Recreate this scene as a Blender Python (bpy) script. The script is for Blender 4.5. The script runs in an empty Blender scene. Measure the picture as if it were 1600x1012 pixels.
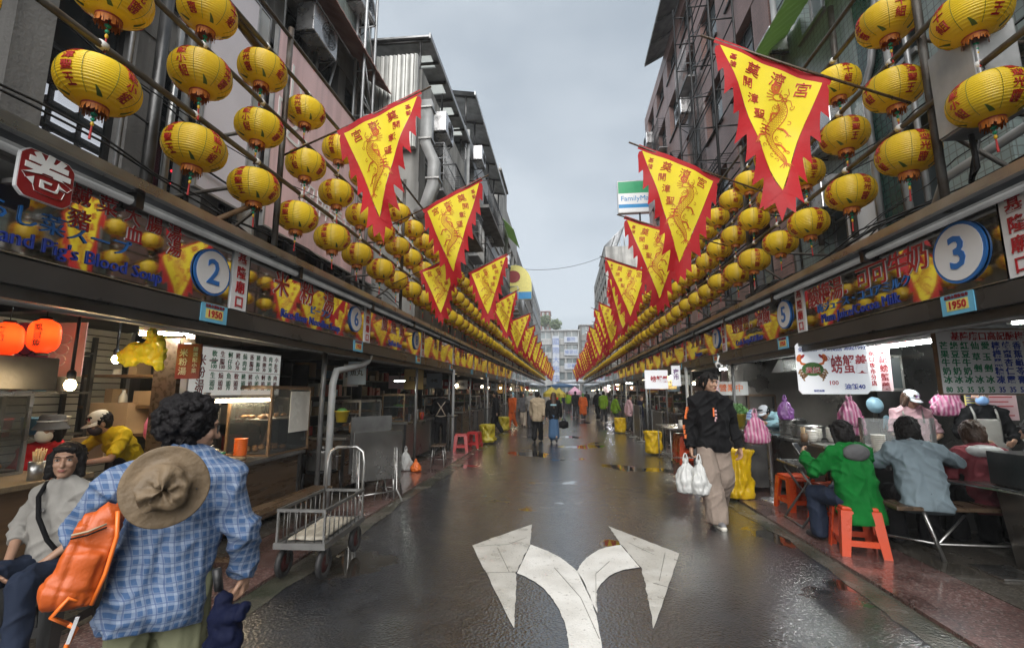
import bpy, math, random
import numpy as np
from mathutils import Matrix, Vector, Euler, noise
R = math.radians
SC = bpy.context.scene
COL = SC.collection
rnd = random.Random(7)
# ---------------------------------------------------------------- camera
TH = R(8.558); PH = R(6.506)
cam = bpy.data.cameras.new('camera'); cam.lens = 16.0; cam.sensor_width = 36.0
cam.clip_start = 0.05; cam.clip_end = 2000
camo = bpy.data.objects.new('camera', cam); COL.objects.link(camo)
camo.location = (0, 0, 1.6); camo.rotation_euler = (R(90)+TH, 0, PH)
SC.camera = camo
# ---------------------------------------------------------------- sky, sun, exposure
SUN_EL, SUN_AZ = R(40), R(180)
w = bpy.data.worlds.new('World'); SC.world = w; w.use_nodes = True
nt = w.node_tree; nt.nodes.clear(); N = nt.nodes.new; L = nt.links.new
out = N('ShaderNodeOutputWorld'); bg = N('ShaderNodeBackground'); bg.inputs['Strength'].default_value = 0.05
sky = N('ShaderNodeTexSky'); sky.sky_type = 'NISHITA'; sky.sun_disc = False
sky.sun_elevation = SUN_EL; sky.sun_rotation = SUN_AZ; sky.air_density = 1.0; sky.dust_density = 3.0
tc = N('ShaderNodeTexCoord'); mp = N('ShaderNodeMapping'); mp.inputs['Scale'].default_value = (1, 1, 2.2)
nz = N('ShaderNodeTexNoise'); nz.inputs['Scale'].default_value = 1.7; nz.inputs['Detail'].default_value = 5; nz.inputs['Roughness'].default_value = .5
cr = N('ShaderNodeValToRGB')
cr.color_ramp.elements[0].position = .38; cr.color_ramp.elements[0].color = (1.98, 2.28, 2.58, 1)
cr.color_ramp.elements[1].position = .64; cr.color_ramp.elements[1].color = (2.95, 3.25, 3.52, 1)
mx = N('ShaderNodeMix'); mx.data_type = 'RGBA'; mx.inputs[0].default_value = .93
L(tc.outputs['Generated'], mp.inputs['Vector']); L(mp.outputs['Vector'], nz.inputs['Vector'])
L(nz.outputs['Fac'], cr.inputs['Fac']); L(sky.outputs['Color'], mx.inputs[6]); L(cr.outputs['Color'], mx.inputs[7])
L(mx.outputs[2], bg.inputs['Color']); L(bg.outputs['Background'], out.inputs['Surface'])
sl = bpy.data.lights.new('sun', 'SUN'); sl.energy = 1.5; sl.angle = R(70); sl.color = (1, .97, .93)
so = bpy.data.objects.new('sun', sl); COL.objects.link(so)
so.rotation_euler = (R(90)-SUN_EL, 0, R(180)-SUN_AZ)
SC.view_settings.view_transform = 'Standard'; SC.view_settings.look = 'None'
SC.view_settings.exposure = 2.2; SC.view_settings.gamma = 1
SC.cycles.use_denoising = True
SC.cycles.max_bounces = 6; SC.cycles.transparent_max_bounces = 8; SC.cycles.glossy_bounces = 3
SC.cycles.caustics_reflective = False; SC.cycles.caustics_refractive = False
SC.cycles.sample_clamp_indirect = 4.0
# ---------------------------------------------------------------- materials
M = {}
def mat(name, col, rough=.6, metal=0., var=.25, scale=3., bump=0., bscale=None, rvar=.12, col2=None, spec=.5, emit=None, es=0., stretch=None):
    m = bpy.data.materials.new(name); m.use_nodes = True
    nt = m.node_tree; p = nt.nodes['Principled BSDF']; N = nt.nodes.new; L = nt.links.new
    p.inputs['Metallic'].default_value = metal; p.inputs['Roughness'].default_value = rough
    p.inputs['Specular IOR Level'].default_value = spec
    c = list(col[:3]); c2 = list(col2) if col2 else [x*(1-var) for x in c]
    tc = N('ShaderNodeTexCoord'); n1 = N('ShaderNodeTexNoise'); n1.inputs['Scale'].default_value = scale; n1.inputs['Detail'].default_value = 6
    src = tc.outputs['Object']
    if stretch:
        mp = N('ShaderNodeMapping'); mp.inputs['Scale'].default_value = stretch; L(src, mp.inputs['Vector']); src = mp.outputs['Vector']
    L(src, n1.inputs['Vector'])
    r = N('ShaderNodeValToRGB'); r.color_ramp.elements[0].position = .34; r.color_ramp.elements[1].position = .64
    r.color_ramp.elements[0].color = (*c2, 1); r.color_ramp.elements[1].color = (*c, 1)
    L(n1.outputs['Fac'], r.inputs['Fac']); L(r.outputs['Color'], p.inputs['Base Color'])
    if rvar:
        mr = N('ShaderNodeMapRange'); mr.inputs['From Min'].default_value = .3; mr.inputs['From Max'].default_value = .7
        mr.inputs['To Min'].default_value = max(.03, rough-rvar); mr.inputs['To Max'].default_value = min(1, rough+rvar)
        L(n1.outputs['Fac'], mr.inputs['Value']); L(mr.outputs['Result'], p.inputs['Roughness'])
    if bump:
        n2 = N('ShaderNodeTexNoise'); n2.inputs['Scale'].default_value = bscale or scale*6; n2.inputs['Detail'].default_value = 4
        L(src, n2.inputs['Vector']); b = N('ShaderNodeBump'); b.inputs['Strength'].default_value = bump; b.inputs['Distance'].default_value = .02
        L(n2.outputs['Fac'], b.inputs['Height']); L(b.outputs['Normal'], p.inputs['Normal'])
    if emit:
        p.inputs['Emission Color'].default_value = (*emit, 1); p.inputs['Emission Strength'].default_value = es
    if name.startswith(('concrete', 'galv', 'corrugated', 'board_white', 'pink_board')):      # rain streaks
        mp = N('ShaderNodeMapping'); mp.inputs['Scale'].default_value = (2.2, 2.2, .16); L(tc.outputs['Object'], mp.inputs['Vector']); n3 = N('ShaderNodeTexNoise'); n3.inputs['Scale'].default_value = 1.6; n3.inputs['Detail'].default_value = 7; L(mp.outputs['Vector'], n3.inputs['Vector'])
        q = N('ShaderNodeMapRange'); q.inputs[1].default_value = .36; q.inputs[2].default_value = .6; q.inputs[3].default_value = .5 if name.startswith('conc') else .72; q.inputs[4].default_value = 1; L(n3.outputs['Fac'], q.inputs[0])
        mx = N('ShaderNodeMix'); mx.data_type = 'RGBA'; mx.blend_type = 'MULTIPLY'; mx.inputs[0].default_value = 1; L(r.outputs['Color'], mx.inputs[6]); L(q.outputs[0], mx.inputs[7]); L(mx.outputs[2], p.inputs['Base Color'])
    M[name] = m
    return m
def grid_mat(name, c1, c2, mortar, sx, sz, rough=.35, msize=.03, off=0., axis='YZ', var=.2, bump=.3):
    """tiles / bricks laid on a vertical (axis YZ) or horizontal (XY) face"""
    m = bpy.data.materials.new(name); m.use_nodes = True
    nt = m.node_tree; p = nt.nodes['Principled BSDF']; N = nt.nodes.new; L = nt.links.new
    tc = N('ShaderNodeTexCoord'); sep = N('ShaderNodeSeparateXYZ'); cmb = N('ShaderNodeCombineXYZ'); L(tc.outputs['Object'], sep.inputs[0])
    if axis == 'YZ':
        ad = N('ShaderNodeMath'); ad.operation = 'ADD'; L(sep.outputs['X'], ad.inputs[0]); L(sep.outputs['Y'], ad.inputs[1])
        L(ad.outputs[0], cmb.inputs['X']); L(sep.outputs['Z'], cmb.inputs['Y'])
    else:
        L(sep.outputs['X'], cmb.inputs['X']); L(sep.outputs['Y'], cmb.inputs['Y'])
    b = N('ShaderNodeTexBrick'); b.offset = off; b.inputs['Scale'].default_value = 1; b.inputs['Brick Width'].default_value = sx; b.inputs['Row Height'].default_value = sz
    b.inputs['Mortar Size'].default_value = msize*min(sx, sz); b.inputs['Color1'].default_value = (*c1, 1); b.inputs['Color2'].default_value = (*c2, 1); b.inputs['Mortar'].default_value = (*mortar, 1)
    L(cmb.outputs[0], b.inputs['Vector'])
    n1 = N('ShaderNodeTexNoise'); n1.inputs['Scale'].default_value = 1.6; n1.inputs['Detail'].default_value = 8; n1.inputs['Roughness'].default_value = .65; mp = N('ShaderNodeMapping'); mp.inputs['Scale'].default_value = (1.2, 1.2, .2); L(tc.outputs['Object'], mp.inputs['Vector']); L(mp.outputs['Vector'], n1.inputs['Vector'])
    mr = N('ShaderNodeMapRange'); mr.inputs['From Min'].default_value = .3; mr.inputs['From Max'].default_value = .65; mr.inputs['To Min'].default_value = 1-var*2; mr.inputs['To Max'].default_value = 1
    L(n1.outputs['Fac'], mr.inputs['Value'])
    mx = N('ShaderNodeMix'); mx.data_type = 'RGBA'; mx.blend_type = 'MULTIPLY'; mx.inputs[0].default_value = 1
    L(b.outputs['Color'], mx.inputs[6]); L(mr.outputs['Result'], mx.inputs[7]); L(mx.outputs[2], p.inputs['Base Color'])
    p.inputs['Roughness'].default_value = rough
    bp = N('ShaderNodeBump'); bp.inputs['Strength'].default_value = bump; bp.inputs['Distance'].default_value = .01; bp.invert = True
    L(b.outputs['Fac'], bp.inputs['Height']); L(bp.outputs['Normal'], p.inputs['Normal'])
    M[name] = m; return m
def wave_mat(name, col, rough, axis, per, depth, metal=0., var=.3):
    m = mat(name, col, rough, metal, var, 2.0); nt = m.node_tree; N = nt.nodes.new; L = nt.links.new
    w = N('ShaderNodeTexWave'); w.bands_direction = axis; w.inputs['Scale'].default_value = .314/per
    tc = N('ShaderNodeTexCoord'); L(tc.outputs['Object'], w.inputs['Vector'])
    b = N('ShaderNodeBump'); b.inputs['Strength'].default_value = 1; b.inputs['Distance'].default_value = depth
    L(w.outputs['Fac'], b.inputs['Height']); L(b.outputs['Normal'], nt.nodes['Principled BSDF'].inputs['Normal']); return m
def glass_mat(name, tint=(.5, .55, .56), opac=.25, rough=.05):
    m = bpy.data.materials.new(name); m.use_nodes = True; nt = m.node_tree; nt.nodes.clear(); N = nt.nodes.new; L = nt.links.new
    o = N('ShaderNodeOutputMaterial'); t = N('ShaderNodeBsdfTransparent'); p = N('ShaderNodeBsdfPrincipled'); mx = N('ShaderNodeMixShader')
    p.inputs['Base Color'].default_value = (*tint, 1); p.inputs['Roughness'].default_value = rough
    lw = N('ShaderNodeLayerWeight'); lw.inputs['Blend'].default_value = .35
    mr = N('ShaderNodeMapRange'); mr.inputs['To Min'].default_value = opac; mr.inputs['To Max'].default_value = min(1, opac+.55)
    L(lw.outputs['Fresnel'], mr.inputs['Value']); L(mr.outputs['Result'], mx.inputs[0]); L(t.outputs[0], mx.inputs[1]); L(p.outputs[0], mx.inputs[2]); L(mx.outputs[0], o.inputs['Surface'])
    M[name] = m; return m
def emit_mat(name, col, s):
    m = bpy.data.materials.new(name); m.use_nodes = True; nt = m.node_tree; p = nt.nodes['Principled BSDF']
    p.inputs['Base Color'].default_value = (*[min(.8, x) for x in col], 1); p.inputs['Emission Color'].default_value = (*col, 1); p.inputs['Emission Strength'].default_value = s
    M[name] = m; return m
def trans_cloth(name, col, f=.35, rough=.7, bump=.2, bscale=14):
    m = mat(name, col, rough, 0, .12, 4, bump, bscale); nt = m.node_tree; N = nt.nodes.new; L = nt.links.new
    p = nt.nodes['Principled BSDF']; o = nt.nodes['Material Output']; t = N('ShaderNodeBsdfTranslucent'); mx = N('ShaderNodeMixShader'); mx.inputs[0].default_value = f
    t.inputs['Color'].default_value = (*col, 1); L(p.outputs[0], mx.inputs[1]); L(t.outputs[0], mx.inputs[2]); L(mx.outputs[0], o.inputs['Surface']); return m
mat('steel', (.42, .42, .41), .34, .9, .35, 2.5, .08, 40, .14)
mat('steel_dark', (.1, .1, .1), .4, .85, .4, 3, .1, 30)
mat('steel_worn', (.16, .16, .158), .38, .5, .45, 4, .12, 25)
mat('fascia_mirror', (.6, .59, .56), .03, 1., .15, 1.2, .012, 2.2, .01)
mat('beam_steel', (.085, .085, .086), .3, .45, .35, 1.1, .05, 6, .1)
mat('cart_steel', (.2, .2, .195), .36, .7, .4, 4, .1, 30)
mat('galv', (.5, .51, .52), .45, .6, .25, 5, .05)
mat('alu', (.62, .62, .63), .3, .8, .2, 6)
mat('pipe_rust', (.13, .125, .115), .5, .5, .5, 6, .2, 60, col2=(.07, .05, .035))
mat('pvc', (.33, .34, .34), .45, 0, .3, 4)
mat('black_metal', (.02, .02, .021), .45, .3, .3, 8)
mat('cable', (.012, .012, .013), .5, 0, .3, 8)
mat('concrete', (.22, .215, .205), .8, 0, .4, 1.3, .3, 30, col2=(.15, .145, .14))
mat('concrete_dark', (.16, .155, .15), .75, 0, .45, 1.2, .3, 30)
mat('concrete_pale', (.42, .42, .4), .8, 0, .4, .8, .2, 30)
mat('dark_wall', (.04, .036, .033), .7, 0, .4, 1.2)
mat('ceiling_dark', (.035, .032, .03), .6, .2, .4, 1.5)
mat('wood', (.17, .1, .05), .5, 0, .4, 3, .2, 30, stretch=(6, .6, 6))
mat('wood_wet', (.075, .047, .026), .3, 0, .45, 3, .15, 30, stretch=(6, .6, 6))
mat('wood_board', (.25, .185, .11), .55, 0, .4, 5, .2, 30, stretch=(1, 5, 5))
mat('wood_grey', (.36, .33, .27), .6, 0, .45, 4, .3, 30, stretch=(8, 1, 8))
mat('paint_white', (.75, .75, .73), .5, 0, .1, 2)
mat('shutter_white', (.6, .58, .5), .45, 0, .12, 2)
mat('sign_white', (.78, .79, .8), .4, 0, .05, 2)
mat('text_red', (.42, .015, .025), .4, 0, .15, 8)
mat('text_dkred', (.22, .012, .02), .4, 0, .15, 8)
mat('text_blue', (.015, .045, .33), .4, 0, .1, 8)
mat('disc_blue', (.02, .16, .5), .4, 0, .1, 8)
mat('text_black', (.02, .02, .03), .5, 0, .1, 8)
mat('text_green', (.02, .22, .1), .5, 0, .1, 8)
mat('text_white', (.8, .8, .78), .5, 0, .05, 8)
mat('seal_red', (.24, .008, .012), .35, 0, .12, 3)
mat('plaque_blue', (.16, .5, .72), .4, 0, .15, 6)
mat('plaque_yellow', (.75, .68, .2), .4, 0, .1, 6)
trans_cloth('lantern_yellow', (.99, .74, .035), .3, .27, .06, 60); mat('lantern_old', (.95, .62, .012), .38, 0, .1, 6, .12, 60, .08, col2=(.84, .54, .015))
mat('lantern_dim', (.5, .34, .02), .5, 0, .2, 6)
mat('lantern_text', (.42, .02, .012), .5, 0, .15, 20)
mat('lantern_ring', (.33, .03, .012), .45, 0, .2, 20)
mat('lantern_fringe', (.55, .16, .015), .6, 0, .35, 30)
mat('lantern_leaf', (.1, .16, .02), .6, 0, .3, 20)
mat('bead_green', (.01, .3, .16), .3, 0, .1, 8)
mat('bead_yellow', (.75, .45, .02), .35, 0, .1, 8)
mat('tassel_red', (.45, .02, .02), .6, 0, .2, 20)
def _fade(m):
    nt = m.node_tree; p = nt.nodes['Principled BSDF']; src = p.inputs['Base Color'].links[0].from_socket; N = nt.nodes.new; L = nt.links.new
    oi = N('ShaderNodeObjectInfo'); rr = N('ShaderNodeValToRGB'); rr.color_ramp.elements[0].color = (.78, .72, .9, 1); rr.color_ramp.elements[1].color = (1, 1, 1, 1); L(oi.outputs['Random'], rr.inputs[0])
    mx = N('ShaderNodeMix'); mx.data_type = 'RGBA'; mx.blend_type = 'MULTIPLY'; mx.inputs[0].default_value = 1; L(src, mx.inputs[6]); L(rr.outputs[0], mx.inputs[7]); L(mx.outputs[2], p.inputs['Base Color'])
_fade(M['lantern_yellow'])
def cloth(name, col, var=.12, rough=.75, bump=.25, trans=0.):
    m = mat(name, col, rough, 0, var, 5, bump, 22, spec=.12)
    return m
trans_cloth('flag_yellow', (.92, .76, .035)); trans_cloth('flag_red', (.47, .007, .014), .35, .7, .5, 9)
mat('flag_print', (.45, .085, .008), .7, 0, .1, 8); mat('flag_text', (.42, .03, .015), .7, 0, .1, 8)
grid_mat('tile_teal', (.34, .42, .4), (.3, .38, .37), (.2, .22, .21), .1, .1, .3, .07)
grid_mat('tile_green', (.03, .07, .06), (.04, .09, .075), (.02, .03, .03), .1, .1, .25, .07)
grid_mat('tile_pink', (.34, .2, .175), (.29, .17, .15), (.2, .14, .13), .24, .07, .4, .1, .5)
grid_mat('tile_brown', (.16, .1, .08), (.13, .085, .07), (.06, .05, .045), .24, .07, .4, .1, .5)
grid_mat('tile_grey', (.3, .31, .31), (.26, .27, .27), (.15, .15, .15), .12, .12, .4, .06)
grid_mat('tile_mauve', (.3, .27, .28), (.26, .24, .25), (.12, .11, .11), .3, .3, .4, .04)
grid_mat('brick_red', (.3, .11, .08), (.24, .09, .07), (.12, .08, .07), .22, .075, .6, .12, .5)
wave_mat('corrugated', (.62, .63, .6), .45, 'X', .2, .03, .2)
wave_mat('corrugated_y', (.42, .42, .41), .5, 'Y', .2, .03, .2)
trans_cloth('green_awning', (.33, .45, .2), .6, .5, .2, 6)
mat('red_awning', (.5, .3, .26), .6, 0, .5, 2.2, .1, col2=(.3, .13, .11))
mat('pink_board', (.9, .62, .62), .45, 0, .12, .7); mat('mauve_board', (.75, .71, .76), .4, 0, .12, .7)
mat('board_white', (.66, .67, .66), .45, 0, .15, .8)
mat('fm_green', (.015, .3, .12), .4, 0, .1, 3); mat('fm_blue', (.02, .25, .55), .4, 0, .1, 3)
glass_mat('window_glass', (.05, .06, .065), .2, .04); glass_mat('case_glass', (.12, .13, .13), .05, .04); glass_mat('acrylic', (.7, .72, .72), .22, .15)
mat('pane_dark', (.03, .035, .04), .08, 0, .4, .7); mat('pane_grey', (.12, .15, .16), .12, 0, .4, .7)
mat('frame_dark', (.03, .03, .03), .4, .4, .2, 5); mat('frame_alu', (.4, .4, .4), .4, .6, .2, 5)
emit_mat('tube_white', (.95, 1, .98), 40); emit_mat('tube_warm', (1, .78, .5), 18); emit_mat('bulb_warm', (1, .72, .38), 45); emit_mat('bulb_small', (1, .75, .45), 22)
emit_mat('led_white', (.85, .9, 1), .6); emit_mat('led_red', (1, .03, .05), 2.0); emit_mat('lightbox', (.93, .95, .9), .07); emit_mat('lightbox_warm', (1, .8, .5), 1.2)
emit_mat('crab_box', (.8, .87, 1), .06)
emit_mat('spot_lamp', (.9, 1, .9), 14)
# ---------------------------------------------------------------- mesh helpers
SPLIT = {'cross_beam', 'rafter', 'post', 'clip', 'leg', 'upright', 'tie', 'bracket', 'stand', 'hanger', 'lamp', 'red_lamp', 'pilaster', 'foot', 'brace', 'end_cap', 'apron_strap', 'guide_rail', 'flange', 'stored_box', 'ring', 'tray_leg'}
_G = np.random.RandomState(5).uniform(-1, 1, (32, 32, 32))
def vnoise(x, y, z):
    """smooth value noise on arrays, about -1..1"""
    x, y, z = np.broadcast_arrays(np.asarray(x, float), y, z); i, j, k = np.floor(x).astype(int), np.floor(y).astype(int), np.floor(z).astype(int); u, v, w_ = x-i, y-j, z-k
    u, v, w_ = [t*t*(3-2*t) for t in (u, v, w_)]; r = 0
    for a in (0, 1):
        for b in (0, 1):
            for c in (0, 1): r = r+_G[(i+a) % 32, (j+b) % 32, (k+c) % 32]*(u if a else 1-u)*(v if b else 1-v)*(w_ if c else 1-w_)
    return r
class MB:
    def __init__(s): s.v = []; s.f = []; s.mi = []; s.sm = []
    def add(s, vs, fs, mi=0, sm=False, T=None):
        b = len(s.v)
        s.v += [tuple(T @ Vector(p)) for p in vs] if T is not None else [tuple(p) for p in vs]
        for f in fs: s.f.append([b+i for i in f]); s.mi.append(mi); s.sm.append(sm)
        return s
    def box(s, c, d, mi=0, T=None, rz=0, top=1.):
        x, y, z = d[0]/2, d[1]/2, d[2]/2
        vs = [Vector((i*x*(top if k > 0 else 1), j*y*(top if k > 0 else 1), k*z)) for k in (-1, 1) for j in (-1, 1) for i in (-1, 1)]
        if rz: vs = [Matrix.Rotation(rz, 3, 'Z') @ v for v in vs]
        vs = [v+Vector(c) for v in vs]
        return s.add(vs, [(0, 2, 3, 1), (4, 5, 7, 6), (0, 1, 5, 4), (2, 6, 7, 3), (0, 4, 6, 2), (1, 3, 7, 5)], mi, False, T)
    def bx(s, x0, x1, y0, y1, z0, z1, mi=0, T=None):
        return s.box(((x0+x1)/2, (y0+y1)/2, (z0+z1)/2), (abs(x1-x0), abs(y1-y0), abs(z1-z0)), mi, T)
    def cyl(s, p0, p1, r0, r1=None, n=10, mi=0, sm=True, T=None, caps=True):
        p0 = Vector(p0); p1 = Vector(p1); r1 = r0 if r1 is None else r1
        a = (p1-p0).normalized(); u = a.orthogonal().normalized(); w = a.cross(u)
        vs = []
        for p, r in ((p0, r0), (p1, r1)):
            for k in range(n):
                t = 2*math.pi*k/n; vs.append(p+u*math.cos(t)*r+w*math.sin(t)*r)
        s.add(vs, [(k, (k+1) % n, n+(k+1) % n, n+k) for k in range(n)], mi, sm, T)
        if caps: s.add(vs, [tuple(range(n-1, -1, -1)), tuple(range(n, 2*n))], mi, False, T)
        return s
    def tube(s, pts, r, n=6, mi=0, T=None, closed=False, rs=None):
        pts = [Vector(p) for p in pts]; m = len(pts); vs = []; u = None
        for i, p in enumerate(pts):
            a = (pts[min(i+1, m-1)]-pts[max(i-1, 0)]) if not closed else (pts[(i+1) % m]-pts[i-1])
            a.normalize()
            if u is None: u = a.orthogonal().normalized()
            else:
                u = u-a*u.dot(a); u = u.normalized() if u.length > 1e-6 else a.orthogonal().normalized()
            w = a.cross(u); q = rs[i] if rs else r
            for k in range(n):
                t = 2*math.pi*k/n; vs.append(p+u*math.cos(t)*q+w*math.sin(t)*q)
        fs = [(i*n+k, i*n+(k+1) % n, ((i+1) % m)*n+(k+1) % n, ((i+1) % m)*n+k) for i in range(m if closed else m-1) for k in range(n)]
        if not closed: fs += [tuple(range(n-1, -1, -1)), tuple(range((m-1)*n, m*n))]
        return s.add(vs, fs, mi, True, T)
    def lathe(s, prof, n=16, mi=0, c=(0, 0, 0), sm=True, T=None, sc=(1, 1)):
        vs = []; fs = []; m = len(prof)
        for r, z in prof:
            for k in range(n):
                t = 2*math.pi*k/n; vs.append((c[0]+r*math.cos(t)*sc[0], c[1]+r*math.sin(t)*sc[1], c[2]+z))
        for i in range(m-1):
            for k in range(n): fs.append((i*n+k, i*n+(k+1) % n, (i+1)*n+(k+1) % n, (i+1)*n+k))
        if prof[0][0] > 1e-4: fs.append(tuple(range(n-1, -1, -1)))
        if prof[-1][0] > 1e-4: fs.append(tuple(range((m-1)*n, m*n)))
        return s.add(vs, fs, mi, sm, T)
    def ell(s, c, r, nu=14, nv=9, mi=0, T=None, rot=None):
        vs = []; fs = []
        for j in range(nv+1):
            a = math.pi*j/nv
            for k in range(nu):
                t = 2*math.pi*k/nu; v = Vector((r[0]*math.sin(a)*math.cos(t), r[1]*math.sin(a)*math.sin(t), -r[2]*math.cos(a)))
                if rot is not None: v = rot @ v
                vs.append(v+Vector(c))
        for j in range(nv):
            for k in range(nu): fs.append((j*nu+k, j*nu+(k+1) % nu, (j+1)*nu+(k+1) % nu, (j+1)*nu+k))
        return s.add(vs, fs, mi, True, T)
    def prism(s, pts, t, mi=0, T=None, edge=None):
        n = len(pts); vs = [(x, y, 0) for x, y in pts]+[(x, y, t) for x, y in pts]
        s.add(vs, [tuple(range(n-1, -1, -1)), tuple(range(n, 2*n))], mi, False, T)
        return s.add(vs, [(k, (k+1) % n, n+(k+1) % n, n+k) for k in range(n)], mi if edge is None else edge, False, T)
    def text(s, body, size, T, mi=0, ext=.002, off=0., align='CENTER', vert=False, sx=1., gap=1.):
        """lettering in the xy plane of T; vert stacks the characters downwards"""
        if vert:
            for i, ch in enumerate(body):
                if ch != ' ': s.text(ch, size, T @ Matrix.Translation((0, -i*size*gap, 0)), mi, ext, off, 'CENTER', False, sx)
            return s
        vs, fs = text_mesh(body, off, align)
        return s.add([(x*size*sx, y*size, z*ext) for x, y, z in vs], fs, mi, False, T)
    def islands(s):
        key = {}; par = list(range(len(s.v)))
        def find(i):
            while par[i] != i: par[i] = par[par[i]]; i = par[i]
            return i
        for i, v in enumerate(s.v):
            k = (round(v[0], 5), round(v[1], 5), round(v[2], 5))
            if k in key: par[find(i)] = find(key[k])
            else: key[k] = i
        for f in s.f:
            for j in f[1:]: par[find(j)] = find(f[0])
        g = {}
        for n, f in enumerate(s.f): g.setdefault(find(f[0]), []).append(n)
        return list(g.values())
    def build(s, name, mats, parent=None, loc=None, rz=0, bevel=0., **tags):
        if parent is not None and name in SPLIT:
            isl = s.islands()
            if 1 < len(isl) <= 100:
                for fs in isl:
                    b = MB(); mp = {}
                    for n in fs:
                        f = []
                        for i in s.f[n]:
                            if i not in mp: mp[i] = len(b.v); b.v.append(s.v[i])
                            f.append(mp[i])
                        b.f.append(f); b.mi.append(s.mi[n]); b.sm.append(s.sm[n])
                    o = b.build(name, mats, parent, loc, rz, bevel, **tags)
                return o
        me = bpy.data.meshes.new(name); me.from_pydata(s.v, [], s.f)
        mats = mats if isinstance(mats, (list, tuple)) else [mats]
        for m in mats: me.materials.append(M[m] if isinstance(m, str) else m)
        me.polygons.foreach_set('material_index', s.mi); me.polygons.foreach_set('use_smooth', s.sm); me.update()
        o = bpy.data.objects.new(name, me); COL.objects.link(o)
        if parent is not None: o.parent = parent
        if loc is not None: o.location = loc
        o.rotation_euler.z = rz
        if bevel:
            b = o.modifiers.new('bevel', 'BEVEL'); b.width = bevel; b.segments = 2; b.limit_method = 'ANGLE'
        for k, v in tags.items(): o[k] = v
        return o
_tc = {}
def text_mesh(body, off=0., align='CENTER'):
    key = (body, off, align)
    if key in _tc: return _tc[key]
    c = bpy.data.curves.new('lettering', 'FONT'); c.body = body; c.align_x = align; c.align_y = 'CENTER'; c.offset = off; c.extrude = 1.; c.resolution_u = 2
    o = bpy.data.objects.new('lettering', c); me = bpy.data.meshes.new_from_object(o)
    r = ([tuple(v.co) for v in me.vertices], [tuple(p.vertices) for p in me.polygons])
    bpy.data.objects.remove(o); bpy.data.curves.remove(c); bpy.data.meshes.remove(me)
    _tc[key] = r; return r
def fr(o, x, y):
    x = Vector(x).normalized(); y = Vector(y).normalized(); z = x.cross(y)
    m = Matrix((x, y, z)).transposed().to_4x4(); m.translation = Vector(o); return m
def face_left(o): return fr(o, (0, 1, 0), (0, 0, 1))     # on the left row, facing the street
def face_right(o): return fr(o, (0, -1, 0), (0, 0, 1))
def face_cam(o): return fr(o, (1, 0, 0), (0, 0, 1))
def side_face(s, o): return face_left(o) if s < 0 else face_right(o)
def empty(name, loc=(0, 0, 0), label=None, cat=None, group=None, rz=0, kind=None):
    o = bpy.data.objects.new(name, None); COL.objects.link(o); o.location = loc; o.rotation_euler.z = rz; o.empty_display_size = .1
    return tag(o, label, cat, group, kind)
def tag(o, label=None, cat=None, group=None, kind=None):
    if label: o['label'] = label
    if cat: o['category'] = cat
    if group: o['group'] = group
    if kind: o['kind'] = kind
    return o
def copy_tree(o, parent=None, loc=None, rz=None, label=None, group=None):
    c = o.copy(); COL.objects.link(c)
    if parent is not None: c.parent = parent
    if loc is not None: c.location = loc
    if rz is not None: c.rotation_euler.z = rz
    if label: c['label'] = label
    if group: c['group'] = group
    for ch in KIDS.get(o.name, [k for k in o.children]): copy_tree(ch, c)
    return c
KIDS = {}
ORD = ['first', 'second', 'third', 'fourth', 'fifth', 'sixth', 'seventh', 'eighth', 'ninth', 'tenth', 'eleventh', 'twelfth', 'thirteenth', 'fourteenth', 'fifteenth', 'sixteenth', 'seventeenth', 'eighteenth', 'nineteenth', 'twentieth']
BLOBS = []; POST = {}
def blob(name, shapes, voxel, mats, parent=None, loc=None, it=4, disp=0., dscale=.1, fac=.6, sub=0, **tags):
    """one continuous rounded surface grown over capsules ('c',p0,r0,p1,r1) and ellipsoids ('e',centre,radii[,rotation])"""
    b = MB()
    for q in shapes:
        if q[0] == 'c':
            p0, r0, p1, r1 = Vector(q[1]), q[2], Vector(q[3]), q[4]
            b.ell(p0, (r0,)*3, 12, 8); b.ell(p1, (r1,)*3, 12, 8)
            if (p1-p0).length > 1e-4: b.cyl(p0, p1, r0, r1, 12)
        elif q[0] == 'e': b.ell(q[1], q[2], 16, 10, rot=q[3] if len(q) > 3 else None)
        elif q[0] == 'b': b.box(q[1], q[2], T=q[3] if len(q) > 3 else None)
        elif q[0] == 'm': b.add(q[1].v, q[1].f)
    o = b.build(name, mats, parent, loc, **tags)
    m = o.modifiers.new('r', 'REMESH'); m.mode = 'VOXEL'; m.voxel_size = voxel; m.use_smooth_shade = True
    m = o.modifiers.new('s', 'SMOOTH'); m.iterations = it; m.factor = fac
    if disp:
        t = bpy.data.textures.new('folds', 'CLOUDS'); t.noise_scale = dscale; t.noise_depth = 2
        m = o.modifiers.new('d', 'DISPLACE'); m.texture = t; m.strength = disp; m.texture_coords = 'LOCAL'; m.mid_level = .5
    BLOBS.append(o); return o
def bake_blobs():
    dg = bpy.context.evaluated_depsgraph_get(); new = []
    for o in BLOBS: new.append((o, bpy.data.meshes.new_from_object(o.evaluated_get(dg))))
    for o, me in new:
        o.modifiers.clear(); o.data = me
        if o in POST:
            n = len(me.vertices); c = np.empty(n*3, 'f'); me.vertices.foreach_get('co', c); q = np.empty(n*3, 'f'); me.vertices.foreach_get('normal', q)
            me.vertices.foreach_set('co', POST[o](c.reshape(-1, 3), q.reshape(-1, 3)).astype('f').ravel())
        me.polygons.foreach_set('use_smooth', [True]*len(me.polygons)); me.update()
    BLOBS.clear()
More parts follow.
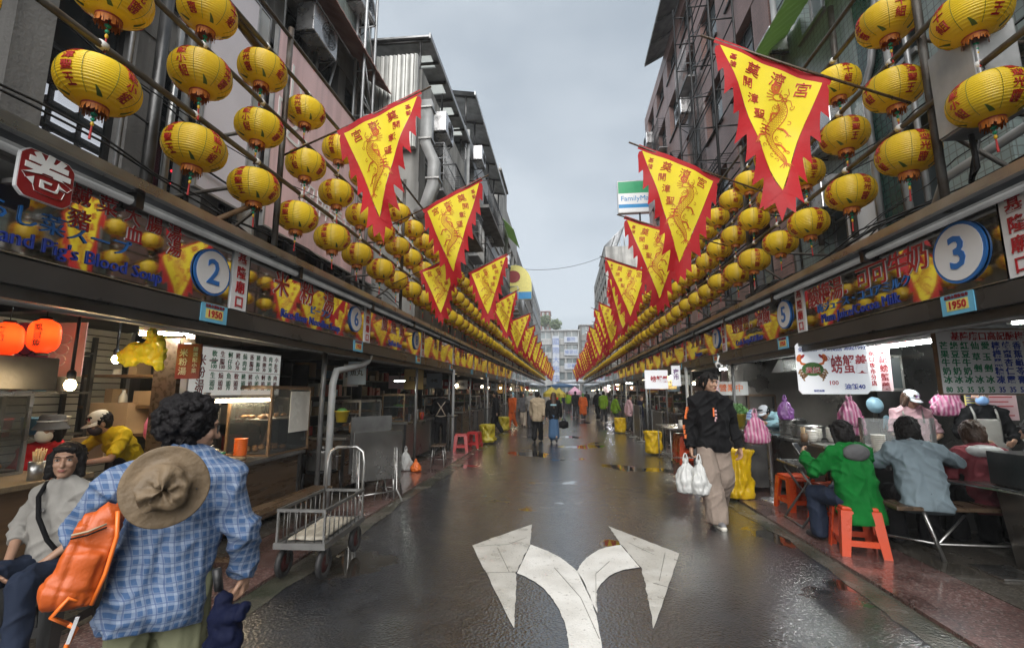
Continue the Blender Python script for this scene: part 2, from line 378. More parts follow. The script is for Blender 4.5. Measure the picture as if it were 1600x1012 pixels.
# ---------------------------------------------------------------- ground
def asphalt():
    m = bpy.data.materials.new('asphalt'); m.use_nodes = True; nt = m.node_tree; p = nt.nodes['Principled BSDF']; N = nt.nodes.new; L = nt.links.new
    tc = N('ShaderNodeTexCoord')
    def noise_(sc, det=4, ro=.5):
        n = N('ShaderNodeTexNoise'); n.inputs['Scale'].default_value = sc; n.inputs['Detail'].default_value = det; n.inputs['Roughness'].default_value = ro; L(tc.outputs['Object'], n.inputs['Vector']); return n.outputs['Fac']
    def mr(s, a, b, c, d):
        n = N('ShaderNodeMapRange'); n.inputs[1].default_value = a; n.inputs[2].default_value = b; n.inputs[3].default_value = c; n.inputs[4].default_value = d; L(s, n.inputs[0]); return n.outputs[0]
    def mth(op, a, b):
        n = N('ShaderNodeMath'); n.operation = op
        for i, q in enumerate((a, b)):
            if isinstance(q, (int, float)): n.inputs[i].default_value = q
            else: L(q, n.inputs[i])
        return n.outputs[0]
    fine = noise_(52, 4, .65); mid = noise_(5, 5, .6); big = noise_(.55, 4, .5)
    vor = N('ShaderNodeTexVoronoi'); vor.inputs['Scale'].default_value = 46; L(tc.outputs['Object'], vor.inputs['Vector'])
    pud = mr(mth('ADD', big, mth('MULTIPLY', mid, .1)), .635, .66, 0, 1)
    r = N('ShaderNodeValToRGB'); e = r.color_ramp.elements; e[0].position = .38; e[0].color = (.003, .003, .0035, 1); e[1].position = .68; e[1].color = (.034, .038, .046, 1)
    L(mth('ADD', mth('MULTIPLY', fine, .7), mth('MULTIPLY', mid, .3)), r.inputs[0])
    mx = N('ShaderNodeMix'); mx.data_type = 'RGBA'; L(pud, mx.inputs[0]); L(r.outputs[0], mx.inputs[6]); mx.inputs[7].default_value = (.025, .021, .016, 1)
    L(mx.outputs[2], p.inputs['Base Color'])
    ro = mth('ADD', mr(mid, .3, .7, .3, .45), mr(big, .3, .6, .09, -.03))
    ro = mth('MULTIPLY', ro, mr(pud, 0, 1, 1, .15)); L(ro, p.inputs['Roughness'])
    b = N('ShaderNodeBump'); b.inputs['Distance'].default_value = .012
    L(mr(pud, 0, 1, .7, .01), b.inputs['Strength']); L(mth('ADD', mth('MULTIPLY', fine, .6), vor.outputs['Distance']), b.inputs['Height']); L(b.outputs[0], p.inputs['Normal'])
    p.inputs['Coat Weight'].default_value = 1.; p.inputs['Coat IOR'].default_value = 2.0
    L(mth('MULTIPLY', mth('ADD', mr(mid, .3, .7, .08, .16), mr(big, .3, .6, .08, -.04)), mr(pud, 0, 1, 1, .2)), p.inputs['Coat Roughness'])
    b2 = N('ShaderNodeBump'); b2.inputs['Distance'].default_value = .009; L(mr(pud, 0, 1, .24, .0), b2.inputs['Strength']); L(mth('ADD', mth('MULTIPLY', fine, .7), vor.outputs['Distance']), b2.inputs['Height']); L(b2.outputs[0], p.inputs['Coat Normal'])
    M['asphalt'] = m
asphalt()
def granite(name, cols, rough, tile):
    m = bpy.data.materials.new(name); m.use_nodes = True; nt = m.node_tree; p = nt.nodes['Principled BSDF']; N = nt.nodes.new; L = nt.links.new
    tc = N('ShaderNodeTexCoord'); v = N('ShaderNodeTexVoronoi'); v.inputs['Scale'].default_value = 75; L(tc.outputs['Object'], v.inputs['Vector'])
    s = N('ShaderNodeSeparateColor'); L(v.outputs['Color'], s.inputs[0])
    r = N('ShaderNodeValToRGB'); r.color_ramp.interpolation = 'CONSTANT'
    while len(r.color_ramp.elements) < len(cols): r.color_ramp.elements.new(.5)
    for i, (pos, c) in enumerate(cols): r.color_ramp.elements[i].position = pos; r.color_ramp.elements[i].color = (*c, 1)
    L(s.outputs[0], r.inputs[0])
    br = N('ShaderNodeTexBrick'); br.offset = .5; br.inputs['Scale'].default_value = 1; br.inputs['Brick Width'].default_value = tile; br.inputs['Row Height'].default_value = tile*.66; br.inputs['Mortar Size'].default_value = .004
    br.inputs['Color1'].default_value = (1, 1, 1, 1); br.inputs['Color2'].default_value = (.8, .8, .8, 1); br.inputs['Mortar'].default_value = (.4, .38, .36, 1); L(tc.outputs['Object'], br.inputs['Vector'])
    n = N('ShaderNodeTexNoise'); n.inputs['Scale'].default_value = 1.3; n.inputs['Detail'].default_value = 7; L(tc.outputs['Object'], n.inputs['Vector'])
    q = N('ShaderNodeMapRange'); q.inputs[1].default_value = .3; q.inputs[2].default_value = .65; q.inputs[3].default_value = .5; q.inputs[4].default_value = 1.; L(n.outputs['Fac'], q.inputs[0])
    a = N('ShaderNodeMix'); a.data_type = 'RGBA'; a.blend_type = 'MULTIPLY'; a.inputs[0].default_value = 1; L(r.outputs[0], a.inputs[6]); L(br.outputs['Color'], a.inputs[7])
    b = N('ShaderNodeMix'); b.data_type = 'RGBA'; b.blend_type = 'MULTIPLY'; b.inputs[0].default_value = 1; L(a.outputs[2], b.inputs[6]); L(q.outputs[0], b.inputs[7]); L(b.outputs[2], p.inputs['Base Color'])
    q2 = N('ShaderNodeMapRange'); q2.inputs[1].default_value = .3; q2.inputs[2].default_value = .7; q2.inputs[3].default_value = rough*.5; q2.inputs[4].default_value = rough*1.5; L(n.outputs['Fac'], q2.inputs[0]); L(q2.outputs[0], p.inputs['Roughness'])
    p.inputs['Coat Weight'].default_value = .8; p.inputs['Coat IOR'].default_value = 1.36; p.inputs['Coat Roughness'].default_value = .1
    bp = N('ShaderNodeBump'); bp.inputs['Strength'].default_value = .12; bp.inputs['Distance'].default_value = .006; L(v.outputs['Distance'], bp.inputs['Height']); L(bp.outputs[0], p.inputs['Normal'])
    M[name] = m
granite('granite_red', [(0, (.14, .07, .062)), (.4, (.2, .11, .098)), (.68, (.07, .048, .045)), (.85, (.3, .23, .21))], .3, .6)
granite('terrazzo', [(0, (.085, .075, .06)), (.45, (.13, .115, .095)), (.75, (.05, .045, .04)), (.9, (.22, .2, .17))], .3, 1.2)
mat('gutter', (.1, .09, .075), .22, 0, .6, 2.2, .25, 40, .15, col2=(.035, .04, .028))
mat('marking', (.62, .615, .59), .4, 0, .35, 4, .3, 60, .15, col2=(.5, .49, .46))
mat('marking_dull', (.45, .44, .41), .35, 0, .35, 5, .3, 60, .15, col2=(.34, .33, .3))
for k_ in ('marking', 'marking_dull'):      # paint worn off the top of the stones
    nt_ = M[k_].node_tree; p_ = nt_.nodes['Principled BSDF']; src_ = p_.inputs['Base Color'].links[0].from_socket; n_ = nt_.nodes.new('ShaderNodeTexNoise'); n_.inputs['Scale'].default_value = 26; n_.inputs['Detail'].default_value = 8; n_.inputs['Roughness'].default_value = .75; t_ = nt_.nodes.new('ShaderNodeTexCoord'); nt_.links.new(t_.outputs['Object'], n_.inputs['Vector'])
    q_ = nt_.nodes.new('ShaderNodeMapRange'); q_.inputs[1].default_value = .34; q_.inputs[2].default_value = .42; q_.inputs[3].default_value = .75; q_.inputs[4].default_value = 0; nt_.links.new(n_.outputs['Fac'], q_.inputs[0]); x_ = nt_.nodes.new('ShaderNodeMix'); x_.data_type = 'RGBA'; x_.inputs[7].default_value = (.06, .06, .055, 1); nt_.links.new(q_.outputs[0], x_.inputs[0]); nt_.links.new(src_, x_.inputs[6]); nt_.links.new(x_.outputs[2], p_.inputs['Base Color'])
mat('hill', (.05, .075, .03), .9, 0, .5, .3)
MB().bx(-400, 400, -60, 700, -.3, -.06).build('ground', 'concrete_dark', kind='structure')
MB().bx(-2.56, 2.56, -4, 96, -.2, 0).build('road', 'asphalt', kind='structure')
for sd, nm in ((-1, 'gutter_left'), (1, 'gutter_right')):
    b = MB(); ys = [-4+.12*i for i in range(780)]
    for i, y in enumerate(ys[:-1]):
        def xin(y): return 2.33+.05*math.sin(y*1.3+sd)+.06*noise.noise((y*1.7, sd*5, 0))+.03*noise.noise((y*7, sd*9, 0)) if y < 40 else 2.35
        a0, a1 = xin(y), xin(ys[i+1])
        if sd > 0: b.add([(a0, y, .004), (2.548, y, .006), (2.548, ys[i+1], .006), (a1, ys[i+1], .004)], [(0, 1, 2, 3)])
        else: b.add([(-a0, y, .004), (-2.548, y, .006), (-2.548, ys[i+1], .006), (-a1, ys[i+1], .004)], [(3, 2, 1, 0)])
    b.build(nm, 'gutter', kind='structure')
    MB().bx(sd*2.552, sd*3.3, -4, 96, -.2, .03).build('pavement_left' if sd < 0 else 'pavement_right', 'granite_red', kind='structure')
    MB().bx(sd*3.304, sd*9, -4, 96, -.2, .032).build('floor_left' if sd < 0 else 'floor_right', 'terrazzo', kind='structure')
def gpx(x, y):   # a point of the painted arrow, measured on the ground
    return (x, y, .005)
b = MB()
def dense(l, k=8):
    o = []; n = len(l)
    for i in range(n-1):
        a, b_, c, d = [Vector(l[max(0, min(n-1, i+j))]) for j in (-1, 0, 1, 2)]
        for s in range(k):
            t = s/k; p = .5*((2*b_)+(c-a)*t+(2*a-5*b_+4*c-d)*t*t+(3*b_-a-3*c+d)*t**3); o.append((p.x+.009*noise.noise((p.x*14, p.y*14, 1)), p.y+.009*noise.noise((p.x*14, p.y*14, 5))))
    return o+[l[-1]]
def edge_poly(l, k=14):
    o = []
    for i in range(len(l)):
        a, c = Vector(l[i][:2]), Vector(l[(i+1) % len(l)][:2])
        for s in range(k): p = a.lerp(c, s/k); o.append(gpx(p.x+.012*noise.noise((p.x*13, p.y*13, 2)), p.y+.012*noise.noise((p.x*13, p.y*13, 8))))
    return o
def strip(l, r, mi):
    l, r = dense(l), dense(r); n = len(l)
    for i in range(n-1): b.add([gpx(*l[i]), gpx(*r[i]), gpx(*r[i+1]), gpx(*l[i+1])], [(0, 1, 2, 3)], mi)
LE = [(.0, 2.0), (.0, 2.7), (.0, 3.2), (-.03, 3.5), (-.1, 3.8), (-.22, 4.08), (-.36, 4.26), (-.45, 4.34)]
RE = [(.21, 2.0), (.21, 2.7), (.21, 3.2), (.2, 3.62), (.17, 3.95), (.085, 4.44), (-.13, 4.86), (-.385, 5.12)]
strip(LE, RE, 0)
strip([(.085, 4.45), (.16, 4.72), (.3, 5.0), (.44, 5.15), (.565, 5.22)], [(.215, 3.66), (.235, 4.02), (.33, 4.3), (.48, 4.5), (.665, 4.6)], 0)
pl = edge_poly([(-.42, 5.88), (-1.0, 5.03), (-.37, 3.37), (-.44, 4.2), (-.458, 4.345), (-.392, 5.125)]); b.add(pl, [tuple(range(len(pl)))], 1)
pl = edge_poly([(.5, 5.9), (.57, 5.23), (.672, 4.6), (.66, 4.3), (.58, 3.48), (1.12, 5.02)]); b.add(pl, [tuple(range(len(pl)))], 1)
b.build('road_marking', ['marking', 'marking_dull'], kind='structure')
mat('patch_line', (.12, .115, .1), .4, 0, .3, 6)
b = MB()   # joints between the laid strips of the marking
for l in ([(-.95, 5.0), (-.62, 5.1), (-.45, 5.35)], [(-.72, 4.98), (-.52, 4.35)], [(-.78, 4.3), (-.45, 4.36)], [(.66, 5.3), (.86, 4.95)], [(.98, 5.02), (.78, 4.3)], [(.72, 4.25), (.92, 4.12)], [(.2, 3.3), (.1, 3.9), (-.12, 4.5)], [(.21, 3.75), (.25, 4.4), (.4, 4.72)]):
    b.tube([(x, y, .0052) for x, y in l], .0028, 4)
b.build('road_marking_joint', 'patch_line', kind='structure')
# ---------------------------------------------------------------- buildings
def building(name, label, sd, X, y0, y1, z0, ztop, rows, bays, wall, pier=.5, depth=6, glass='pane_dark', frame='frame_alu', band=None, recess=.22, gaps=(), mull=2):
    """facade on the plane x = X: horizontal bands, piers between the openings, each opening a recessed window"""
    r = empty(name, (X, (y0+y1)/2, z0), label, 'building'); o = Vector(r.location); e = X+sd*depth
    def put(b): b.v = [tuple(Vector(v)-o) for v in b.v]; return b
    b = MB(); zs = [z0]+[z for q in rows for z in q]+[ztop]; t = X+sd*.3
    for i in range(0, len(zs), 2): b.bx(X, t, y0, y1, zs[i], zs[i+1], 0)
    wdt = (y1-y0-pier)/bays
    for (a, c) in rows:
        for k in range(bays+1):
            yy = y0+k*wdt; b.bx(X+sd*.015, t, yy, yy+pier, a, c, 0)
    b.bx(t, e, y0+.002, y0+.2, z0, ztop-.004, 1); b.bx(t, e, y1-.2, y1-.002, z0, ztop-.004, 1)
    b.bx(t, e, y0+.2, y1-.2, ztop-.25, ztop-.01, 1); b.bx(e-sd*.2, e, y0+.2, y1-.2, z0, ztop-.25, 1)
    b.bx(t+sd*.02, e-sd*.2, y0+.2, y1-.2, z0, z0+.15, 1)
    put(b).build('wall', [wall, band or wall], r)
    for ri, (a, c) in enumerate(rows):
        for k in range(bays):
            if (ri, k) in gaps: continue
            ya, yb = y0+k*wdt+pier, y0+(k+1)*wdt; xf = X+sd*(recess-.03)
            b = MB(); f = .05
            b.bx(xf, xf+sd*.06, ya, yb, a, a+f); b.bx(xf, xf+sd*.06, ya, yb, c-f, c); b.bx(xf, xf+sd*.06, ya, ya+f, a+f, c-f); b.bx(xf, xf+sd*.06, yb-f, yb, a+f, c-f)
            for q in range(1, mull):
                ym = ya+(yb-ya)*q/mull; b.bx(xf+sd*.004, xf+sd*.056, ym-.02, ym+.02, a+f, c-f)
            if (c-a) > 1.3: b.bx(xf+sd*.006, xf+sd*.05, ya+f, yb-f, a+(c-a)*.68, a+(c-a)*.68+.04)
            b.bx(X-sd*.06, X+sd*.012, ya-.05, yb+.05, a-.07, a-.005)
            wo = put(b).build('window', frame, r)
            put(MB().bx(xf+sd*.025, xf+sd*.035, ya+f, yb-f, a+f, c-f)).build('pane', glass, wo)
    return r
def acunit(x, y, z, sd, label):
    r = empty('air_conditioner', (x, y, z), label, 'air conditioner', 'air conditioners on the facades')
    MB().bx(-.17, .17, -.42, .42, 0, .56).build('casing', 'alu', r, bevel=.015)
    g = MB()
    for k in range(5): g.tube([(-sd*.18, .1+math.cos(t)*.045*(k+1), .28+math.sin(t)*.045*(k+1)) for t in [i*math.pi/9 for i in range(18)]], .006, 4, closed=True)
    for k in range(4): a = k*math.pi/4; g.tube([(-sd*.18, .1+math.cos(a)*.23, .28+math.sin(a)*.23), (-sd*.18, .1-math.cos(a)*.23, .28-math.sin(a)*.23)], .005, 4)
    g.build('grille', 'black_metal', r)
    MB().tube([(sd*.3, -.35, -.02), (-sd*.17, -.35, -.02)], .015, 4).tube([(sd*.3, .35, -.02), (-sd*.17, .35, -.02)], .015, 4).tube([(sd*.3, .35, -.4), (-sd*.17, .35, -.02)], .012, 4).build('bracket', 'black_metal', r)
    return r
def cage(x, y0, y1, z0, z1, sd, label, col='frame_alu', dep=.55, n=14):
    r = empty('window_cage', (x, (y0+y1)/2, z0), label, 'window cage', 'metal cages on the facades'); b = MB(); h = (y1-y0)/2; z = z1-z0
    for k in range(n+1):
        y = -h+2*h*k/n; b.tube([(0, y, 0), (-sd*dep, y, 0), (-sd*dep, y, z), (0, y, z)], .01, 4)
    for q in range(4): zz = z*q/3; b.tube([(0, -h, zz), (-sd*dep, -h, zz), (-sd*dep, h, zz), (0, h, zz)], .014, 4)
    b.build('bars', col, r); MB().bx(-sd*dep, 0, -h, h, -.05, -.015).build('base_tray', 'galv', r); return r
def pipe(pts, rad, label, m='pvc', n=8, cat='pipe', name='drain_pipe', group=None):
    return tag(MB().tube(pts, rad, n).build(name, m), label, cat, group)
# left row
building('apartment_building', 'dark tiled shop building nearest the camera in the left row with pink hoardings', -1, -4.7, -1.3, 9.8, 3.25, 14.5, [(3.35, 5.7), (6.2, 6.9), (7.3, 8.55), (9.4, 10.9), (11.7, 13.2)], 10, 'concrete', .3, 5, 'window_glass', 'frame_dark', 'dark_wall', mull=1)
building('apartment_building', 'left row building clad in pale corrugated sheet under a shed roof', -1, -3.4, 10.0, 14.9, 3.3, 9.6, [(4.4, 5.6), (6.6, 8.2)], 3, 'concrete_pale', .5, 5, mull=2)
building('apartment_building', 'tall grey left row building with balconies behind the corrugated one', -1, -3.4, 15.0, 24, 3.3, 11.2, [(4.2, 5.6), (6.4, 8.0), (9, 10.4)], 5, 'tile_grey', .45, 5)
building('apartment_building', 'left row building with a concrete tower and green awning beyond the grey one', -1, -3.5, 24.2, 34, 3.3, 13.2, [(4.2, 5.6), (7, 8.6), (9.8, 11.4)], 5, 'concrete_pale', .5, 5)
building('apartment_building', 'left row building with a yellow hoarding on its end', -1, -3.5, 34.2, 52, 3.3, 12.6, [(4.2, 5.6), (7, 8.6), (9.8, 11.4)], 8, 'concrete', .5, 5)
building('apartment_building', 'farthest building of the left row, above the last flags', -1, -3.6, 52.3, 72, 3.3, 14.5, [(4.2, 5.6), (7, 8.6), (9.8, 11.4), (12.4, 13.6)], 8, 'tile_grey', .6, 5)
# right row
building('apartment_building', 'teal and grey tiled building nearest the camera in the right row', 1, 4.6, -2, 9.3, 3.2, 15.5, [(3.35, 5.1), (6.0, 7.2), (8.2, 9.6), (10.6, 12.2), (13, 14.4)], 6, 'tile_teal', .95, 5, 'pane_grey', 'frame_alu', mull=2)
building('apartment_building', 'tall pink tiled building in the right row behind the scaffold', 1, 4.6, 9.5, 23.6, 3.2, 16.3, [(4.0, 5.4), (6.6, 8.0), (9.3, 10.8), (12.0, 13.6), (14.6, 15.7)], 6, 'tile_pink', .8, 5, 'pane_grey', 'frame_dark', mull=3)
building('apartment_building', 'low brick building beyond the pink one in the right row', 1, 4.6, 23.9, 38, 3.2, 8.6, [(4.0, 5.4), (6.4, 7.8)], 6, 'brick_red', .8, 5)
building('apartment_building', 'grey right row building under a slatted roof shed', 1, 3.7, 38.4, 53.6, 3.2, 14.0, [(4.2, 5.6), (7, 8.6), (9.8, 11.2), (12, 13.2)], 7, 'concrete_pale', .6, 5)
building('apartment_building', 'farthest building of the right row beyond the slatted roof', 1, 3.9, 54, 72, 3.2, 10.5, [(4.2, 5.6), (7, 8.6)], 7, 'tile_grey', .6, 5)
# street end
def end_building(name, label, x0, x1, y, h, wall, floors, bays):
    r = empty(name, ((x0+x1)/2, y, 0), label, 'building'); ox = (x0+x1)/2; b = MB(); b.bx(x0-ox, x1-ox, .6, 10, 0, h, 0)
    fh = h/floors
    for f in range(floors): b.bx(x0-ox, x1-ox, 0, .6, f*fh, f*fh+fh*.42, 0)
    for k in range(bays+1): xx = x0-ox+(x1-x0-.3)*k/bays; b.bx(xx, xx+.3, .02, .58, 0, h-.01, 0)
    b.bx(x0-ox-.2, x1-ox+.2, -.25, 10.1, h, h+.25, 0); b.build('wall', wall, r)
    for f in range(floors):
        for k in range(bays):
            xa = x0-ox+(x1-x0-.3)*k/bays+.5; xb = x0-ox+(x1-x0-.3)*(k+1)/bays-.2; q = MB(); za, zb = f*fh+fh*.42, (f+1)*fh
            q.bx(xa, xb, .3, .36, za, za+.08); q.bx(xa, xb, .3, .36, zb-.08, zb-.02); q.bx((xa+xb)/2-.04, (xa+xb)/2+.04, .3, .36, za+.08, zb-.08)
            wo = q.build('window', 'frame_alu', r); MB().bx(xa, xb, .37, .4, za+.08, zb-.08).build('pane', 'pane_grey', wo)
    return r
end_building('apartment_building', 'grey five storey block closing the street end, with a blue vertical sign', -5.5, 3.4, 100, 15, 'tile_grey', 5, 3)
end_building('apartment_building', 'darker apartment block right of the grey block closing the street end', 3.6, 12, 103, 16.5, 'concrete', 5, 3)
end_building('apartment_building', 'brick house on the hill above the street end', -9.6, -4.6, 160, 30, 'brick_red', 6, 3)
r = empty('vertical_sign', (-1.7, 99.2, 3.2), 'tall white vertical sign with blue characters on the grey end block', 'sign')
mat('sign_far', (.3, .33, .38), .5, 0, .15, 1); mat('text_far', (.08, .13, .3), .5, 0, .1, 1); MB().bx(-.7, .7, 0, .25, 0, 10.6).build('board', 'sign_far', r); MB().text('國際大飯店', 1.6, face_cam((0, -.02, 9.3)), 0, .02, vert=True, gap=1.25).build('lettering', 'text_far', r)
for i, (x, z, s) in enumerate(((1.6, 12.4, '醫院'), (1.6, 9.6, '補習班'), (1.6, 6.6, '牙醫'))):
    r = empty('shop_sign', (x, 99.6, z), ['topmost', 'middle', 'lowest'][i]+' white hoarding with blue characters on the end block', 'sign')
    MB().bx(-1.5, 1.5, 0, .15, 0, 1.3).build('board', 'sign_far', r); MB().text(s, .95, face_cam((0, -.02, .65)), 0, .02).build('lettering', 'text_far', r)
b = MB(); nu = 30
hv = []
for j in range(14):
    for i in range(nu+1):
        x = -60+120*i/nu; y = 125+14*j; hv.append((x, y, max(-.05, 24*math.exp(-((x+14)/34)**2)*min(1, j/4)+2*noise.noise((x*.1, y*.1, 0))*min(1, j/3))))
b.add(hv, [(j*(nu+1)+i, j*(nu+1)+i+1, (j+1)*(nu+1)+i+1, (j+1)*(nu+1)+i) for j in range(13) for i in range(nu)], 0, True); b.build('hill', 'hill', kind='structure')
for i in range(3): mat('leaf_%d' % i, [(.07, .11, .03), (.045, .085, .025), (.1, .14, .05)][i], .6, 0, .3, 1)
def tree(x, y, z, h, wd, label):
    r = empty('tree', (x, y, z), label, 'tree', 'trees on the hill'); t = MB().tube([(0, 0, -.4), (.1, 0, h*.3), (-.1, .1, h*.55)], .2, 6, rs=[.3, .2, .1])
    for k in range(5): a = k*1.3; t.tube([(0, 0, h*.4), (math.cos(a)*wd*.5, math.sin(a)*wd*.5, h*.7)], .08, 5)
    t.build('trunk', 'wood_wet', r); c = MB(); q = random.Random(int(x*10))
    for k in range(1100):
        a, e, d = q.uniform(0, 6.28), q.uniform(-1, 1), q.random()**.4
        nn = .75+.5*noise.noise((math.cos(a)*2+x, math.sin(a)*2, e*2)); s = math.sqrt(1-e*e)
        p = Vector((math.cos(a)*s*wd*d*nn, math.sin(a)*s*wd*d*nn, h*.68+e*h*.34*d*nn)); u = Vector((q.gauss(0, 1), q.gauss(0, 1), q.gauss(0, 1))).normalized()*.3; v = u.orthogonal().normalized()*.2
        c.add([p-u, p-v, p+u, p+v], [(0, 1, 2, 3)], q.randrange(3))
    c.build('crown', ['leaf_0', 'leaf_1', 'leaf_2'], r)
for i, (x, y) in enumerate(((-12.5, 150), (-9.2, 146), (-6, 149), (-15.5, 154), (-2.5, 147))):
    tree(x, y, 18.5+.5*i % 2, 6+i % 3, 2.6+.3*(i % 2), ['leftmost leafy tree', 'second leafy tree from the left', 'middle leafy tree', 'bushy tree half behind the left row', 'rightmost leafy tree'][i]+' on the hill at the street end')
# ---------------------------------------------------------------- facade fittings, left row
def hoarding(name, label, X, sd, y0, y1, z0, z1, m, texts=(), t=.06, cat='hoarding', frame='frame_alu'):
    r = empty(name, (X, (y0+y1)/2, (z0+z1)/2), label, cat); h, v = (y1-y0)/2, (z1-z0)/2
    MB().bx(0, sd*t, -h, h, -v, v).build('board', m, r, bevel=.006)
    f = MB()
    for a, b_ in ((-v-.03, -v), (v, v+.03)): f.bx(-sd*.01, sd*t, -h-.03, h+.03, a, b_)
    f.bx(-sd*.01, sd*t, -h-.03, -h, -v, v).bx(-sd*.01, sd*t, h, h+.03, -v, v); f.build('frame', frame, r)
    for s, y, z, sz, mt, vert in texts: MB().text(s, sz, side_face(sd, (-sd*.008, y, z)), 0, .004, vert=vert).build('lettering', mt, r)
    return r
hoarding('hoarding', 'mauve hoarding panel left of the pink one above the canopy', -4.42, -1, 4.75, 5.55, 4.1, 7.3, 'mauve_board')
hoarding('hoarding', 'big pink hoarding with white characters above the left canopy', -4.36, -1, 5.95, 9.75, 4.05, 7.3, 'pink_board', [('招牌美食', -.1, -.75, .5, 'text_white', False), ('小吃', -1.5, .9, .7, 'text_white', True), ('海鮮', 1.2, 1.1, .62, 'seal_red', True)])
hoarding('hoarding', 'narrow white panel between the mauve and pink hoardings', -4.5, -1, 5.6, 5.9, 3.6, 7.4, 'board_white')
def sheet_awning(name, label, x0, x1, y0, y1, z0, z1, m, cat='awning', group=None):
    b = MB(); n = int((y1-y0)/.12); rows = []
    for k in range(n+1): y = y0+(y1-y0)*k/n; dz = .015*(k % 2); rows.append([(x0, y, z0+dz), (x1, y, z1+dz), (x0, y, z0+dz-.03), (x1, y, z1+dz-.03)])
    for k in range(n):
        a, c = rows[k], rows[k+1]; b.add(a+c, [(0, 1, 5, 4), (2, 6, 7, 3), (1, 3, 7, 5), (0, 4, 6, 2)])
    return tag(b.build(name, m), label, cat, group)
sheet_awning('awning', 'faded red sheet awning above the pink hoarding', -4.68, -4.05, 4.0, 9.7, 9.2, 8.75, 'red_awning')
MBt = MB().bx(-4.699, -4.66, 6.8, 9.75, 9.5, 13.5); tag(MBt.build('tile_cladding', 'tile_teal'), 'grey green tiled wall panel above the faded red awning', 'cladding')
r = empty('interior_display', (-6.2, 5.0, 4.9), 'rows of white lamps glowing behind the shop window of the left row', 'display')
b = MB(); e = MB()
for j in range(4):
    for i in range(5): e.box((0, -.75+i*.36, -.5+j*.28), (.05, .25, .13)); b.box((-.06, -.75+i*.36, -.5+j*.28), (.05, .34, .24))
b.build('shelf', 'dark_wall', r); e.build('lamp', 'led_white', r)
e = MB()
for k in range(8): e.ell((.02, 1.25+.08*math.sin(k*1.3), -.6+k*.2), (.025, .025, .025), 6, 4)
e.build('red_lamp', 'led_red', r)
mat('curtain_pink', (.3, .08, .17), .8, 0, .4, 3)
tag(MB().bx(-6.5, -6.45, 2.2, 6.2, 3.4, 5.6).build('curtain', 'curtain_pink'), 'dark pink curtain behind the lamps in the left shop window', 'curtain')
r = empty('lattice_mast', (-4.15, 8.9, 3.3), 'tall galvanised lattice mast against the sky beside the pink hoarding', 'mast'); b = MB()
for dx, dy in ((0, 0), (-.45, 0), (0, -.5)): b.tube([(dx, dy, 0), (dx, dy, 11)], .035, 6)
b.build('upright', 'galv', r); b = MB()
for k in range(10): z = k*1.1; b.tube([(0, 0, z), (-.45, 0, z)], .018, 4).tube([(0, 0, z), (-.45, 0, z+1.05)], .014, 4).tube([(0, 0, z), (0, -.5, z+1.05)], .014, 4).tube([(0, 0, z), (0, -.5, z)], .018, 4)
b.build('brace', 'galv', r)
# corrugated building front and sheds
r = empty('roof_shed', (-4.2, 12.4, 7.4), 'corrugated metal shed with a lean-to roof on top of the pale left building', 'shed')
b = MB(); n = 14
for k in range(n): x = -.75+1.5*k/n; b.add([(x, -2.62, 0), (x+1.5/n*.4, -2.66, 0), (x+1.5/n, -2.62, 0), (x, -2.62, 2.45), (x+1.5/n*.4, -2.66, 2.45), (x+1.5/n, -2.62, 2.45)], [(0, 1, 4, 3), (1, 2, 5, 4)])
b.bx(-.75, .75, -2.6, -2.5, 0, 2.45); b.build('wall', 'corrugated', r)
trans_cloth('skylight', (.75, .77, .75), .8, .4, 0, 3)
b = MB(); RZ = lambda x: 3.2-.05*(x+1.2)/2.15
def slab(x0, x1, y0, y1, t=.05): b.add([(x0, y0, RZ(x0)), (x1, y0, RZ(x1)), (x1, y1, RZ(x1)), (x0, y1, RZ(x0)), (x0, y0, RZ(x0)-t), (x1, y0, RZ(x1)-t), (x1, y1, RZ(x1)-t), (x0, y1, RZ(x0)-t)], [(0, 1, 2, 3), (7, 6, 5, 4), (0, 4, 5, 1), (1, 5, 6, 2), (2, 6, 7, 3), (3, 7, 4, 0)])
slab(-1.2, .1, -2.4, 2.6); slab(.8, .95, -2.4, 2.6)
for k in range(5): slab(.1, .8, -2.4+1.13*k, -1.75+1.13*k if k < 4 else 2.6)
b.bx(.951, .99, -2.4, 2.6, 3.06, 3.2); b.build('roof', 'galv', r)
for k in range(4):
    b = MB(); slab(.1, .8, -1.748+1.13*k, -1.272+1.13*k, .02); b.build('skylight', 'skylight', r)
b = MB()
for k in range(7): y = -2.3+k*.8; b.tube([(-1.2, y, 3.1), (.95, y, 3.06)], .04, 4)
for y in (-2.3, -.2, 2.3): b.tube([(.7, y, 1.8), (.7, y, 3.07)], .035, 5)
b.build('rafter', 'steel_dark', r)
r = empty('roof_shed', (-4.2, 19.4, 11.25), 'open grey lean-to roof on posts on top of the tall left building', 'shed'); b = MB()
b.add([(-1.5, -4.4, 1.7), (1.1, -4.4, 1.25), (1.1, 4.4, 1.25), (-1.5, 4.4, 1.7)], [(0, 1, 2, 3)]); b.add([(-1.5, -4.4, 1.64), (1.1, -4.4, 1.19), (1.1, 4.4, 1.19), (-1.5, 4.4, 1.64)], [(3, 2, 1, 0)]); b.bx(1.1, 1.14, -4.4, 4.4, 1.14, 1.28); b.build('roof', 'galv', r)
b = MB()
for k in range(6): y = -4.2+k*1.68; b.tube([(.75, y, 0), (.75, y, 1.25)], .04, 5).tube([(-1.4, y, 1.6), (1.1, y, 1.15)], .04, 4)
b.build('post', 'steel_dark', r)
r = empty('air_duct', (-3.15, 9.75, 6.2), 'bent silver air duct running down the corrugated building', 'duct')
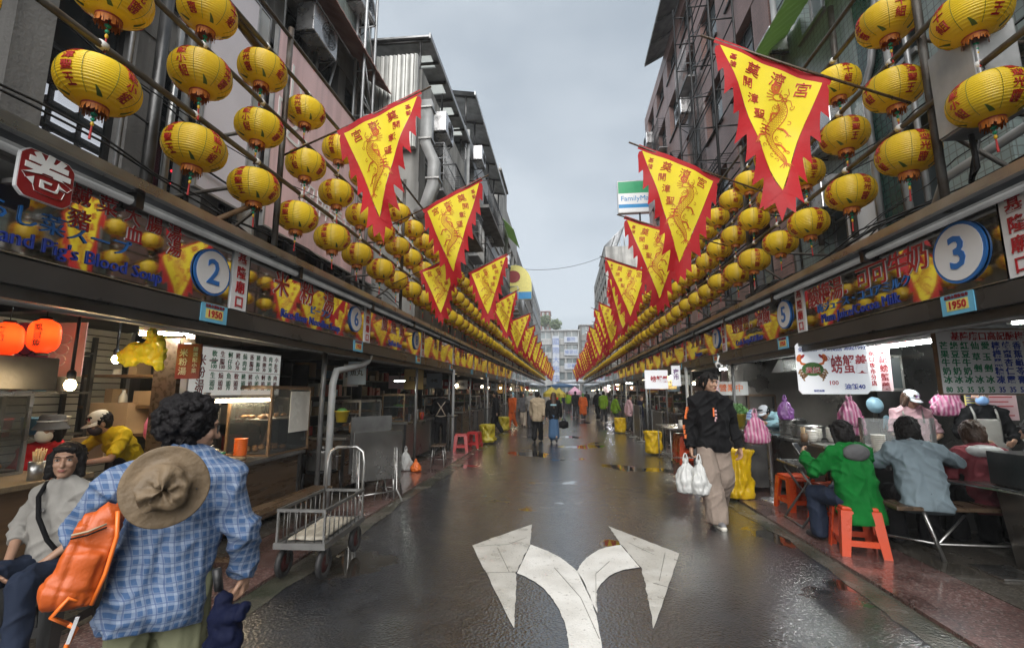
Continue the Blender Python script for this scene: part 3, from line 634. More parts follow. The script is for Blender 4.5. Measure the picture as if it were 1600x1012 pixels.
MB().tube([(.0, 0, 2.3), (.0, 0, 1.2), (.2, 0, .75), (.2, 0, .2), (0, .1, -.3), (-.2, .2, -.45)], .18, 4).build('casing', 'pvc', r)
b = MB()
for z in (2.1, 1.3, .3): b.bx(-.16+(.2 if z < 1 else 0), .16+(.2 if z < 1 else 0), -.16, .16, z-.02, z+.02)
b.build('flange', 'steel', r)
def balcony(x, y0, y1, z, sd, label):
    r = empty('balcony', (x, (y0+y1)/2, z), label, 'balcony', 'balconies on the facades'); h = (y1-y0)/2
    MB().bx(0, -sd*.75, -h, h, -.12, 0).build('slab', 'concrete', r); b = MB()
    for k in range(int(h*2/.13)): y = -h+.06+k*.13; b.tube([(-sd*.72, y, 0), (-sd*.72, y, .95)], .009, 4)
    b.tube([(0, -h+.03, .95), (-sd*.72, -h+.03, .95), (-sd*.72, h-.03, .95), (0, h-.03, .95)], .02, 5); b.build('railing', 'steel_dark', r); return r
balcony(-3.38, 10.6, 14.6, 6.4, -1, 'railed balcony on the corrugated left building, under its skylights')
balcony(-3.38, 15.6, 20.2, 8.4, -1, 'upper railed balcony on the tall grey left building'); balcony(-3.38, 15.4, 22.5, 5.9, -1, 'lower long railed balcony on the tall grey left building')
acunit(-3.15, 11.2, 8.4, -1, 'white air conditioner high on the corrugated left building'); acunit(-3.15, 16.4, 10.4, -1, 'air conditioner high on the tall grey left building'); acunit(-3.2, 19.0, 8.2, -1, 'air conditioner beside the upper balcony of the grey left building'); acunit(-3.25, 26, 9, -1, 'air conditioner on the left building with the green awning')
sheet_awning('awning', 'green sheet awning high on the left row under a concrete tower', -3.48, -2.75, 25.0, 28.5, 11.7, 10.9, 'green_awning')
r = empty('water_tower', (-4.3, 26.5, 13.2), 'pale concrete stair tower on a left row roof', 'tower'); MB().bx(-1, .75, -1.6, 1.6, 0, 1.3).build('wall', 'concrete_pale', r); MB().bx(-1.1, .85, -1.7, 1.7, 1.3, 1.42).build('roof', 'concrete', r); MB().tube([(.5, 0, 1.4), (.5, 0, 2.6)], .03, 5).build('aerial', 'galv', r)
for x in range(3):
    cage(-3.48, 29+x*1.7, 30.3+x*1.7, 7.0, 8.5, -1, ['near', 'middle', 'far'][x]+' metal window cage on the left building with the green awning', 'galv')
r = empty('round_billboard', (-3.2, 29.6, 7.7), 'round topped yellow billboard with a red and white badge in the left row', 'billboard')
pts = [(-1.15, 0), (1.15, 0)]+[(1.15*math.cos(a), 1.0+1.35*math.sin(a)) for a in [i*math.pi/14 for i in range(15)]]
MB().prism(pts, .15, 0, face_cam((0, 0, 0))).build('board', 'plaque_yellow', r)
MB().prism([(.5*math.cos(a)-.1, 1.55+.42*math.sin(a)) for a in [i*math.pi/8 for i in range(16)]], .02, 0, face_cam((0, -.16, 0))).build('badge', 'seal_red', r)
MB().bx(-1.14, 1.14, -.17, -.152, .02, .5).build('band', 'fm_blue', r); MB().tube([(-.9, .1, .3), (.0, .1, .3)], .05, 5).build('bracket', 'black_metal', r)
for i, (y0_, z0_) in enumerate(((10.7, 6.75), (12.6, 6.75), (15.5, 6.5), (17.3, 6.5), (19, 9.0), (20.8, 9.0), (22.3, 6.5))): cage(-3.39, y0_, y0_+1.2, z0_, z0_+1.25, -1, 'small window cage, %s from the near end of the left facades' % ORD[i], ['galv', 'steel_dark', 'paint_white'][i % 3], .4, 10)
for i, (y0_, z0_) in enumerate(((12.0, 6.65), (14.4, 6.65), (16.8, 9.4), (19.1, 9.4), (21.4, 6.65), (14.4, 12.1), (18.9, 12.1))): cage(4.59, y0_, y0_+1.4, z0_, z0_+1.3, 1, 'small window cage on the pink building, %s by height and distance' % ORD[i], ['steel_dark', 'galv'][i % 2], .35, 10)
# ---------------------------------------------------------------- facade fittings, right row
r = empty('scaffold', (4.15, 10.2, 4.0), 'black rusty scaffold tower rising in front of the pink building', 'scaffold'); b = MB()
for dx in (0, -.55):
    for dy in (0, 1.6, 3.0): b.tube([(dx, dy, 0), (dx, dy, 9.5)], .028, 5)
b.build('upright', 'black_metal', r); b = MB()
for k in range(11):
    z = k*.92
    for dx in (0, -.55): b.tube([(dx, 0, z), (dx, 3.0, z)], .018, 4); 
    for dy in (0, 1.6, 3.0): b.tube([(0, dy, z), (-.55, dy, z)], .018, 4)
    b.tube([(-.55, 0, z), (-.55, 1.6, z+.9)], .012, 4)
b.build('rail', 'black_metal', r)
b = MB()
for k in range(24): b.tube([(-.3, 1.6+.06*k, 2.8), (-.3, 1.6+.06*k, 6.4)], .006, 3).tube([(-.3, 1.6, 2.8+.15*k), (-.3, 3.0, 2.8+.15*k)], .006, 3)
b.build('mesh', 'steel_dark', r)
sheet_awning('awning', 'mossy green sheet awning above the largest flag on the right', 4.58, 3.75, 6.3, 9.1, 8.75, 8.05, 'green_awning')
cage(4.58, 5.2, 7.0, 9.6, 11.0, 1, 'white window cage above the green awning on the right', 'paint_white')
cage(4.58, 2.4, 5.0, 6.0, 7.4, 1, 'grey window cage above the lanterns nearest on the right', 'galv', .4)
r = empty('eave', (4.6, 14.2, 16.3), 'dark projecting roof eave of the pink building', 'eave'); MB().add([(1, -5, 1.0), (-.75, -5, 0), (-.75, 5, 0), (1, 5, 1.0), (1, -5, .8), (-.75, -5, -.15), (-.75, 5, -.15), (1, 5, .8)], [(0, 1, 2, 3), (7, 6, 5, 4), (1, 5, 6, 2), (0, 4, 5, 1)]).build('roof', 'concrete_dark', r)
b = MB()
for k in range(9): b.tube([(.9, -4.8+k*1.2, .72), (-.72, -4.8+k*1.2, -.18)], .05, 4)
b.build('rafter', 'concrete_dark', r)
for i, (y, z, t) in enumerate(((21.6, 13.6, 'high on the far end of the pink building'), (7.9, 4.55, 'behind the right lanterns beside a small pink notice'), (18.2, 8.4, 'low on the pink building'), (15.5, 11.2, 'on the middle of the pink building'))): acunit(4.35, y, z, 1, 'air conditioner '+t)
for i, (y, z) in enumerate(((16.4, 10.1), (16.9, 9.6))):
    r = empty('loudspeaker', (4.3, y, z), ['upper', 'lower'][i]+' black horn loudspeaker on the pink building', 'loudspeaker', 'horn loudspeakers on the pink building'); T = Matrix.Rotation(R(-75), 4, 'Y')
    MB().lathe([(.05, -.2), (.07, 0), (.12, .15), (.26, .32), (.27, .34)], 14, T=T).build('horn', 'black_metal', r); MB().tube([(.3, 0, -.1), (0, 0, -.1)], .02, 5).build('bracket', 'black_metal', r)
r = empty('shop_sign', (4.0, 25, 11.6), 'projecting shop sign with green, white and blue bands above the right flags', 'sign')
MB().bx(-.8, 1.4, 0, .3, 0, 1.9).build('casing', 'frame_alu', r)
for nm, m, a, c in (('green_band', 'fm_green', 1.15, 1.85), ('white_band', 'sign_white', .5, 1.15), ('blue_band', 'fm_blue', .28, .5), ('white_band', 'sign_white', .04, .28)): MB().bx(-.77, 1.37, -.012, -.002, a, c).build(nm, m, r)
MB().text('FamilyMart', .42, face_cam((.28, -.02, .83)), 0, .004).build('lettering', 'fm_blue', r)
MB().tube([(.4, .15, -.6), (.4, .15, 0)], .05, 5).tube([(1.4, .15, 1), (2.2, .15, 1)], .05, 5).build('bracket', 'black_metal', r)
r = empty('roof_shed', (4.6, 42, 14.05), 'slatted open roof shed on a far right building', 'shed'); b = MB()
for k in range(14): b.tube([(-.9, -3+k*.5, .2+.0*k), (.8, -3+k*.5, 1.9)], .05, 4)
for x, z in ((-.9, .2), (0, 1.1), (.8, 1.9)): b.tube([(x, -3.1, z), (x, 3.6, z)], .06, 4)
b.build('slat', 'galv', r); b = MB()
for y in (-3, 0, 3.4): b.tube([(.8, y, 0), (.8, y, 1.9)], .05, 5)
b.build('post', 'galv', r)
tag(MB().bx(4.56, 4.6, 6.9, 7.55, 3.9, 4.5).build('notice', 'sign_white'), 'small white and pink notice behind the right lanterns', 'notice')
pipe([(4.4, 6.05, 3.1), (4.4, 6.05, 9.5)], .05, 'grey drain pipe beside the dark green tiled pier on the right', 'pvc')
pipe([(4.45, 8.95, 3.1), (4.45, 8.95, 12)], .06, 'grey drain pipe next to the green awning on the right', 'pvc')
pipe([(4.4, 3.2, 4.0), (4.0, 3.6, 3.9), (3.7, 4.6, 3.65), (3.7, 4.9, 3.2)], .045, 'bent pale pipe above the right canopy', 'pvc')
tag(MB().bx(4.55, 4.594, 6.3, 6.85, 3.2, 12).build('tile_pier', 'tile_green'), 'dark green tiled pier on the nearest right building', 'pier')
pipe([(-4.55, 4.62, 3.1), (-4.55, 4.62, 9)], .05, 'grey drain pipe left of the mauve hoarding', 'pvc'); pipe([(-3.3, 15.0, 3.2), (-3.3, 15.0, 11)], .06, 'pale drain pipe between the corrugated and the grey left buildings', 'pvc')
pipe([(-4.4, 4.1, 3.2), (-4.4, 4.1, 6.2)], .06, 'dark conduit beside the lit shop window', 'steel_dark'); pipe([(-4.5, 4.4, 3.2), (-4.5, 4.4, 6.2)], .04, 'thin conduit beside the lit shop window', 'steel')
r = empty('junction_box', (3.12, 3.5, 3.55), 'grey metal junction box on the right lantern rack', 'junction box'); MB().bx(-.14, .14, -.2, .2, 0, .72).build('casing', 'galv', r, bevel=.012); MB().bx(-.155, -.142, -.185, .185, .015, .705).build('door', 'galv', r); MB().tube([(0, .1, 0), (.05, .15, -.25), (.12, .3, -.3), (.15, .2, .1)], .02, 6).build('cable', 'cable', r)
def cable(p0, p1, sag, rad, label, group=None, n=14):
    p0, p1 = Vector(p0), Vector(p1); pts = [p0.lerp(p1, i/n)-Vector((0, 0, sag*4*(i/n)*(1-i/n))) for i in range(n+1)]
    return tag(MB().tube(pts, rad, 5).build('cable', 'cable'), label, 'cable', group)
cable((-3.5, 36, 11.6), (3.75, 42, 14.2), .5, .02, 'single black wire crossing the sky above the street')
q = random.Random(3)
for sd, nm in ((-1, 'left'), (1, 'right')):
    for k in range(9):
        y = .6
        z = 3.28+q.random()*.5; x = sd*(3.7+.6*q.random()); pts = []
        while y < 30: pts.append((x+q.uniform(-.05, .05), y, z-.12*math.sin((y % 3)/3*math.pi)*(1+k % 3)*.6+q.uniform(-.02, .02))); y += .5
        tag(MB().tube(pts, q.choice((.01, .012, .018)), 5).build('cable', 'cable'), 'black cable sagging above the %s canopy behind the lanterns' % nm, 'cable', 'cables above the %s canopy' % nm)
q = random.Random(31)
for sd, nm, X_ in ((-1, 'left', -4.6), (1, 'right', 4.5)):
    for k in range(9):
        y_ = (3.0+.85*k if sd < 0 else 2.6+.8*k)+q.uniform(-.2, .2); rr_ = q.choice((.018, .025, .035, .05)); z0_ = q.uniform(3.2, 4.6); z1_ = z0_+q.uniform(2.5, 6)
        pipe([(X_, y_, z0_), (X_, y_, z1_), (X_, y_+q.uniform(-.5, .5), z1_+.25), (X_, y_+q.uniform(-.5, .5), z1_+1.2)], rr_, '%s thin pipe along the nearest %s facade' % (ORD[k], nm), q.choice(['pvc', 'steel_dark', 'pipe_rust', 'galv']), 7, group='thin pipes on the nearest facades')
    for k in range(4):
        y_ = (5.0, 7.2, 8.8, 3.6)[k]; acunit(sd*4.42 if sd > 0 else -4.5, y_+(.4 if sd > 0 else 0), (7.0, 5.6, 8.4, 6.0)[k] if sd > 0 else (7.6, 8.0, 10.2, 6.9)[k], sd, '%s air conditioner on the nearest %s facade' % (ORD[k], nm))
    for k in range(7):
        pts = []; y_ = 1.5+k*1.1; z_ = q.uniform(3.4, 5.6); x_ = sd*(4.0+.5*q.random())
        for i in range(14): pts.append((x_+q.uniform(-.02, .02), y_+i*.42, z_-.22*math.sin(i/13*math.pi)+.03*math.sin(i*2.1)))
        tag(MB().tube(pts, q.choice((.007, .01, .014)), 5).build('cable', 'cable'), 'loose black cable slung along the nearest %s facade' % nm, 'cable', 'loose cables on the nearest %s facade' % nm)
# ---------------------------------------------------------------- canopies
def canopy(sd, nm):
    r = empty('market_canopy', (sd*3.1, 37, 2.2), 'long metal canopy over the stalls of the %s row' % nm, 'canopy'); y0, y1 = -36.8, 35
    def X(x): return sd*(x-3.1)
    b = MB(); b.add([(X(2.9), y0, .84), (X(4.65), y0, 1.1), (X(4.65), y1, 1.1), (X(2.9), y1, .84), (X(2.9), y0, .8), (X(4.65), y0, 1.06), (X(4.65), y1, 1.06), (X(2.9), y1, .8)], [(0, 1, 2, 3), (7, 6, 5, 4), (0, 4, 5, 1), (3, 2, 6, 7)]); b.build('roof', 'steel_dark', r)
    b = MB(); b.bx(X(2.868), X(2.897), y0, y1, .792, .852).bx(X(2.868), X(2.93), y0, y1, .778, .79); b.build('edge_strip', 'steel', r)
    MB().tube([(X(3.0), y0, .73), (X(3.0), y1, .73)], .035, 8).build('conduit', 'pvc', r)
    b = MB()
    for k in range(36): b.bx(X(2.95), X(3.05), y0+k*2+.5, y0+k*2+.56, .68, .79)
    b.build('clip', 'steel_dark', r)
    MB().bx(X(3.13), X(3.18), y0, y1, .0, .8).build('back_sheet', 'steel_dark', r)
    MB().bx(X(3.06), X(3.128), y0, y1, 0.0, .16).build('lower_beam', 'beam_steel', r, bevel=.008)
    b = MB(); b.bx(X(3.1), X(3.16), y0, y1, -.075, -.002)
    for k in range(4): b.bx(X(3.2+k*.09), X(3.25+k*.09), y0, y1, -.05+.01*(k % 2), .0)
    b.build('shutter_housing', 'steel_dark', r)
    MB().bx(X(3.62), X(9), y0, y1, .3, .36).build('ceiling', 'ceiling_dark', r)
    b = MB()
    for k in range(24): b.bx(X(3.2), X(6.6), y0+.25+k*2.95, y0+.37+k*2.95, .1, .295)
    b.build('cross_beam', 'steel_dark', r)
    for k in range(3): MB().tube([(X(3.4+k*.3), y0, -.03+.05*k), (X(3.4+k*.3), y1, -.03+.05*k)], .03+.012*(k == 1), 7).build('pipe', 'steel_worn', r)
canopy(-1, 'left'); canopy(1, 'right')
# ---------------------------------------------------------------- mirror fascia signs
def fascia(sd, y0, y1, label, red=(), blue=(), jp=None, num=None, seal=None, small=False):
    yc = (y0+y1)/2; Ln = y1-y0-.26; r = empty('fascia_sign', (sd*3.06, yc, 2.37), label, 'sign', 'mirror fascia signs along the %s canopy' % ('left' if sd < 0 else 'right'))
    mb = MB(); ny = 12 if y0 < 30 else 2
    mb.bx(0, sd*.03, -Ln/2, Ln/2, .005, .57); mb.build('mirror_board', 'fascia_mirror', r)
    f = MB(); f.bx(-sd*.008, sd*.03, -Ln/2, Ln/2, -.004, .004).bx(-sd*.008, sd*.03, -Ln/2, Ln/2, .571, .58); f.build('frame', 'steel', r)
    def face(u, z): return side_face(sd, (-sd*.006, -sd*u, z))     # u runs to the reader's right
    if red:
        b = MB(); o = MB()
        for s, u, z, sz, gap in red:
            n = len(s)
            for i, ch in enumerate(s):
                uu = u+(i-(n-1)/2)*sz*gap; b.text(ch, sz, face(uu, z), 0, .004, .004); o.text(ch, sz, face(uu, z) @ Matrix.Translation((0, 0, -.003)), 0, .002, .018)
        b.build('lettering', 'text_red', r); o.build('lettering_edge', 'text_white', r)
    for s, u, z, sz in blue: MB().text(s, sz, face(u, z), 0, .003, .0, sx=.98).build('english_lettering', 'text_blue', r)
    if jp: MB().text(jp[0], jp[3], face(jp[1], jp[2]), 0, .003, .0, sx=1.1).build('kana_lettering', 'disc_blue', r)
    if num:
        u, z, rad = num[1], num[2], num[3]; T = face(u, z); ci = lambda q: [(q*math.cos(i*math.pi/16), q*math.sin(i*math.pi/16)) for i in range(32)]
        d = MB().prism(ci(rad), .014, 0, T).build('number_disc', 'disc_blue', r)
        MB().prism(ci(rad*.9), .004, 0, T @ Matrix.Translation((0, 0, .0145))).build('disc_face', 'sign_white', d); MB().text(num[0], rad*1.5, T @ Matrix.Translation((0, -.01, .021)), 0, .003, .015).build('numeral', 'disc_blue', d)
    if seal:
        T = face(seal[1], seal[2]) @ Matrix.Translation((0, 0, .125)); s = seal[3]/2; rr = lambda q: [(q*(1 if abs(math.cos(a)) > .3 else 1)*max(-1, min(1, 1.22*math.cos(a))), q*max(-1, min(1, 1.22*math.sin(a)))) for a in [i*math.pi/20 for i in range(40)]]
        d = MB().prism(rr(s), .02, 0, T).box((0, 0, -.06), (.03, .03, .115), 0, T).build('seal_board', 'sign_white', r); MB().prism(rr(s*.965), .003, 0, T @ Matrix.Translation((0, 0, .0205))).build('seal_face', 'seal_red', d); MB().text('卷', s*1.75, T @ Matrix.Translation((0, .0, .026)), 0, .003, .03).build('seal_character', 'text_white', d)
    return r
def plate(sd, y, label):
    r = empty('name_plate', (sd*3.052, y, 2.66), label, 'name plate', 'white name plates along the %s canopy' % ('left' if sd < 0 else 'right')); MB().bx(0, sd*.03, -.105, .105, -.29, .3).build('board', 'sign_white', r)
    if y < 24: MB().text('基隆廟口', .125, side_face(sd, (-sd*.004, 0, .2)), 0, .003, .01, vert=True, gap=1.12).build('lettering', 'text_red', r)
def plaque(sd, y, label, n):
    r = empty('plaque', (sd*3.052, y, 2.28), label, 'plaque', 'blue plaques along the %s beam' % ('left' if sd < 0 else 'right')); T = side_face(sd, (0, 0, 0))
    MB().bx(0, sd*.012, -.15, .15, -.075, .085).build('board', 'plaque_blue', r)
    if n: MB().bx(-sd*.002, -sd*.0005, -.1, .1, -.045, .04).build('number_field', 'plaque_yellow', r); MB().text('1950', .085, side_face(sd, (-sd*.004, 0, -.005)), 0, .002, .02).build('numerals', 'text_red', r); MB().text('基隆市攤販協會', .032, side_face(sd, (-sd*.003, 0, .062)), 0, .002).build('lettering', 'text_dkred', r)
LB = [1.06+2.85*k for k in range(26)]; RB = [.42+2.885*k for k in range(26)]
fascia(-1, LB[0], LB[1], 'mirror sign for pork blood soup with a red seal board and number 2', [('鹹菜大腸湯', .3, .47, .135, 1.32), ('豬', -.04, .31, .14, 1), ('血', .33, .34, .14, 1), ('湯', .67, .35, .14, 1)], [("Vegetable and Pig's Blood Soup", -.18, .09, .125)], ('からし菜スープ', -.18, .22, .13), ('2', 1.07, .27, .205), ('', -.36, .43, .28))
fascia(-1, LB[1], LB[2], 'mirror sign for rice noodle soup with number 6', [('米粉湯', -.28, .38, .29, 1.75)], [('Rice-flour Noodles Soup', -.1, .09, .135)], ('ビーフン', .05, .225, .11), ('6', 1.0, .3, .19))
fascia(-1, LB[2], LB[3], 'mirror sign for fish rice, third of the left canopy', [('旗魚飯', -.3, .38, .26, 1.6)], [('Sailfish Rice', -.2, .1, .14)], None, ('8', .95, .3, .19))
fascia(1, RB[0], RB[1], 'plain mirror sign at the near end of the right canopy')
fascia(1, RB[1], RB[2], 'mirror sign for plum juice and cocoa milk with number 3', [('酸梅湯．可可牛奶', -.28, .37, .26, .92)], [('Plum Juice/Cocoa Milk', -.35, .09, .145)], ('梅ジュース・ココアミルク', -.3, .215, .115), ('3', .98, .3, .24))
fascia(1, RB[2], RB[3], 'mirror sign for crab soup and oil rice with number 5', [('螃蟹羹．油飯', -.2, .37, .26, 1.0)], [('Crab Soup/Oil Rice', -.3, .09, .145)], None, ('5', 1.02, .3, .2))
fascia(1, RB[3], RB[4], 'mirror sign with number 7, fourth of the right canopy', [('天婦羅', -.3, .37, .26, 1.5)], [('Tempura', -.3, .1, .15)], None, ('7', 1.02, .3, .2))
for sd, B, k0, nm in ((-1, LB, 3, 'left'), (1, RB, 4, 'right')):
    for k in range(k0, 25):
        near = k < 9
        fascia(sd, B[k], B[k+1], ('%s mirror sign from the near end of the %s canopy, with dark red characters' % (ORD[k], nm)) if near else 'small far mirror sign of the %s canopy, glinting red and yellow' % nm,
               [(['肉羹', '魯肉飯', '泡泡冰', '海鮮', '甜不辣', '鰻羹'][k % 6], -.2, .35, .26, 1.5)] if near else ())
    for k in range(1, 25):
        plate(sd, B[k], ('white name plate with red characters, %s from the near end of the %s canopy' % (ORD[k-1], nm)) if k < 8 else 'small far white name plate on the %s canopy' % nm)
        plaque(sd, B[k]+(-.28 if sd < 0 else .55), ('pale blue plaque with a red 1950 on the %s beam, %s from the near end' % (nm, ORD[k-1])) if k < 5 else 'tiny far blue plaque on the %s beam' % nm, k < 5)
# ---------------------------------------------------------------- lantern racks
RL, RH = .228, .176
def lrad(z):   # radius of the paper body at height z
    u = min(1, abs(z)/RH); return max(.062, RL*(1-u**2.3)**.5)
def lantern_proto():
    r = empty('paper_lantern', (0, 0, 0), 'yellow paper lantern', 'lantern'); prof = []; n = 20*4
    for i in range(n+1):
        z = -RH*.965+2*RH*.965*i/n; prof.append((lrad(z)-.0065*abs(math.cos(math.pi*20*i/n))**5, z))
    b = MB(); b.lathe(prof, 40)
    body = b.build('paper_body', 'lantern_yellow', r)
    t = MB()
    for k, s in enumerate(('開漳聖王', '攤販小組', '歡迎光臨', '第十組')):
        n = len(s); gs = .069 if n == 4 else .078
        for i, ch in enumerate(s):
            zc = .0+(n-1)/2*gs*1.06-i*gs*1.06; vs, fs = text_mesh(ch, .012, 'CENTER'); out = []
            for x, y, z in vs:
                zz = zc+y*gs*.95; a = -math.pi/2+k*math.pi/2+x*gs*1.15/RL; q = lrad(zz)+.003+.002*z; out.append((q*math.cos(a), q*math.sin(a), zz))
            t.add(out, fs)
    t.build('lettering', 'lantern_text', body)
    s = MB()
    for k in range(8):
        a = k*math.pi/4+.39
        s.tube([((lrad(z)+.0012)*math.cos(a), (lrad(z)+.0012)*math.sin(a), z) for z in [-.15+.3*i/14 for i in range(15)]], .0016, 3)
    s.build('seam', 'lantern_leaf', body)
    lf = MB()
    for k in range(4):
        a0 = k*math.pi/2-.785; pts = []
        for i in range(6):
            v = -.112-.008*i; q = lrad(v)+.0045
            for s_ in (-1, 1): a = a0+.12*(i-2)*.3+s_*(.015+.02*i); pts.append((q*math.cos(a), q*math.sin(a), v))
        lf.add(pts, [(i*2, i*2+1, i*2+3, i*2+2) for i in range(5)])
    lf.build('leaf_print', 'lantern_leaf', body)
    c = MB().lathe([(.0, .172), (.05, .172), (.07, .166), (.07, .156), (.06, .152)], 20); c.build('top_cap', 'lantern_ring', r)
    c = MB().lathe([(.066, -.155), (.073, -.16), (.073, -.178), (.062, -.18)], 20)
    for k in range(6): a = k*math.pi/3; c.tube([(.063*math.cos(a), .063*math.sin(a), -.176), (-.063*math.cos(a), -.063*math.sin(a), -.176)], .005, 4)
    c.lathe([(.02, -.18), (.028, -.183), (.02, -.186)], 10)
    c.build('bottom_ring', 'lantern_ring', r)
    f = MB(); q = random.Random(5)
    for k in range(54):
        a = k*2*math.pi/54; l = .03+.03*q.random(); w = .0042; p = Vector((.071*math.cos(a), .071*math.sin(a), -.178)); d = Vector((-math.sin(a), math.cos(a), 0))*w; o = Vector((math.cos(a), math.sin(a), 0))*q.uniform(-.006, .008)
        f.add([p-d, p+d, p+d+o-Vector((0, 0, l)), p-d+o-Vector((0, 0, l))], [(0, 1, 2, 3)])
    f.build('fringe', 'lantern_fringe', r)
    h = MB().tube([(0, 0, .172), (.012, 0, .2), (-.01, .01, .225), (0, 0, .25)], .005, 5).tube([(.02, -.03, .25), (-.02, 0, .235), (.02, .03, .25)], .004, 4); h.build('hook', 'cable', r)
    tl = MB().tube([(0, 0, -.178), (0, 0, -.36)], .003, 4, 0); tl.ell((0, 0, -.265), (.014, .014, .013), 8, 5, 1).ell((0, 0, -.225), (.02, .02, .014), 8, 5, 1).ell((0, 0, -.297), (.011, .011, .018), 8, 5, 2).cyl((0, 0, -.31), (0, 0, -.41), .005, .008, 7, 3)
    tl.build('tassel', ['bead_green', 'bead_green', 'bead_yellow', 'tassel_red'], r)
    return r
proto = lantern_proto()
far_mb = MB(); far_mb.lathe([(lrad(-RH*.965+2*RH*.965*i/14), -RH*.965+2*RH*.965*i/14) for i in range(15)], 16, 0).lathe([(.07, -.155), (.07, -.22)], 10, 1).lathe([(.0, .18), (.07, .166)], 8, 1)
far_proto = far_mb.build('paper_lantern', ['lantern_yellow', 'lantern_ring']); tag(far_proto, 'x', 'lantern')
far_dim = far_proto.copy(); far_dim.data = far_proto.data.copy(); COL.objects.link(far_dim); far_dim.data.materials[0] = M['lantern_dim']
LROW = {-1: ((3.6, 0), (4.24, -90), (4.87, -180)), 1: ((3.655, 180), (4.3, 0), (4.94, 90))}
ROWN = ['lowest', 'middle', 'top']
first = True; rest = MB()
for sd, y0, dy, nm in ((-1, 1.62, .768, 'left'), (1, 2.54, .785, 'right')):
    for ri, (z, rz) in enumerate(LROW[sd]):
        kk = 0
        for k in range(90):
            y = y0+dy*k
            if y > 70: break
            if (nm, ri, k) in (('left', 1, 0), ('left', 2, 0)): continue
            kk += 1; loc = (sd*(3.0+rnd.uniform(-.02, .02)), y+rnd.uniform(-.04, .04), z+rnd.uniform(-.02, .015))
            if kk > 50:
                rest.add([Vector(v.co)+Vector(loc) for v in far_proto.data.vertices], [tuple(p.vertices) for p in far_proto.data.polygons], 0, True); continue
            g = 'yellow lanterns in the %s row of the %s rack' % (ROWN[ri], nm)
            lab = 'yellow paper lantern, %s from the near end of the %s row on the %s rack' % (ORD[kk-1], ROWN[ri], nm) if kk <= 14 else 'small far yellow lantern in the %s row of the %s rack, overlapping its neighbours' % (ROWN[ri], nm)
            if kk <= 22:
                if first: o = proto; first = False; o['label'] = lab; o['group'] = g
                else: o = copy_tree(proto, label=lab, group=g)
                o.rotation_euler = (R(rnd.uniform(-3, 3)), R(rnd.uniform(-3, 3)), R(rz+rnd.uniform(-9, 9))); s = rnd.uniform(.97, 1.03); o.scale = (s, s, s*rnd.uniform(.96, 1.03))
            else:
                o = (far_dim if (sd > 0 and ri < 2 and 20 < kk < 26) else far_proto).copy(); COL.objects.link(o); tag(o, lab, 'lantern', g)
            o.location = loc
bpy.data.objects.remove(far_proto); bpy.data.objects.remove(far_dim)
rest.build('far_lanterns', 'lantern_yellow', kind='stuff', label='farthest yellow lanterns of both racks merging into strings', category='lanterns')
def rack(sd, nm, yp):
    r = empty('lantern_rack', (sd*3.0, 36, 3.0), 'rack of dark steel pipes carrying the lanterns of the %s row' % nm, 'rack')
    for z, _ in LROW[sd]: 
        pts = [(rnd.uniform(-.01, .01), -36+3*i, z+.27-3.0+rnd.uniform(-.012, .012)) for i in range(24)]; MB().tube(pts, .024, 8).build('rail', 'pipe_rust', r)
    MB().tube([(sd*.05, -36+3*i, 2.62) for i in range(24)], .022, 8).build('rail', 'pipe_rust', r)
    y = yp
    while y < 70:
        MB().tube([(sd*.06, y-36, .02), (sd*.06, y-36, 2.75)], .032, 8).build('post', 'pipe_rust', r)
        b = MB()
        for zz in (.9, 1.55): b.tube([(sd*.06, y-36, zz), (sd*(1.6 if sd < 0 else 1.5), y-36+.1, zz-.1)], .022, 6)
        b.tube([(sd*.08, y-36, .75), (sd*.9, y-36+.05, .15)], .02, 5); b.build('brace', 'pipe_rust', r)
        y += 3.8
    b = MB()
    for z, _ in LROW[sd]:
        for k in range(30):
            yy = -36+2.38+.768*k if sd < 0 else -36+2.54+.785*k
            b.lathe([(.03, -.025), (.032, 0), (.03, .025)], 8, 0, (0, 0, 0), T=Matrix.Translation((0, yy, z+.27-3.0)) @ Matrix.Rotation(R(90), 4, 'X'))
    b.build('tie', 'paint_white', r)
rack(-1, 'left', 4.37); rack(1, 'right', 3.83)
pipe([(-3.08, 3.0, 5.25), (-3.1, 4.35, 5.08)], .05, 'brown bamboo pole end lashed above the left lanterns', 'wood_wet', 8, 'pole', 'bamboo_pole')
pipe([(-3.05, 3.45, 3.05), (-3.0, 3.9, 3.4)], .025, 'short brown stick leaning under the left lanterns', 'wood', 6, 'stick', 'wooden_stick')
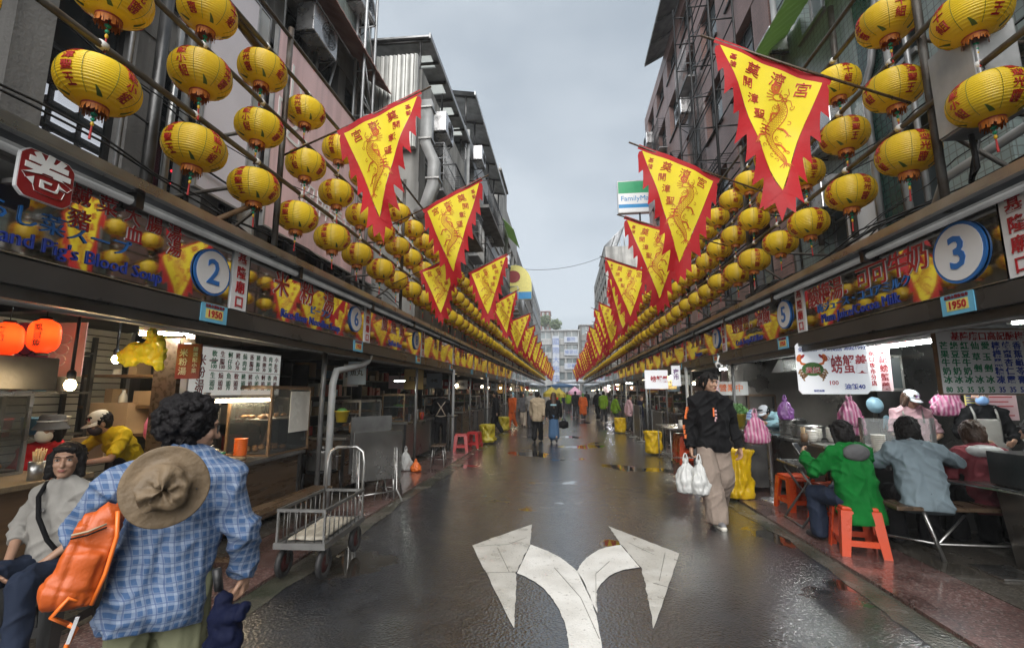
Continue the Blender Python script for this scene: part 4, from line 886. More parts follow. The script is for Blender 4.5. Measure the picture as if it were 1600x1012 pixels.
# ---------------------------------------------------------------- flags
FA, FB, FC = Vector((.66, .215)), Vector((1.45, .605)), Vector((1.075, -.72))     # yellow cloth, seen in its own plane
def wv(x, z, ph): return (.07*math.sin(3.2*x+2.1*z+ph)+.042*math.sin(8*x-3*z+ph*2)+.02*math.sin(17*x+6*z+ph))*max(0, min(1, 1.1*(.75-z)))
def flag_proto(ph, detail):
    r = empty('festival_flag', (0, 0, 0), 'flag', 'flag')
    MB().tube([(0, 0, 0), (.8, 0, .335+.01), (1.6, 0, .715)], .011, 6).build('pole', 'wood_wet', r)
    P = lambda p, s=0: (p[0], wv(p[0], p[1], ph)+s, p[1])
    b = MB(); n = 14
    vs = []; idx = {}
    for i in range(n+1):
        for j in range(n+1-i):
            p = FA+(FB-FA)*(i/n)+(FC-FA)*(j/n); idx[i, j] = len(vs); vs.append(P(p))
    fs = []
    for i in range(n):
        for j in range(n-i):
            fs.append((idx[i, j], idx[i+1, j], idx[i, j+1]))
            if i+j < n-1: fs.append((idx[i+1, j], idx[i+1, j+1], idx[i, j+1]))
    panel = b.add(vs, fs, 0, True).build('panel', 'flag_yellow', r)
    b = MB(); q = random.Random(int(ph*100))
    def edge(A, B, sgn, teeth):
        d = (B-A); nn = Vector((-d.y, d.x)).normalized()*sgn; m = teeth*6; jit = [q.uniform(.75, 1.25) for _ in range(teeth+1)]
        prev = None
        for i in range(m+1):
            u = i/m; k = int(u*teeth-1e-6); f = u*teeth-k; wd = .06+.12*jit[k]*f**1.2*(.55+.45*u)
            if i == 0: wd = .04
            p = A+d*u; o = p+nn*wd+d.normalized()*(.06*f*jit[k]); m1 = p.lerp(o, .5)
            cur = (p, m1, o)
            if prev:
                if f < 1/6+1e-3 and i > 1: prev = (prev[0], prev[0]+nn*.033, prev[0]+nn*.066)
                b.add([P(c) for c in prev]+[P(c) for c in cur], [(0, 1, 4, 3), (1, 2, 5, 4)], 0, True)
            prev = cur
    tip = FC+Vector((.0, -.02))
    edge(FA, tip, -1, 5); edge(FB, tip, 1, 7)
    b.add([P(v) for v in (FC+Vector((-.1, .12)), FC+Vector((-.12, -.12)), FC+Vector((-.07, -.08)), FC+Vector((-.05, -.22)), FC+Vector((.0, -.16)), FC+Vector((.04, -.27)), FC+Vector((.06, -.1)), FC+Vector((.13, -.14)), FC+Vector((.1, .1)), FC+Vector((0, .0)))], [(0, 1, 2, 9), (9, 2, 3, 4), (9, 4, 5, 6), (9, 6, 7, 8)], 0, True)
    dirv = (FB-FA).normalized(); up_ = Vector((-dirv.y, dirv.x)); A0, B0 = FA-dirv*.06, FB+dirv*.06
    hem = []
    for i in range(17): p = A0.lerp(B0, i/16); hem += [P(p), P(p+up_*.03), P(p+up_*.06)]
    b.add(hem, [(i*3+a, i*3+a+1, i*3+a+4, i*3+a+3) for i in range(16) for a in (0, 1)], 0, True)
    b.build('border', 'flag_red', r)
    tt = MB()   # print shows through on both faces
    def glyph(ch, c, sz, rot=0.):
        vs, fs = text_mesh(ch, .0); ca, sa = math.cos(rot), math.sin(rot); o = []
        for x, y, z in vs: X_, Y_ = -x*sz, y*sz; xx, yy = X_*ca-Y_*sa, X_*sa+Y_*ca; o.append(P((c[0]+xx, c[1]+yy), z*.006))
        tt.add(o, fs)
    ra = math.atan2(dirv.y, dirv.x)
    for i, (ch, u) in enumerate(zip('宮濟奠隆基', (.13, .37, .62, .815, .84))): glyph(ch, FA+(FB-FA)*u-up_*(.1 if i < 3 else (.15, .075)[i-3]), (.13, .13, .13, .062, .062)[i], ra*.8)
    for ch, u in zip('開漳聖王', (.27, .375, .48, .585)): glyph(ch, FB+(FC-FB)*u-Vector((.098, -.0)), .1, .15)
    tt.build('lettering', 'flag_text', panel)
    dr = MB()
    def stroke(pts, wd):
        for s in (.0045, -.0045):
            for i in range(len(pts)-1):
                a, c = Vector(pts[i]), Vector(pts[i+1]); d = c-a
                if d.length < 1e-5: continue
                nn = Vector((-d.y, d.x)).normalized()*wd*.62; dr.add([P(a-nn, s), P(a+nn, s), P(c+nn, s), P(c-nn, s)], [(0, 1, 2, 3)])
    cx, cz = .99, -.02; body = []; m = 46 if detail else 20
    for i in range(m+1):
        t = i/m; body.append(Vector((cx-.085*math.sin(t*7.2+.6)*(1-.45*t)+.03+.03*t, cz+.13-t*.57)))
    def nrm(i): d = body[min(i+1, m)]-body[max(i-1, 0)]; return Vector((-d.y, d.x)).normalized()
    wdt = lambda t: .036*math.sin(math.pi*min(1, .22+t*.75))**.8+.004
    for s in (-1, 1): stroke([body[i]+nrm(i)*wdt(i/m)*s for i in range(m+1)], .006)
    if detail:
        for i in range(1, m):
            wq = wdt(i/m); nn = nrm(i); d = Vector((nn.y, -nn.x))
            for k in (-.66, 0, .66): o = .33 if i % 2 else 0; stroke([body[i]+nn*wq*(k+o-.28), body[i]+nn*wq*(k+o)+d*.008, body[i]+nn*wq*(k+o+.28)], .003)
            if i % 2 == 0: stroke([body[i]+nn*wq, body[i]+nn*(wq+.018)-d*.01], .004)
        for i, s in ((10, 1), (16, -1), (26, 1), (32, -1)):
            p = body[i]+nrm(i)*wdt(i/m)*s; sg = Vector((s*.055*(1 if nrm(i).x > 0 else -1), -.01)); k2 = p+sg; ft = k2+Vector((sg.x*.4, -.045)); stroke([p, k2, ft], .014)
            for a in (-.8, 0, .8): stroke([ft, ft+Vector((math.sin(a)*.028, -.03))], .005)
        h = body[0]+Vector((.02, .03)); stroke([h+Vector((.035*math.cos(a)*1.25, .03*math.sin(a))) for a in [k*.5 for k in range(14)]], .006)
        stroke([h+Vector((-.03, 0)), h+Vector((-.075, -.01)), h+Vector((-.08, -.03)), h+Vector((-.03, -.03))], .007); stroke([h+Vector((-.075, -.008)), h+Vector((-.1, .03)), h+Vector((-.09, .07))], .004); stroke([h+Vector((-.075, -.015)), h+Vector((-.11, -.03)), h+Vector((-.12, -.08))], .004)
        for a in range(7): q0 = h+Vector((.04*math.cos(a*.45-.6), .035*math.sin(a*.45-.6))); stroke([q0, q0+Vector((.05*math.cos(a*.45-.6)+.01, .04*math.sin(a*.45-.3)))], .005)
        for dx in (0, .025): stroke([h+Vector((.0+dx, .03)), h+Vector((.03+dx, .07)), h+Vector((.025+dx, .095))], .006)
        stroke([h+Vector((-.02+.008*math.cos(a), .008+.008*math.sin(a))) for a in range(7)], .005)
        for k in range(5): stroke([body[m]+Vector((0, 0)), body[m]+Vector((-.05+.025*k, -.045-.01*(k % 2)))], .006)
    if detail:
        qq = random.Random(4)
        for k in range(16):
            t = k/16; c0 = body[int(t*m)]+nrm(int(t*m))*(wdt(t)+.03+.02*qq.random())*(1 if k % 2 else -1); a0 = qq.uniform(0, 6.28); stroke([c0+Vector((math.cos(a0+i*.7), math.sin(a0+i*.7)))*(.022-.0022*i) for i in range(8)], .004)
    pc = Vector((cx+.02, cz+.225)); stroke([pc+Vector((.03*math.cos(a), .03*math.sin(a)*1.1)) for a in [k*.6 for k in range(12)]], .01); stroke([pc+Vector((-.02, .02)), pc+Vector((.0, .065)), pc+Vector((.02, .02))], .012)
    stroke([pc+Vector((.012*math.cos(a), .012*math.sin(a))) for a in range(7)], .007)
    dr.build('dragon_print', 'flag_print', panel); return r
fp = [flag_proto(p_, True) for p_ in (.3, 1.7, 3.4, 4.6, 5.5)]; ff = flag_proto(2.4, False)
used = set()
def put_flag(i, sd, y, z, lab, g, sway=0., tilt=0., far=False, sc=1.):
    src = ff if far else fp[i % 5]
    if src.name in used: o = copy_tree(src, label=lab, group=g)
    else: o = src; used.add(src.name); tag(o, lab, None, g)
    o.scale = (sc, 1, sc); o.location = (sd*2.97, y, z); o.rotation_euler = (R(rnd.uniform(-2, 2)), R(tilt)*(1), R((0 if sd < 0 else 180)+sway))
LY = [(4.29, 4.14), (7.1, 4.36), (7.55, 3.5), (10.8, 4.3), (14.8, 4.22)]+[(18.4+3.7*k, 4.25) for k in range(14)]
RY = [(3.91, 4.03), (6.38, 4.3), (8.28, 4.2), (11.9, 4.5), (13.6, 4.2), (15.3, 4.4), (17.1, 4.2), (19.2, 4.35), (21.2, 4.2), (23.5, 4.3)]+[(25.6+2.1*k, 4.25) for k in range(20)]
for i, (y, z) in enumerate(LY): put_flag(i, -1, y, z, 'ragged red and yellow dragon flag, %s from the near end of the left row' % ORD[i] if i < 9 else 'small far red and yellow flag in the cluster at the end of the left row', 'dragon flags along the left row', rnd.uniform(-6, 6) if i > 1 else (-3 if i else 2), 0 if i < 2 else rnd.uniform(-3, 5), i > 7, (1.0, 1.12, .8, 1.08)[i] if i < 4 else rnd.uniform(.95, 1.08))
for i, (y, z) in enumerate(RY): put_flag(i+1, 1, y, z, 'ragged red and yellow dragon flag, %s from the near end of the right row' % ORD[i] if i < 11 else 'small far red and yellow flag in the cluster at the end of the right row', 'dragon flags along the right row', rnd.uniform(-7, 7) if i > 1 else 3, 0 if i < 2 else rnd.uniform(-4, 4), i > 9, (1.06, 1.24, 1.18, 1.2)[i] if i < 4 else rnd.uniform(1.0, 1.15))
# ---------------------------------------------------------------- stall furniture
mat('plastic_orange', (.5, .05, .008), .35, 0, .15, 4, .05); mat('plastic_red', (.4, .03, .03), .35, 0, .2, 4); mat('bag_yellow', (.62, .4, .008), .25, 0, .1, 3, .5, 9); mat('bag_lime', (.75, .72, .04), .25, 0, .15, 3, .5, 9)
mat('plastic_yellow', (.45, .33, .015), .35, 0, .15, 4); mat('bag_pink', (.75, .25, .42), .4, 0, .25, 9, .5, 12, col2=(.6, .08, .25)); mat('bag_white', (.5, .51, .5), .3, 0, .15, 3, .5, 12); mat('bag_purple', (.2, .07, .26), .3, 0, .4, 8, .5, 12)
mat('bowl_white', (.72, .7, .64), .3, 0, .08, 5); mat('bowl_orange', (.75, .16, .02), .35, 0, .1, 5); mat('cardboard', (.36, .25, .15), .75, 0, .2, 3); mat('food_brown', (.35, .2, .08), .5, 0, .5, 25, .6, 30, col2=(.15, .06, .02)); mat('food_green', (.12, .25, .04), .5, 0, .5, 25, .6, 30)
mat('chopstick', (.5, .36, .2), .6, 0, .2, 9); mat('rubber', (.016, .016, .017), .6, 0, .3, 10, .2, 60); mat('rim_red', (.07, .012, .01), .5, 0, .4, 8); mat('leaf_dark', (.03, .1, .015), .5, 0, .5, 20, col2=(.06, .17, .03)); mat('blue_plastic', (.1, .25, .42), .4, 0, .2, 4); mat('paper_blue', (.55, .68, .8), .5, 0, .1, 4); mat('paper_pink', (.7, .5, .52), .55, 0, .15, 4)
mat('water_blue', (.2, .34, .42), .4, 0, .2, 4); mat('poster_pink', (.55, .15, .3), .5, 0, .2, 3); mat('stainless', (.42, .415, .4), .28, .92, .3, 1.6, .06, 10, .12); mat('stainless_warm', (.27, .25, .225), .32, .85, .35, 1.6, .06, 10, .12)
wave_mat('bag_stripe', (.5, .25, .35), .35, 'X', .05, .004); _m = M['bag_stripe'].node_tree; _w = [n for n in _m.nodes if n.type == 'TEX_WAVE'][0]; _r = _m.nodes.new('ShaderNodeValToRGB'); _r.color_ramp.elements[0].color = (.35, .05, .16, 1); _r.color_ramp.elements[1].color = (.5, .3, .38, 1); _m.links.new(_w.outputs['Fac'], _r.inputs[0]); _m.links.new(_r.outputs[0], _m.nodes['Principled BSDF'].inputs['Base Color'])
trans_cloth('lantern_red', (.75, .07, .02), .75, .5, .1, 20)
emit_mat('bulb_lantern', (1, .6, .25), 22)
for sd, nm in ((-1, 'left'), (1, 'right')):
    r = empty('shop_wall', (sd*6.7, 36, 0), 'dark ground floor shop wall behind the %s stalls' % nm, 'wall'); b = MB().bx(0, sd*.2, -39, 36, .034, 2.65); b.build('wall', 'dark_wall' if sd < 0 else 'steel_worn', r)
    b = MB()
    for k in range(25): b.bx(-sd*.03, -sd*.002, -38.6+k*2.95, -38.3+k*2.95, .036, 2.6)
    b.build('pilaster', 'concrete_dark', r)
r = empty('roller_shutter', (-6.6, 4.9, .03), 'pale roller shutter behind the nearest left stall', 'shutter'); b = MB()
for k in range(26): b.bx(0, .03, -1.3, 1.3, k*.095, k*.095+.08)
b.build('slats', 'shutter_white', r); MB().bx(-.02, .05, -1.36, -1.3, 0, 2.5).bx(-.02, .05, 1.3, 1.36, 0, 2.5).build('guide_rail', 'frame_alu', r)
def stool(col):
    r = empty('plastic_stool', (0, 0, 0), 'stool', 'stool'); MB().box((0, 0, .435), (.31, .31, .035)).box((0, 0, .4), (.325, .325, .04), top=.96).build('seat', col, r, bevel=.012)
    for i in (-1, 1):
        for j in (-1, 1):
            b = MB()
            for (w, d, ox, oy) in ((.095, .018, -.03, .012), (.018, .095, .012, -.03)):
                vs = [((.148+ox*.9)*i+dx*w/2, (.148+oy*.9)*j+dy*d/2, .42) for dy in (-1, 1) for dx in (-1, 1)]+[((.19+ox*.7)*i+dx*w*.38, (.19+oy*.7)*j+dy*d*.38, 0) for dy in (-1, 1) for dx in (-1, 1)]
                b.add(vs, [(0, 2, 3, 1), (4, 5, 7, 6), (0, 1, 5, 4), (2, 6, 7, 3), (0, 4, 6, 2), (1, 3, 7, 5)])
            b.build('leg', col, r)
    b = MB()
    for i in (-1, 1): b.box((i*.182, 0, .12), (.014, .3, .055)).box((0, i*.182, .12), (.3, .014, .055))
    b.build('stretcher', col, r); return r
ST = {}
def put_stool(x, y, rz, col, label, group='plastic stools by the stalls', z=.03):
    if col not in ST: ST[col] = stool(col); o = ST[col]; o['label'] = label; o['group'] = group
    else: o = copy_tree(ST[col], label=label, group=group)
    o.location = (x, y, z); o.rotation_euler.z = R(rz); return o
def bowls(x, y, z, n, rad, m, label, name='bowl_stack'):
    b = MB()
    for k in range(n): b.lathe([(rad*.55, k*.022), (rad*.62, k*.022+.004), (rad*.9, k*.022+.05), (rad, k*.022+.062), (rad*.97, k*.022+.062), (rad*.85, k*.022+.05)], 18)
    return tag(b.build(name, m, None, (x, y, z)), label, 'bowls')
def pot(x, y, z, rad, h, label, lid=True, m='stainless', group=None):
    r = empty('cooking_pot', (x, y, z), label, 'pot', group); MB().lathe([(rad*.97, 0), (rad, .01), (rad, h), (rad*1.04, h+.006), (rad*1.04, h+.014), (rad*.98, h+.014), (rad*.97, h*.8), (.0, h*.78)], 22).build('body', m, r)
    if lid: MB().lathe([(rad*1.02, h+.016), (rad*.7, h+.035), (.02, h+.045), (.02, h+.06), (.03, h+.075), (0, h+.08)], 22).build('lid', m, r)
    for s in (-1, 1): MB().tube([(s*rad, -.05, h*.75), (s*(rad+.045), -.04, h*.78), (s*(rad+.045), .04, h*.78), (s*rad, .05, h*.75)], .007, 6).build('handle', 'steel', r)
    return r
def counter(x0, x1, y0, y1, h, label, front='stainless', top='stainless', group=None, z0=.034):
    r = empty('food_counter', ((x0+x1)/2, (y0+y1)/2, z0), label, 'counter', group); w, d = abs(x1-x0)/2, (y1-y0)/2
    MB().bx(-w-.03, w+.03, -d-.03, d+.03, h-.045, h).build('top', top, r, bevel=.006); MB().bx(-w+.03, w-.03, -d+.03, d-.03, .08, h-.047).build('front_panel', front, r)
    b = MB()
    for i in (-1, 1):
        for j in (-1, 1): b.bx(i*w, i*(w-.045), j*d, j*(d-.045), 0, h-.046)
    b.build('leg', 'steel_dark', r); return r
def glass_case(x, y, z, w, d, h, label, frame='steel', tray='food_brown', group=None, shelves=2):
    r = empty('display_case', (x, y, z), label, 'display case', group); b = MB(); t = .014
    for i in (-1, 1):
        for j in (-1, 1): b.bx(i*w/2-t, i*w/2+t, j*d/2-t, j*d/2+t, 0, h)
    for zz in (0.012, h-.012):
        b.bx(-w/2+t, w/2-t, -d/2-t*.9, -d/2+t*.9, zz-.012, zz+.012).bx(-w/2+t, w/2-t, d/2-t*.9, d/2+t*.9, zz-.012, zz+.012).bx(-w/2-t*.9, -w/2+t*.9, -d/2+t, d/2-t, zz-.011, zz+.011).bx(w/2-t*.9, w/2+t*.9, -d/2+t, d/2-t, zz-.011, zz+.011)
    b.build('frame', frame, r); MB().bx(-w/2, w/2, -d/2, d/2, h+.001, h+.02).build('top', frame, r)
    g = MB()
    for i in (-1, 1): g.bx(i*(w/2-.004), i*w/2, -d/2+t, d/2-t, .025, h-.025); g.bx(-w/2+t, w/2-t, i*(d/2-.004), i*d/2, .025, h-.025)
    g.build('glass', 'case_glass', r); q = random.Random(int(x*77+y*13))
    for k in range(shelves):
        zz = .03+k*h*.48; MB().bx(-w/2+.02, w/2-.02, -d/2+.02, d/2-.02, zz, zz+.012).build('shelf', 'steel', r); f = MB()
        for i in range(14): f.ell((q.uniform(-.4, .4)*w, q.uniform(-.38, .38)*d, zz+.035), (q.uniform(.03, .06), q.uniform(.03, .05), q.uniform(.02, .035)), 8, 5)
        f.build('food', tray if k else 'food_brown', r)
    return r
def tube_lamp(x0, x1, y, z, label, warm=False, vert=False, y1=None):
    y1 = y if y1 is None else y1; p0, p1 = Vector((x0, y, z)), Vector((x1, y1, z)); c = (p0+p1)/2; r = empty('tube_lamp', c, label, 'lamp', 'tube lamps under the canopies'); d = (p1-p0)
    MB().cyl(-d/2, d/2, .016, .016, 10).build('tube', 'tube_warm' if warm else 'tube_white', r)
    T = fr((0, 0, .05), d, Vector((0, 0, 1)).cross(d)); MB().box((0, 0, 0), (d.length*1.04, .07, .04), 0, T).build('housing', 'paint_white', r, bevel=.004)
    e = MB()
    for s in (-1, 1): e.cyl(d*s*.5, d*s*.53, .02, .02, 8)
    e.build('end_cap', 'paint_white', r); MB().tube([(0, 0, .07), (0, 0, 2.5-z)], .008, 5).build('hanger', 'black_metal', r); return r
def bulb(x, y, z, label, drop=.5, small=False, group='bare bulbs under the canopies'):
    r = empty('bulb_lamp', (x, y, z), label, 'lamp', group); MB().ell((0, 0, 0), (.038, .038, .045), 12, 8).build('bulb', 'bulb_small' if small else 'bulb_warm', r)
    MB().lathe([(.02, .038), (.03, .045), (.03, .1), (.016, .12)], 10).build('socket', 'black_metal', r); MB().tube([(0, 0, .12), (0, 0, .12+drop)], .012 if drop > .3 else .006, 6).build('stem', 'black_metal', r); return r
def carton(x, y, z, w, d, h, rz, label, group='cartons in the stalls'):
    r = empty('carton', (x, y, z), label, 'carton', group, R(rz)); MB().box((0, 0, h/2), (w, d, h)).build('box', 'cardboard', r, bevel=.004); MB().box((0, 0, h+.001), (w*.16, d*1.001, .002)).build('tape', 'wood_board', r); return r
def bagblob(name, shapes, m, label, cat='bag', vox=.012, disp=.03, loc=None, group=None, it=3):
    return tag(blob(name, shapes, vox, m, None, loc, it, disp, .07), label, cat, group)
def pleat_bag(name, loc, w, d, h, m, label, cat='bag', pleats=9, top=.16, seed=1, group=None, handles=True, n=54, amp=.16, parent=None, prof=None):
    prof = prof or [(.02, 1.0), (.12, .97), (.2, .9), (top+.1, .86), (.55, .74), (.85, .5), (1.0, .3), (1.0, .14), (.85, .04), (.5, 0), (.05, .01)]
    m2 = []
    for i in range(len(prof)-1):
        for k in range(4): t = k/4; m2.append((prof[i][0]*(1-t)+prof[i+1][0]*t, prof[i][1]*(1-t)+prof[i+1][1]*t))
    vs = []
    for i, (q, z) in enumerate(m2):
        for k in range(n):
            a = 2*math.pi*k/n; ca, sa = math.cos(a), math.sin(a); nz1 = noise.noise((ca*2.2+seed, sa*2.2, z*3)); nz2 = noise.noise((ca*5, sa*5+seed, z*7)); f = 1+amp*math.cos(pleats*a+5*nz1)*(.35+.65*z)+.3*nz1+.16*nz2
            vs.append((q*w/2*ca*f+.12*w*nz1*(1-z), q*d/2*sa*f, z*h+.03*h*nz2))
    b = MB().add(vs, [(i*n+k, (i+1)*n+k, (i+1)*n+(k+1) % n, i*n+(k+1) % n) for i in range(len(m2)-1) for k in range(n)], 0, True)
    if handles:
        for s in (-1, 1): b.tube([(s*w*.06, 0, h*.86), (s*w*.1, 0, h*.98), (s*w*.07, 0, h*1.08), (s*w*.02, 0, h*1.16)], .012, 5, rs=[.02, .013, .009, .006])
    o = b.build(name, m, parent, loc)
    if label: tag(o, label, cat, group)
    return o
def post(sd, y, label, dbl=False):
    r = empty('stall_post', (sd*3.17, y, .03), label, 'post', 'steel posts along the stall fronts'); MB().tube([(0, 0, 0), (0, 0, 2.2)], .03, 8).build('shaft', 'steel_worn', r)
    MB().lathe([(.06, 0), (.06, .012), (.034, .016), (.034, .04)], 10).build('foot_plate', 'steel_dark', r)
    if dbl: MB().tube([(-.11*sd, .02, 0), (-.11*sd, .02, 2.2)], .04, 8).build('drain', 'pvc', r); MB().bx(-.06, .16, -.05, .06, .9, .93).build('clamp', 'steel_dark', r)
    return r
def signboard(sd, x, y, z, w, h, lines, label, m='sign_white', cam_=True, rz=0, tm='text_red', cat='sign', lit=False, grp=None):
    r = empty('hanging_sign', (x, y, z), label, cat, grp, R(rz)); T = face_cam((0, 0, 0)) if cam_ else side_face(sd, (0, 0, 0)); MB().box((0, 0, -.0125), (w, h, .02), 0, T).build('board', m, r)
    for s, u, v, sz, mt, vert in lines: MB().text(s, sz, T @ Matrix.Translation((u, v, .001)), 0, .0025, .01, vert=vert, gap=1.1).build('lettering', mt or tm, r)
    MB().tube([(-w*.4, 0, h/2), (-w*.4, 0, h/2+.25)], .004, 4, T=Matrix.Identity(4)).tube([(w*.4, 0, h/2), (w*.4, 0, h/2+.25)], .004, 4).build('hanger', 'black_metal', r) if cam_ else None
    return r
# ---------- left, nearest stall
counter(-5.2, -4.0, 2.3, 3.55, .9, 'wooden fronted counter of the nearest left stall', 'wood', 'wood_board')
glass_case(-4.95, 3.15, .935, .9, .55, .66, 'glass snack case on the nearest left counter', 'steel', 'food_green')
r = empty('range_hood', (-4.75, 3.15, 1.62), 'dark slatted range hood above the snack case on the left', 'hood'); MB().bx(-.5, .45, -.2, .3, 0, .27).build('casing', 'steel_dark', r, bevel=.01); b = MB()
for k in range(7): b.bx(-.52, .47, -.225, -.203, .01+k*.037, .028+k*.037)
b.build('slat', 'galv', r)
for i, (x, y, z, t, lab) in enumerate(((-4.17, 3.2, 2.05, '虱目魚', 'glowing red paper lantern beside a pink poster, under the left canopy'), (-4.58, 3.25, 2.04, '廟口', 'glowing red paper lantern cut by the left photo edge, under the left canopy'))):
    r = empty('red_lantern', (x, y, z), lab, 'lantern', 'red paper lanterns of the nearest left stall'); r.scale = (.72, .72, .82); pr = [(.05+.0, -.17)]+[(.13*(1-abs(u)**3.2)**.5+.012-.003*(k % 2), u*.165) for k, u in enumerate([-0.97+1.94*i/26 for i in range(27)])]+[(.05, .17)]
    MB().lathe(pr, 24).build('paper_body', 'lantern_red', r); MB().lathe([(.055, .165), (.06, .175), (.05, .19)], 16).lathe([(.055, -.19), (.06, -.175), (.05, -.165)], 16).build('ring', 'black_metal', r)
    MB().ell((0, 0, .03), (.03, .03, .04), 8, 6).build('bulb', 'bulb_lantern', r)
    b = MB()
    for k, ch in enumerate(t):
        vs, fs = text_mesh(ch, .02); b.add([(.146*math.cos(a), .146*math.sin(a), .07-k*.075+y_*.075) for (x_, y_, z_) in vs for a in [-math.pi*.33+x_*.075/.14]], fs)
    b.build('lettering', 'text_black', r); MB().tube([(0, 0, .18), (0, 0, .5)], .005, 5).build('cord', 'black_metal', r)
for i, (x, y, w) in enumerate(((-4.98, 3.75, 'behind the glowing red lantern'), (-4.66, 3.8, 'right of the glowing red lantern, with a pale drawing'))):
    r = empty('poster', (x, y, 2.02), 'pink poster '+w, 'poster'); MB().bx(-.2, .16, 0, .008, -.27, .24).build('sheet', 'poster_pink' if i == 0 else 'paper_pink', r); b = MB()
    for k in range(3): b.tube([(-.08+.06*math.cos(a)*(1+.3*k), -.004, -.12+.1*k+.05*math.sin(a)) for a in [j*.5 for j in range(13)]], .006, 4)
    b.build('drawing', 'text_black' if i == 0 else 'paint_white', r)
bulb(-3.93, 3.25, 1.66, 'bare warm bulb on a black stem at the nearest left stall', .55)
tube_lamp(-4.35, -4.0, 4.2, 2.2, 'white tube lamp behind the lime plastic bag', False, y1=4.5)
LIME = ([('e', (-4.02, 3.92, 1.98), (.2, .05, .1)), ('e', (-3.86, 3.9, 2.0), (.13, .05, .17)), ('e', (-4.14, 3.92, 1.93), (.12, .05, .09)), ('c', (-3.9, 3.9, 2.08), .05, (-3.92, 3.9, 2.2), .03), ('e', (-3.8, 3.9, 1.87), (.06, .03, .07))])
bagblob('plastic_bag', LIME, 'bag_lime', 'lime yellow plastic bag hanging under the left canopy', disp=.07)
tag(MB().tube([(-3.6, 3.95, 2.13), (-4.2, 4.1, 2.15)], .016, 8).build('hanging_rail', 'chopstick'), 'pale rod holding the lime plastic bag', 'rail')
carton(-5.3, 5.0, 1.12, .5, .4, .36, 5, 'printed carton on the shelf left of the pink bag'); carton(-4.9, 5.1, 1.45, .45, .3, .17, -6, 'flat carton on top of the shelf behind the yellow shirted cook'); carton(-5.1, 4.6, .9, .35, .3, .22, 10, 'small carton low behind the red jacketed cook')
r = empty('shelf_unit', (-5.1, 5.2, .034), 'dark shelf unit at the back of the nearest left stall', 'shelf'); b = MB()
for i in (-.7, .7):
    for j in (-.25, .25): b.bx(i-.02, i+.02, j-.02, j+.02, 0, 2.0)
b.build('post', 'steel_dark', r)
for z in (.4, 1.06, 1.38, 1.75): MB().bx(-.72, .72, -.27, .27, z, z+.03).build('shelf', 'wood', r)
bagblob('plastic_bag', [('e', (-4.45, 4.6, 1.2), (.12, .05, .18)), ('c', (-4.45, 4.6, 1.38), .04, (-4.45, 4.6, 1.5), .02)], 'bag_pink', 'deep pink plastic bags hanging behind the yellow shirted cook')
r = empty('chopstick_holder', (-4.06, 3.2, .935), 'tin full of wooden chopsticks on the nearest left counter', 'chopsticks'); MB().lathe([(.045, 0), (.05, .14), (.046, .14), (.042, .02), (0, .02)], 14).build('tin', 'steel', r); b = MB(); q = random.Random(2)
for k in range(26): a = q.uniform(0, 6.28); d = q.uniform(0, .035); b.tube([(d*math.cos(a)*.5, d*math.sin(a)*.5, .03), (d*math.cos(a)*1.6, d*math.sin(a)*1.6, .22+q.uniform(-.01, .02))], .0035, 4)
b.build('chopstick', 'chopstick', r)
r = empty('food_tray', (-4.4, 2.6, .935), 'tray of brown snacks in front of the snack case', 'tray'); MB().bx(-.25, .25, -.16, .16, 0, .03).build('tray', 'wood_board', r); b = MB(); q = random.Random(4)
for k in range(30): b.ell((q.uniform(-.2, .2), q.uniform(-.12, .12), .045), (.035, .025, .022), 7, 5)
b.build('food', 'food_brown', r)
tag(MB().lathe([(.035, 0), (.04, .1), (.03, .13), (.014, .16), (.014, .19), (0, .19)], 12).build('sauce_bottle', 'food_brown', None, (-4.1, 3.42, .935)), 'brown sauce bottle beside the chopstick tin', 'bottle')
r = empty('stall_pillar', (-4.25, 4.55, .034), 'dark brown pillar between the two nearest left stalls', 'pillar'); MB().bx(-.14, .14, -.1, .1, 0, 2.45).build('shaft', 'wood_wet', r)
q = random.Random(17)
for k in range(16):
    x_, y_, z_ = -5.1+q.uniform(-.55, .5), 5.2, (1.41, 1.09, 1.78, .43)[k % 4]; x_ = -5.7+.075*k+.02; 
    kind = k % 3
    if kind == 0: carton(x_, y_+q.uniform(-.1, .1), z_, .11, .2, q.uniform(.12, .24), 0, '%s small carton on the dark shelf behind the left cooks' % ORD[k])
    elif kind == 1: tag(MB().lathe([(.04, 0), (.045, .01), (.045, .14), (.02, .19), (.02, .22), (0, .22)], 10).build('bottle', q.choice(['plaque_yellow', 'seal_red', 'bowl_white', 'text_green']), None, (x_, y_-.12, z_)), '%s bottle on the dark shelf behind the left cooks' % ORD[k], 'bottle')
    else: bowls(x_, y_-.1, z_, q.randrange(3, 8), .05, q.choice(['bowl_white', 'bowl_orange', 'steel']), '%s bowl stack on the dark shelf behind the left cooks' % ORD[k])
bulb(-4.75, 4.35, 1.95, 'second bare warm bulb, deep in the nearest left stall', .35)
r = empty('backdrop_rack', (-5.75, 4.3, .034), 'tall steel rack of tubs behind the red jacketed cook', 'rack'); b = MB()
for y in (-.4, .4): b.bx(-.02, .02, y-.02, y+.02, 0, 2.2).bx(.3, .34, y-.02, y+.02, 0, 2.2)
for z in (.6, 1.1, 1.55, 2.0): b.bx(-.02, .34, -.38, .38, z, z+.025)
b.build('frame', 'steel_dark', r)
for k in range(9): MB().lathe([(.07, 0), (.085, .16), (.09, .16), (.09, .18), (0, .18)], 12).build('tub', ['plastic_red', 'blue_plastic', 'bowl_white'][k % 3], r, (.16, -.27+.27*(k % 3), (.63, 1.13, 1.58)[k//3]))
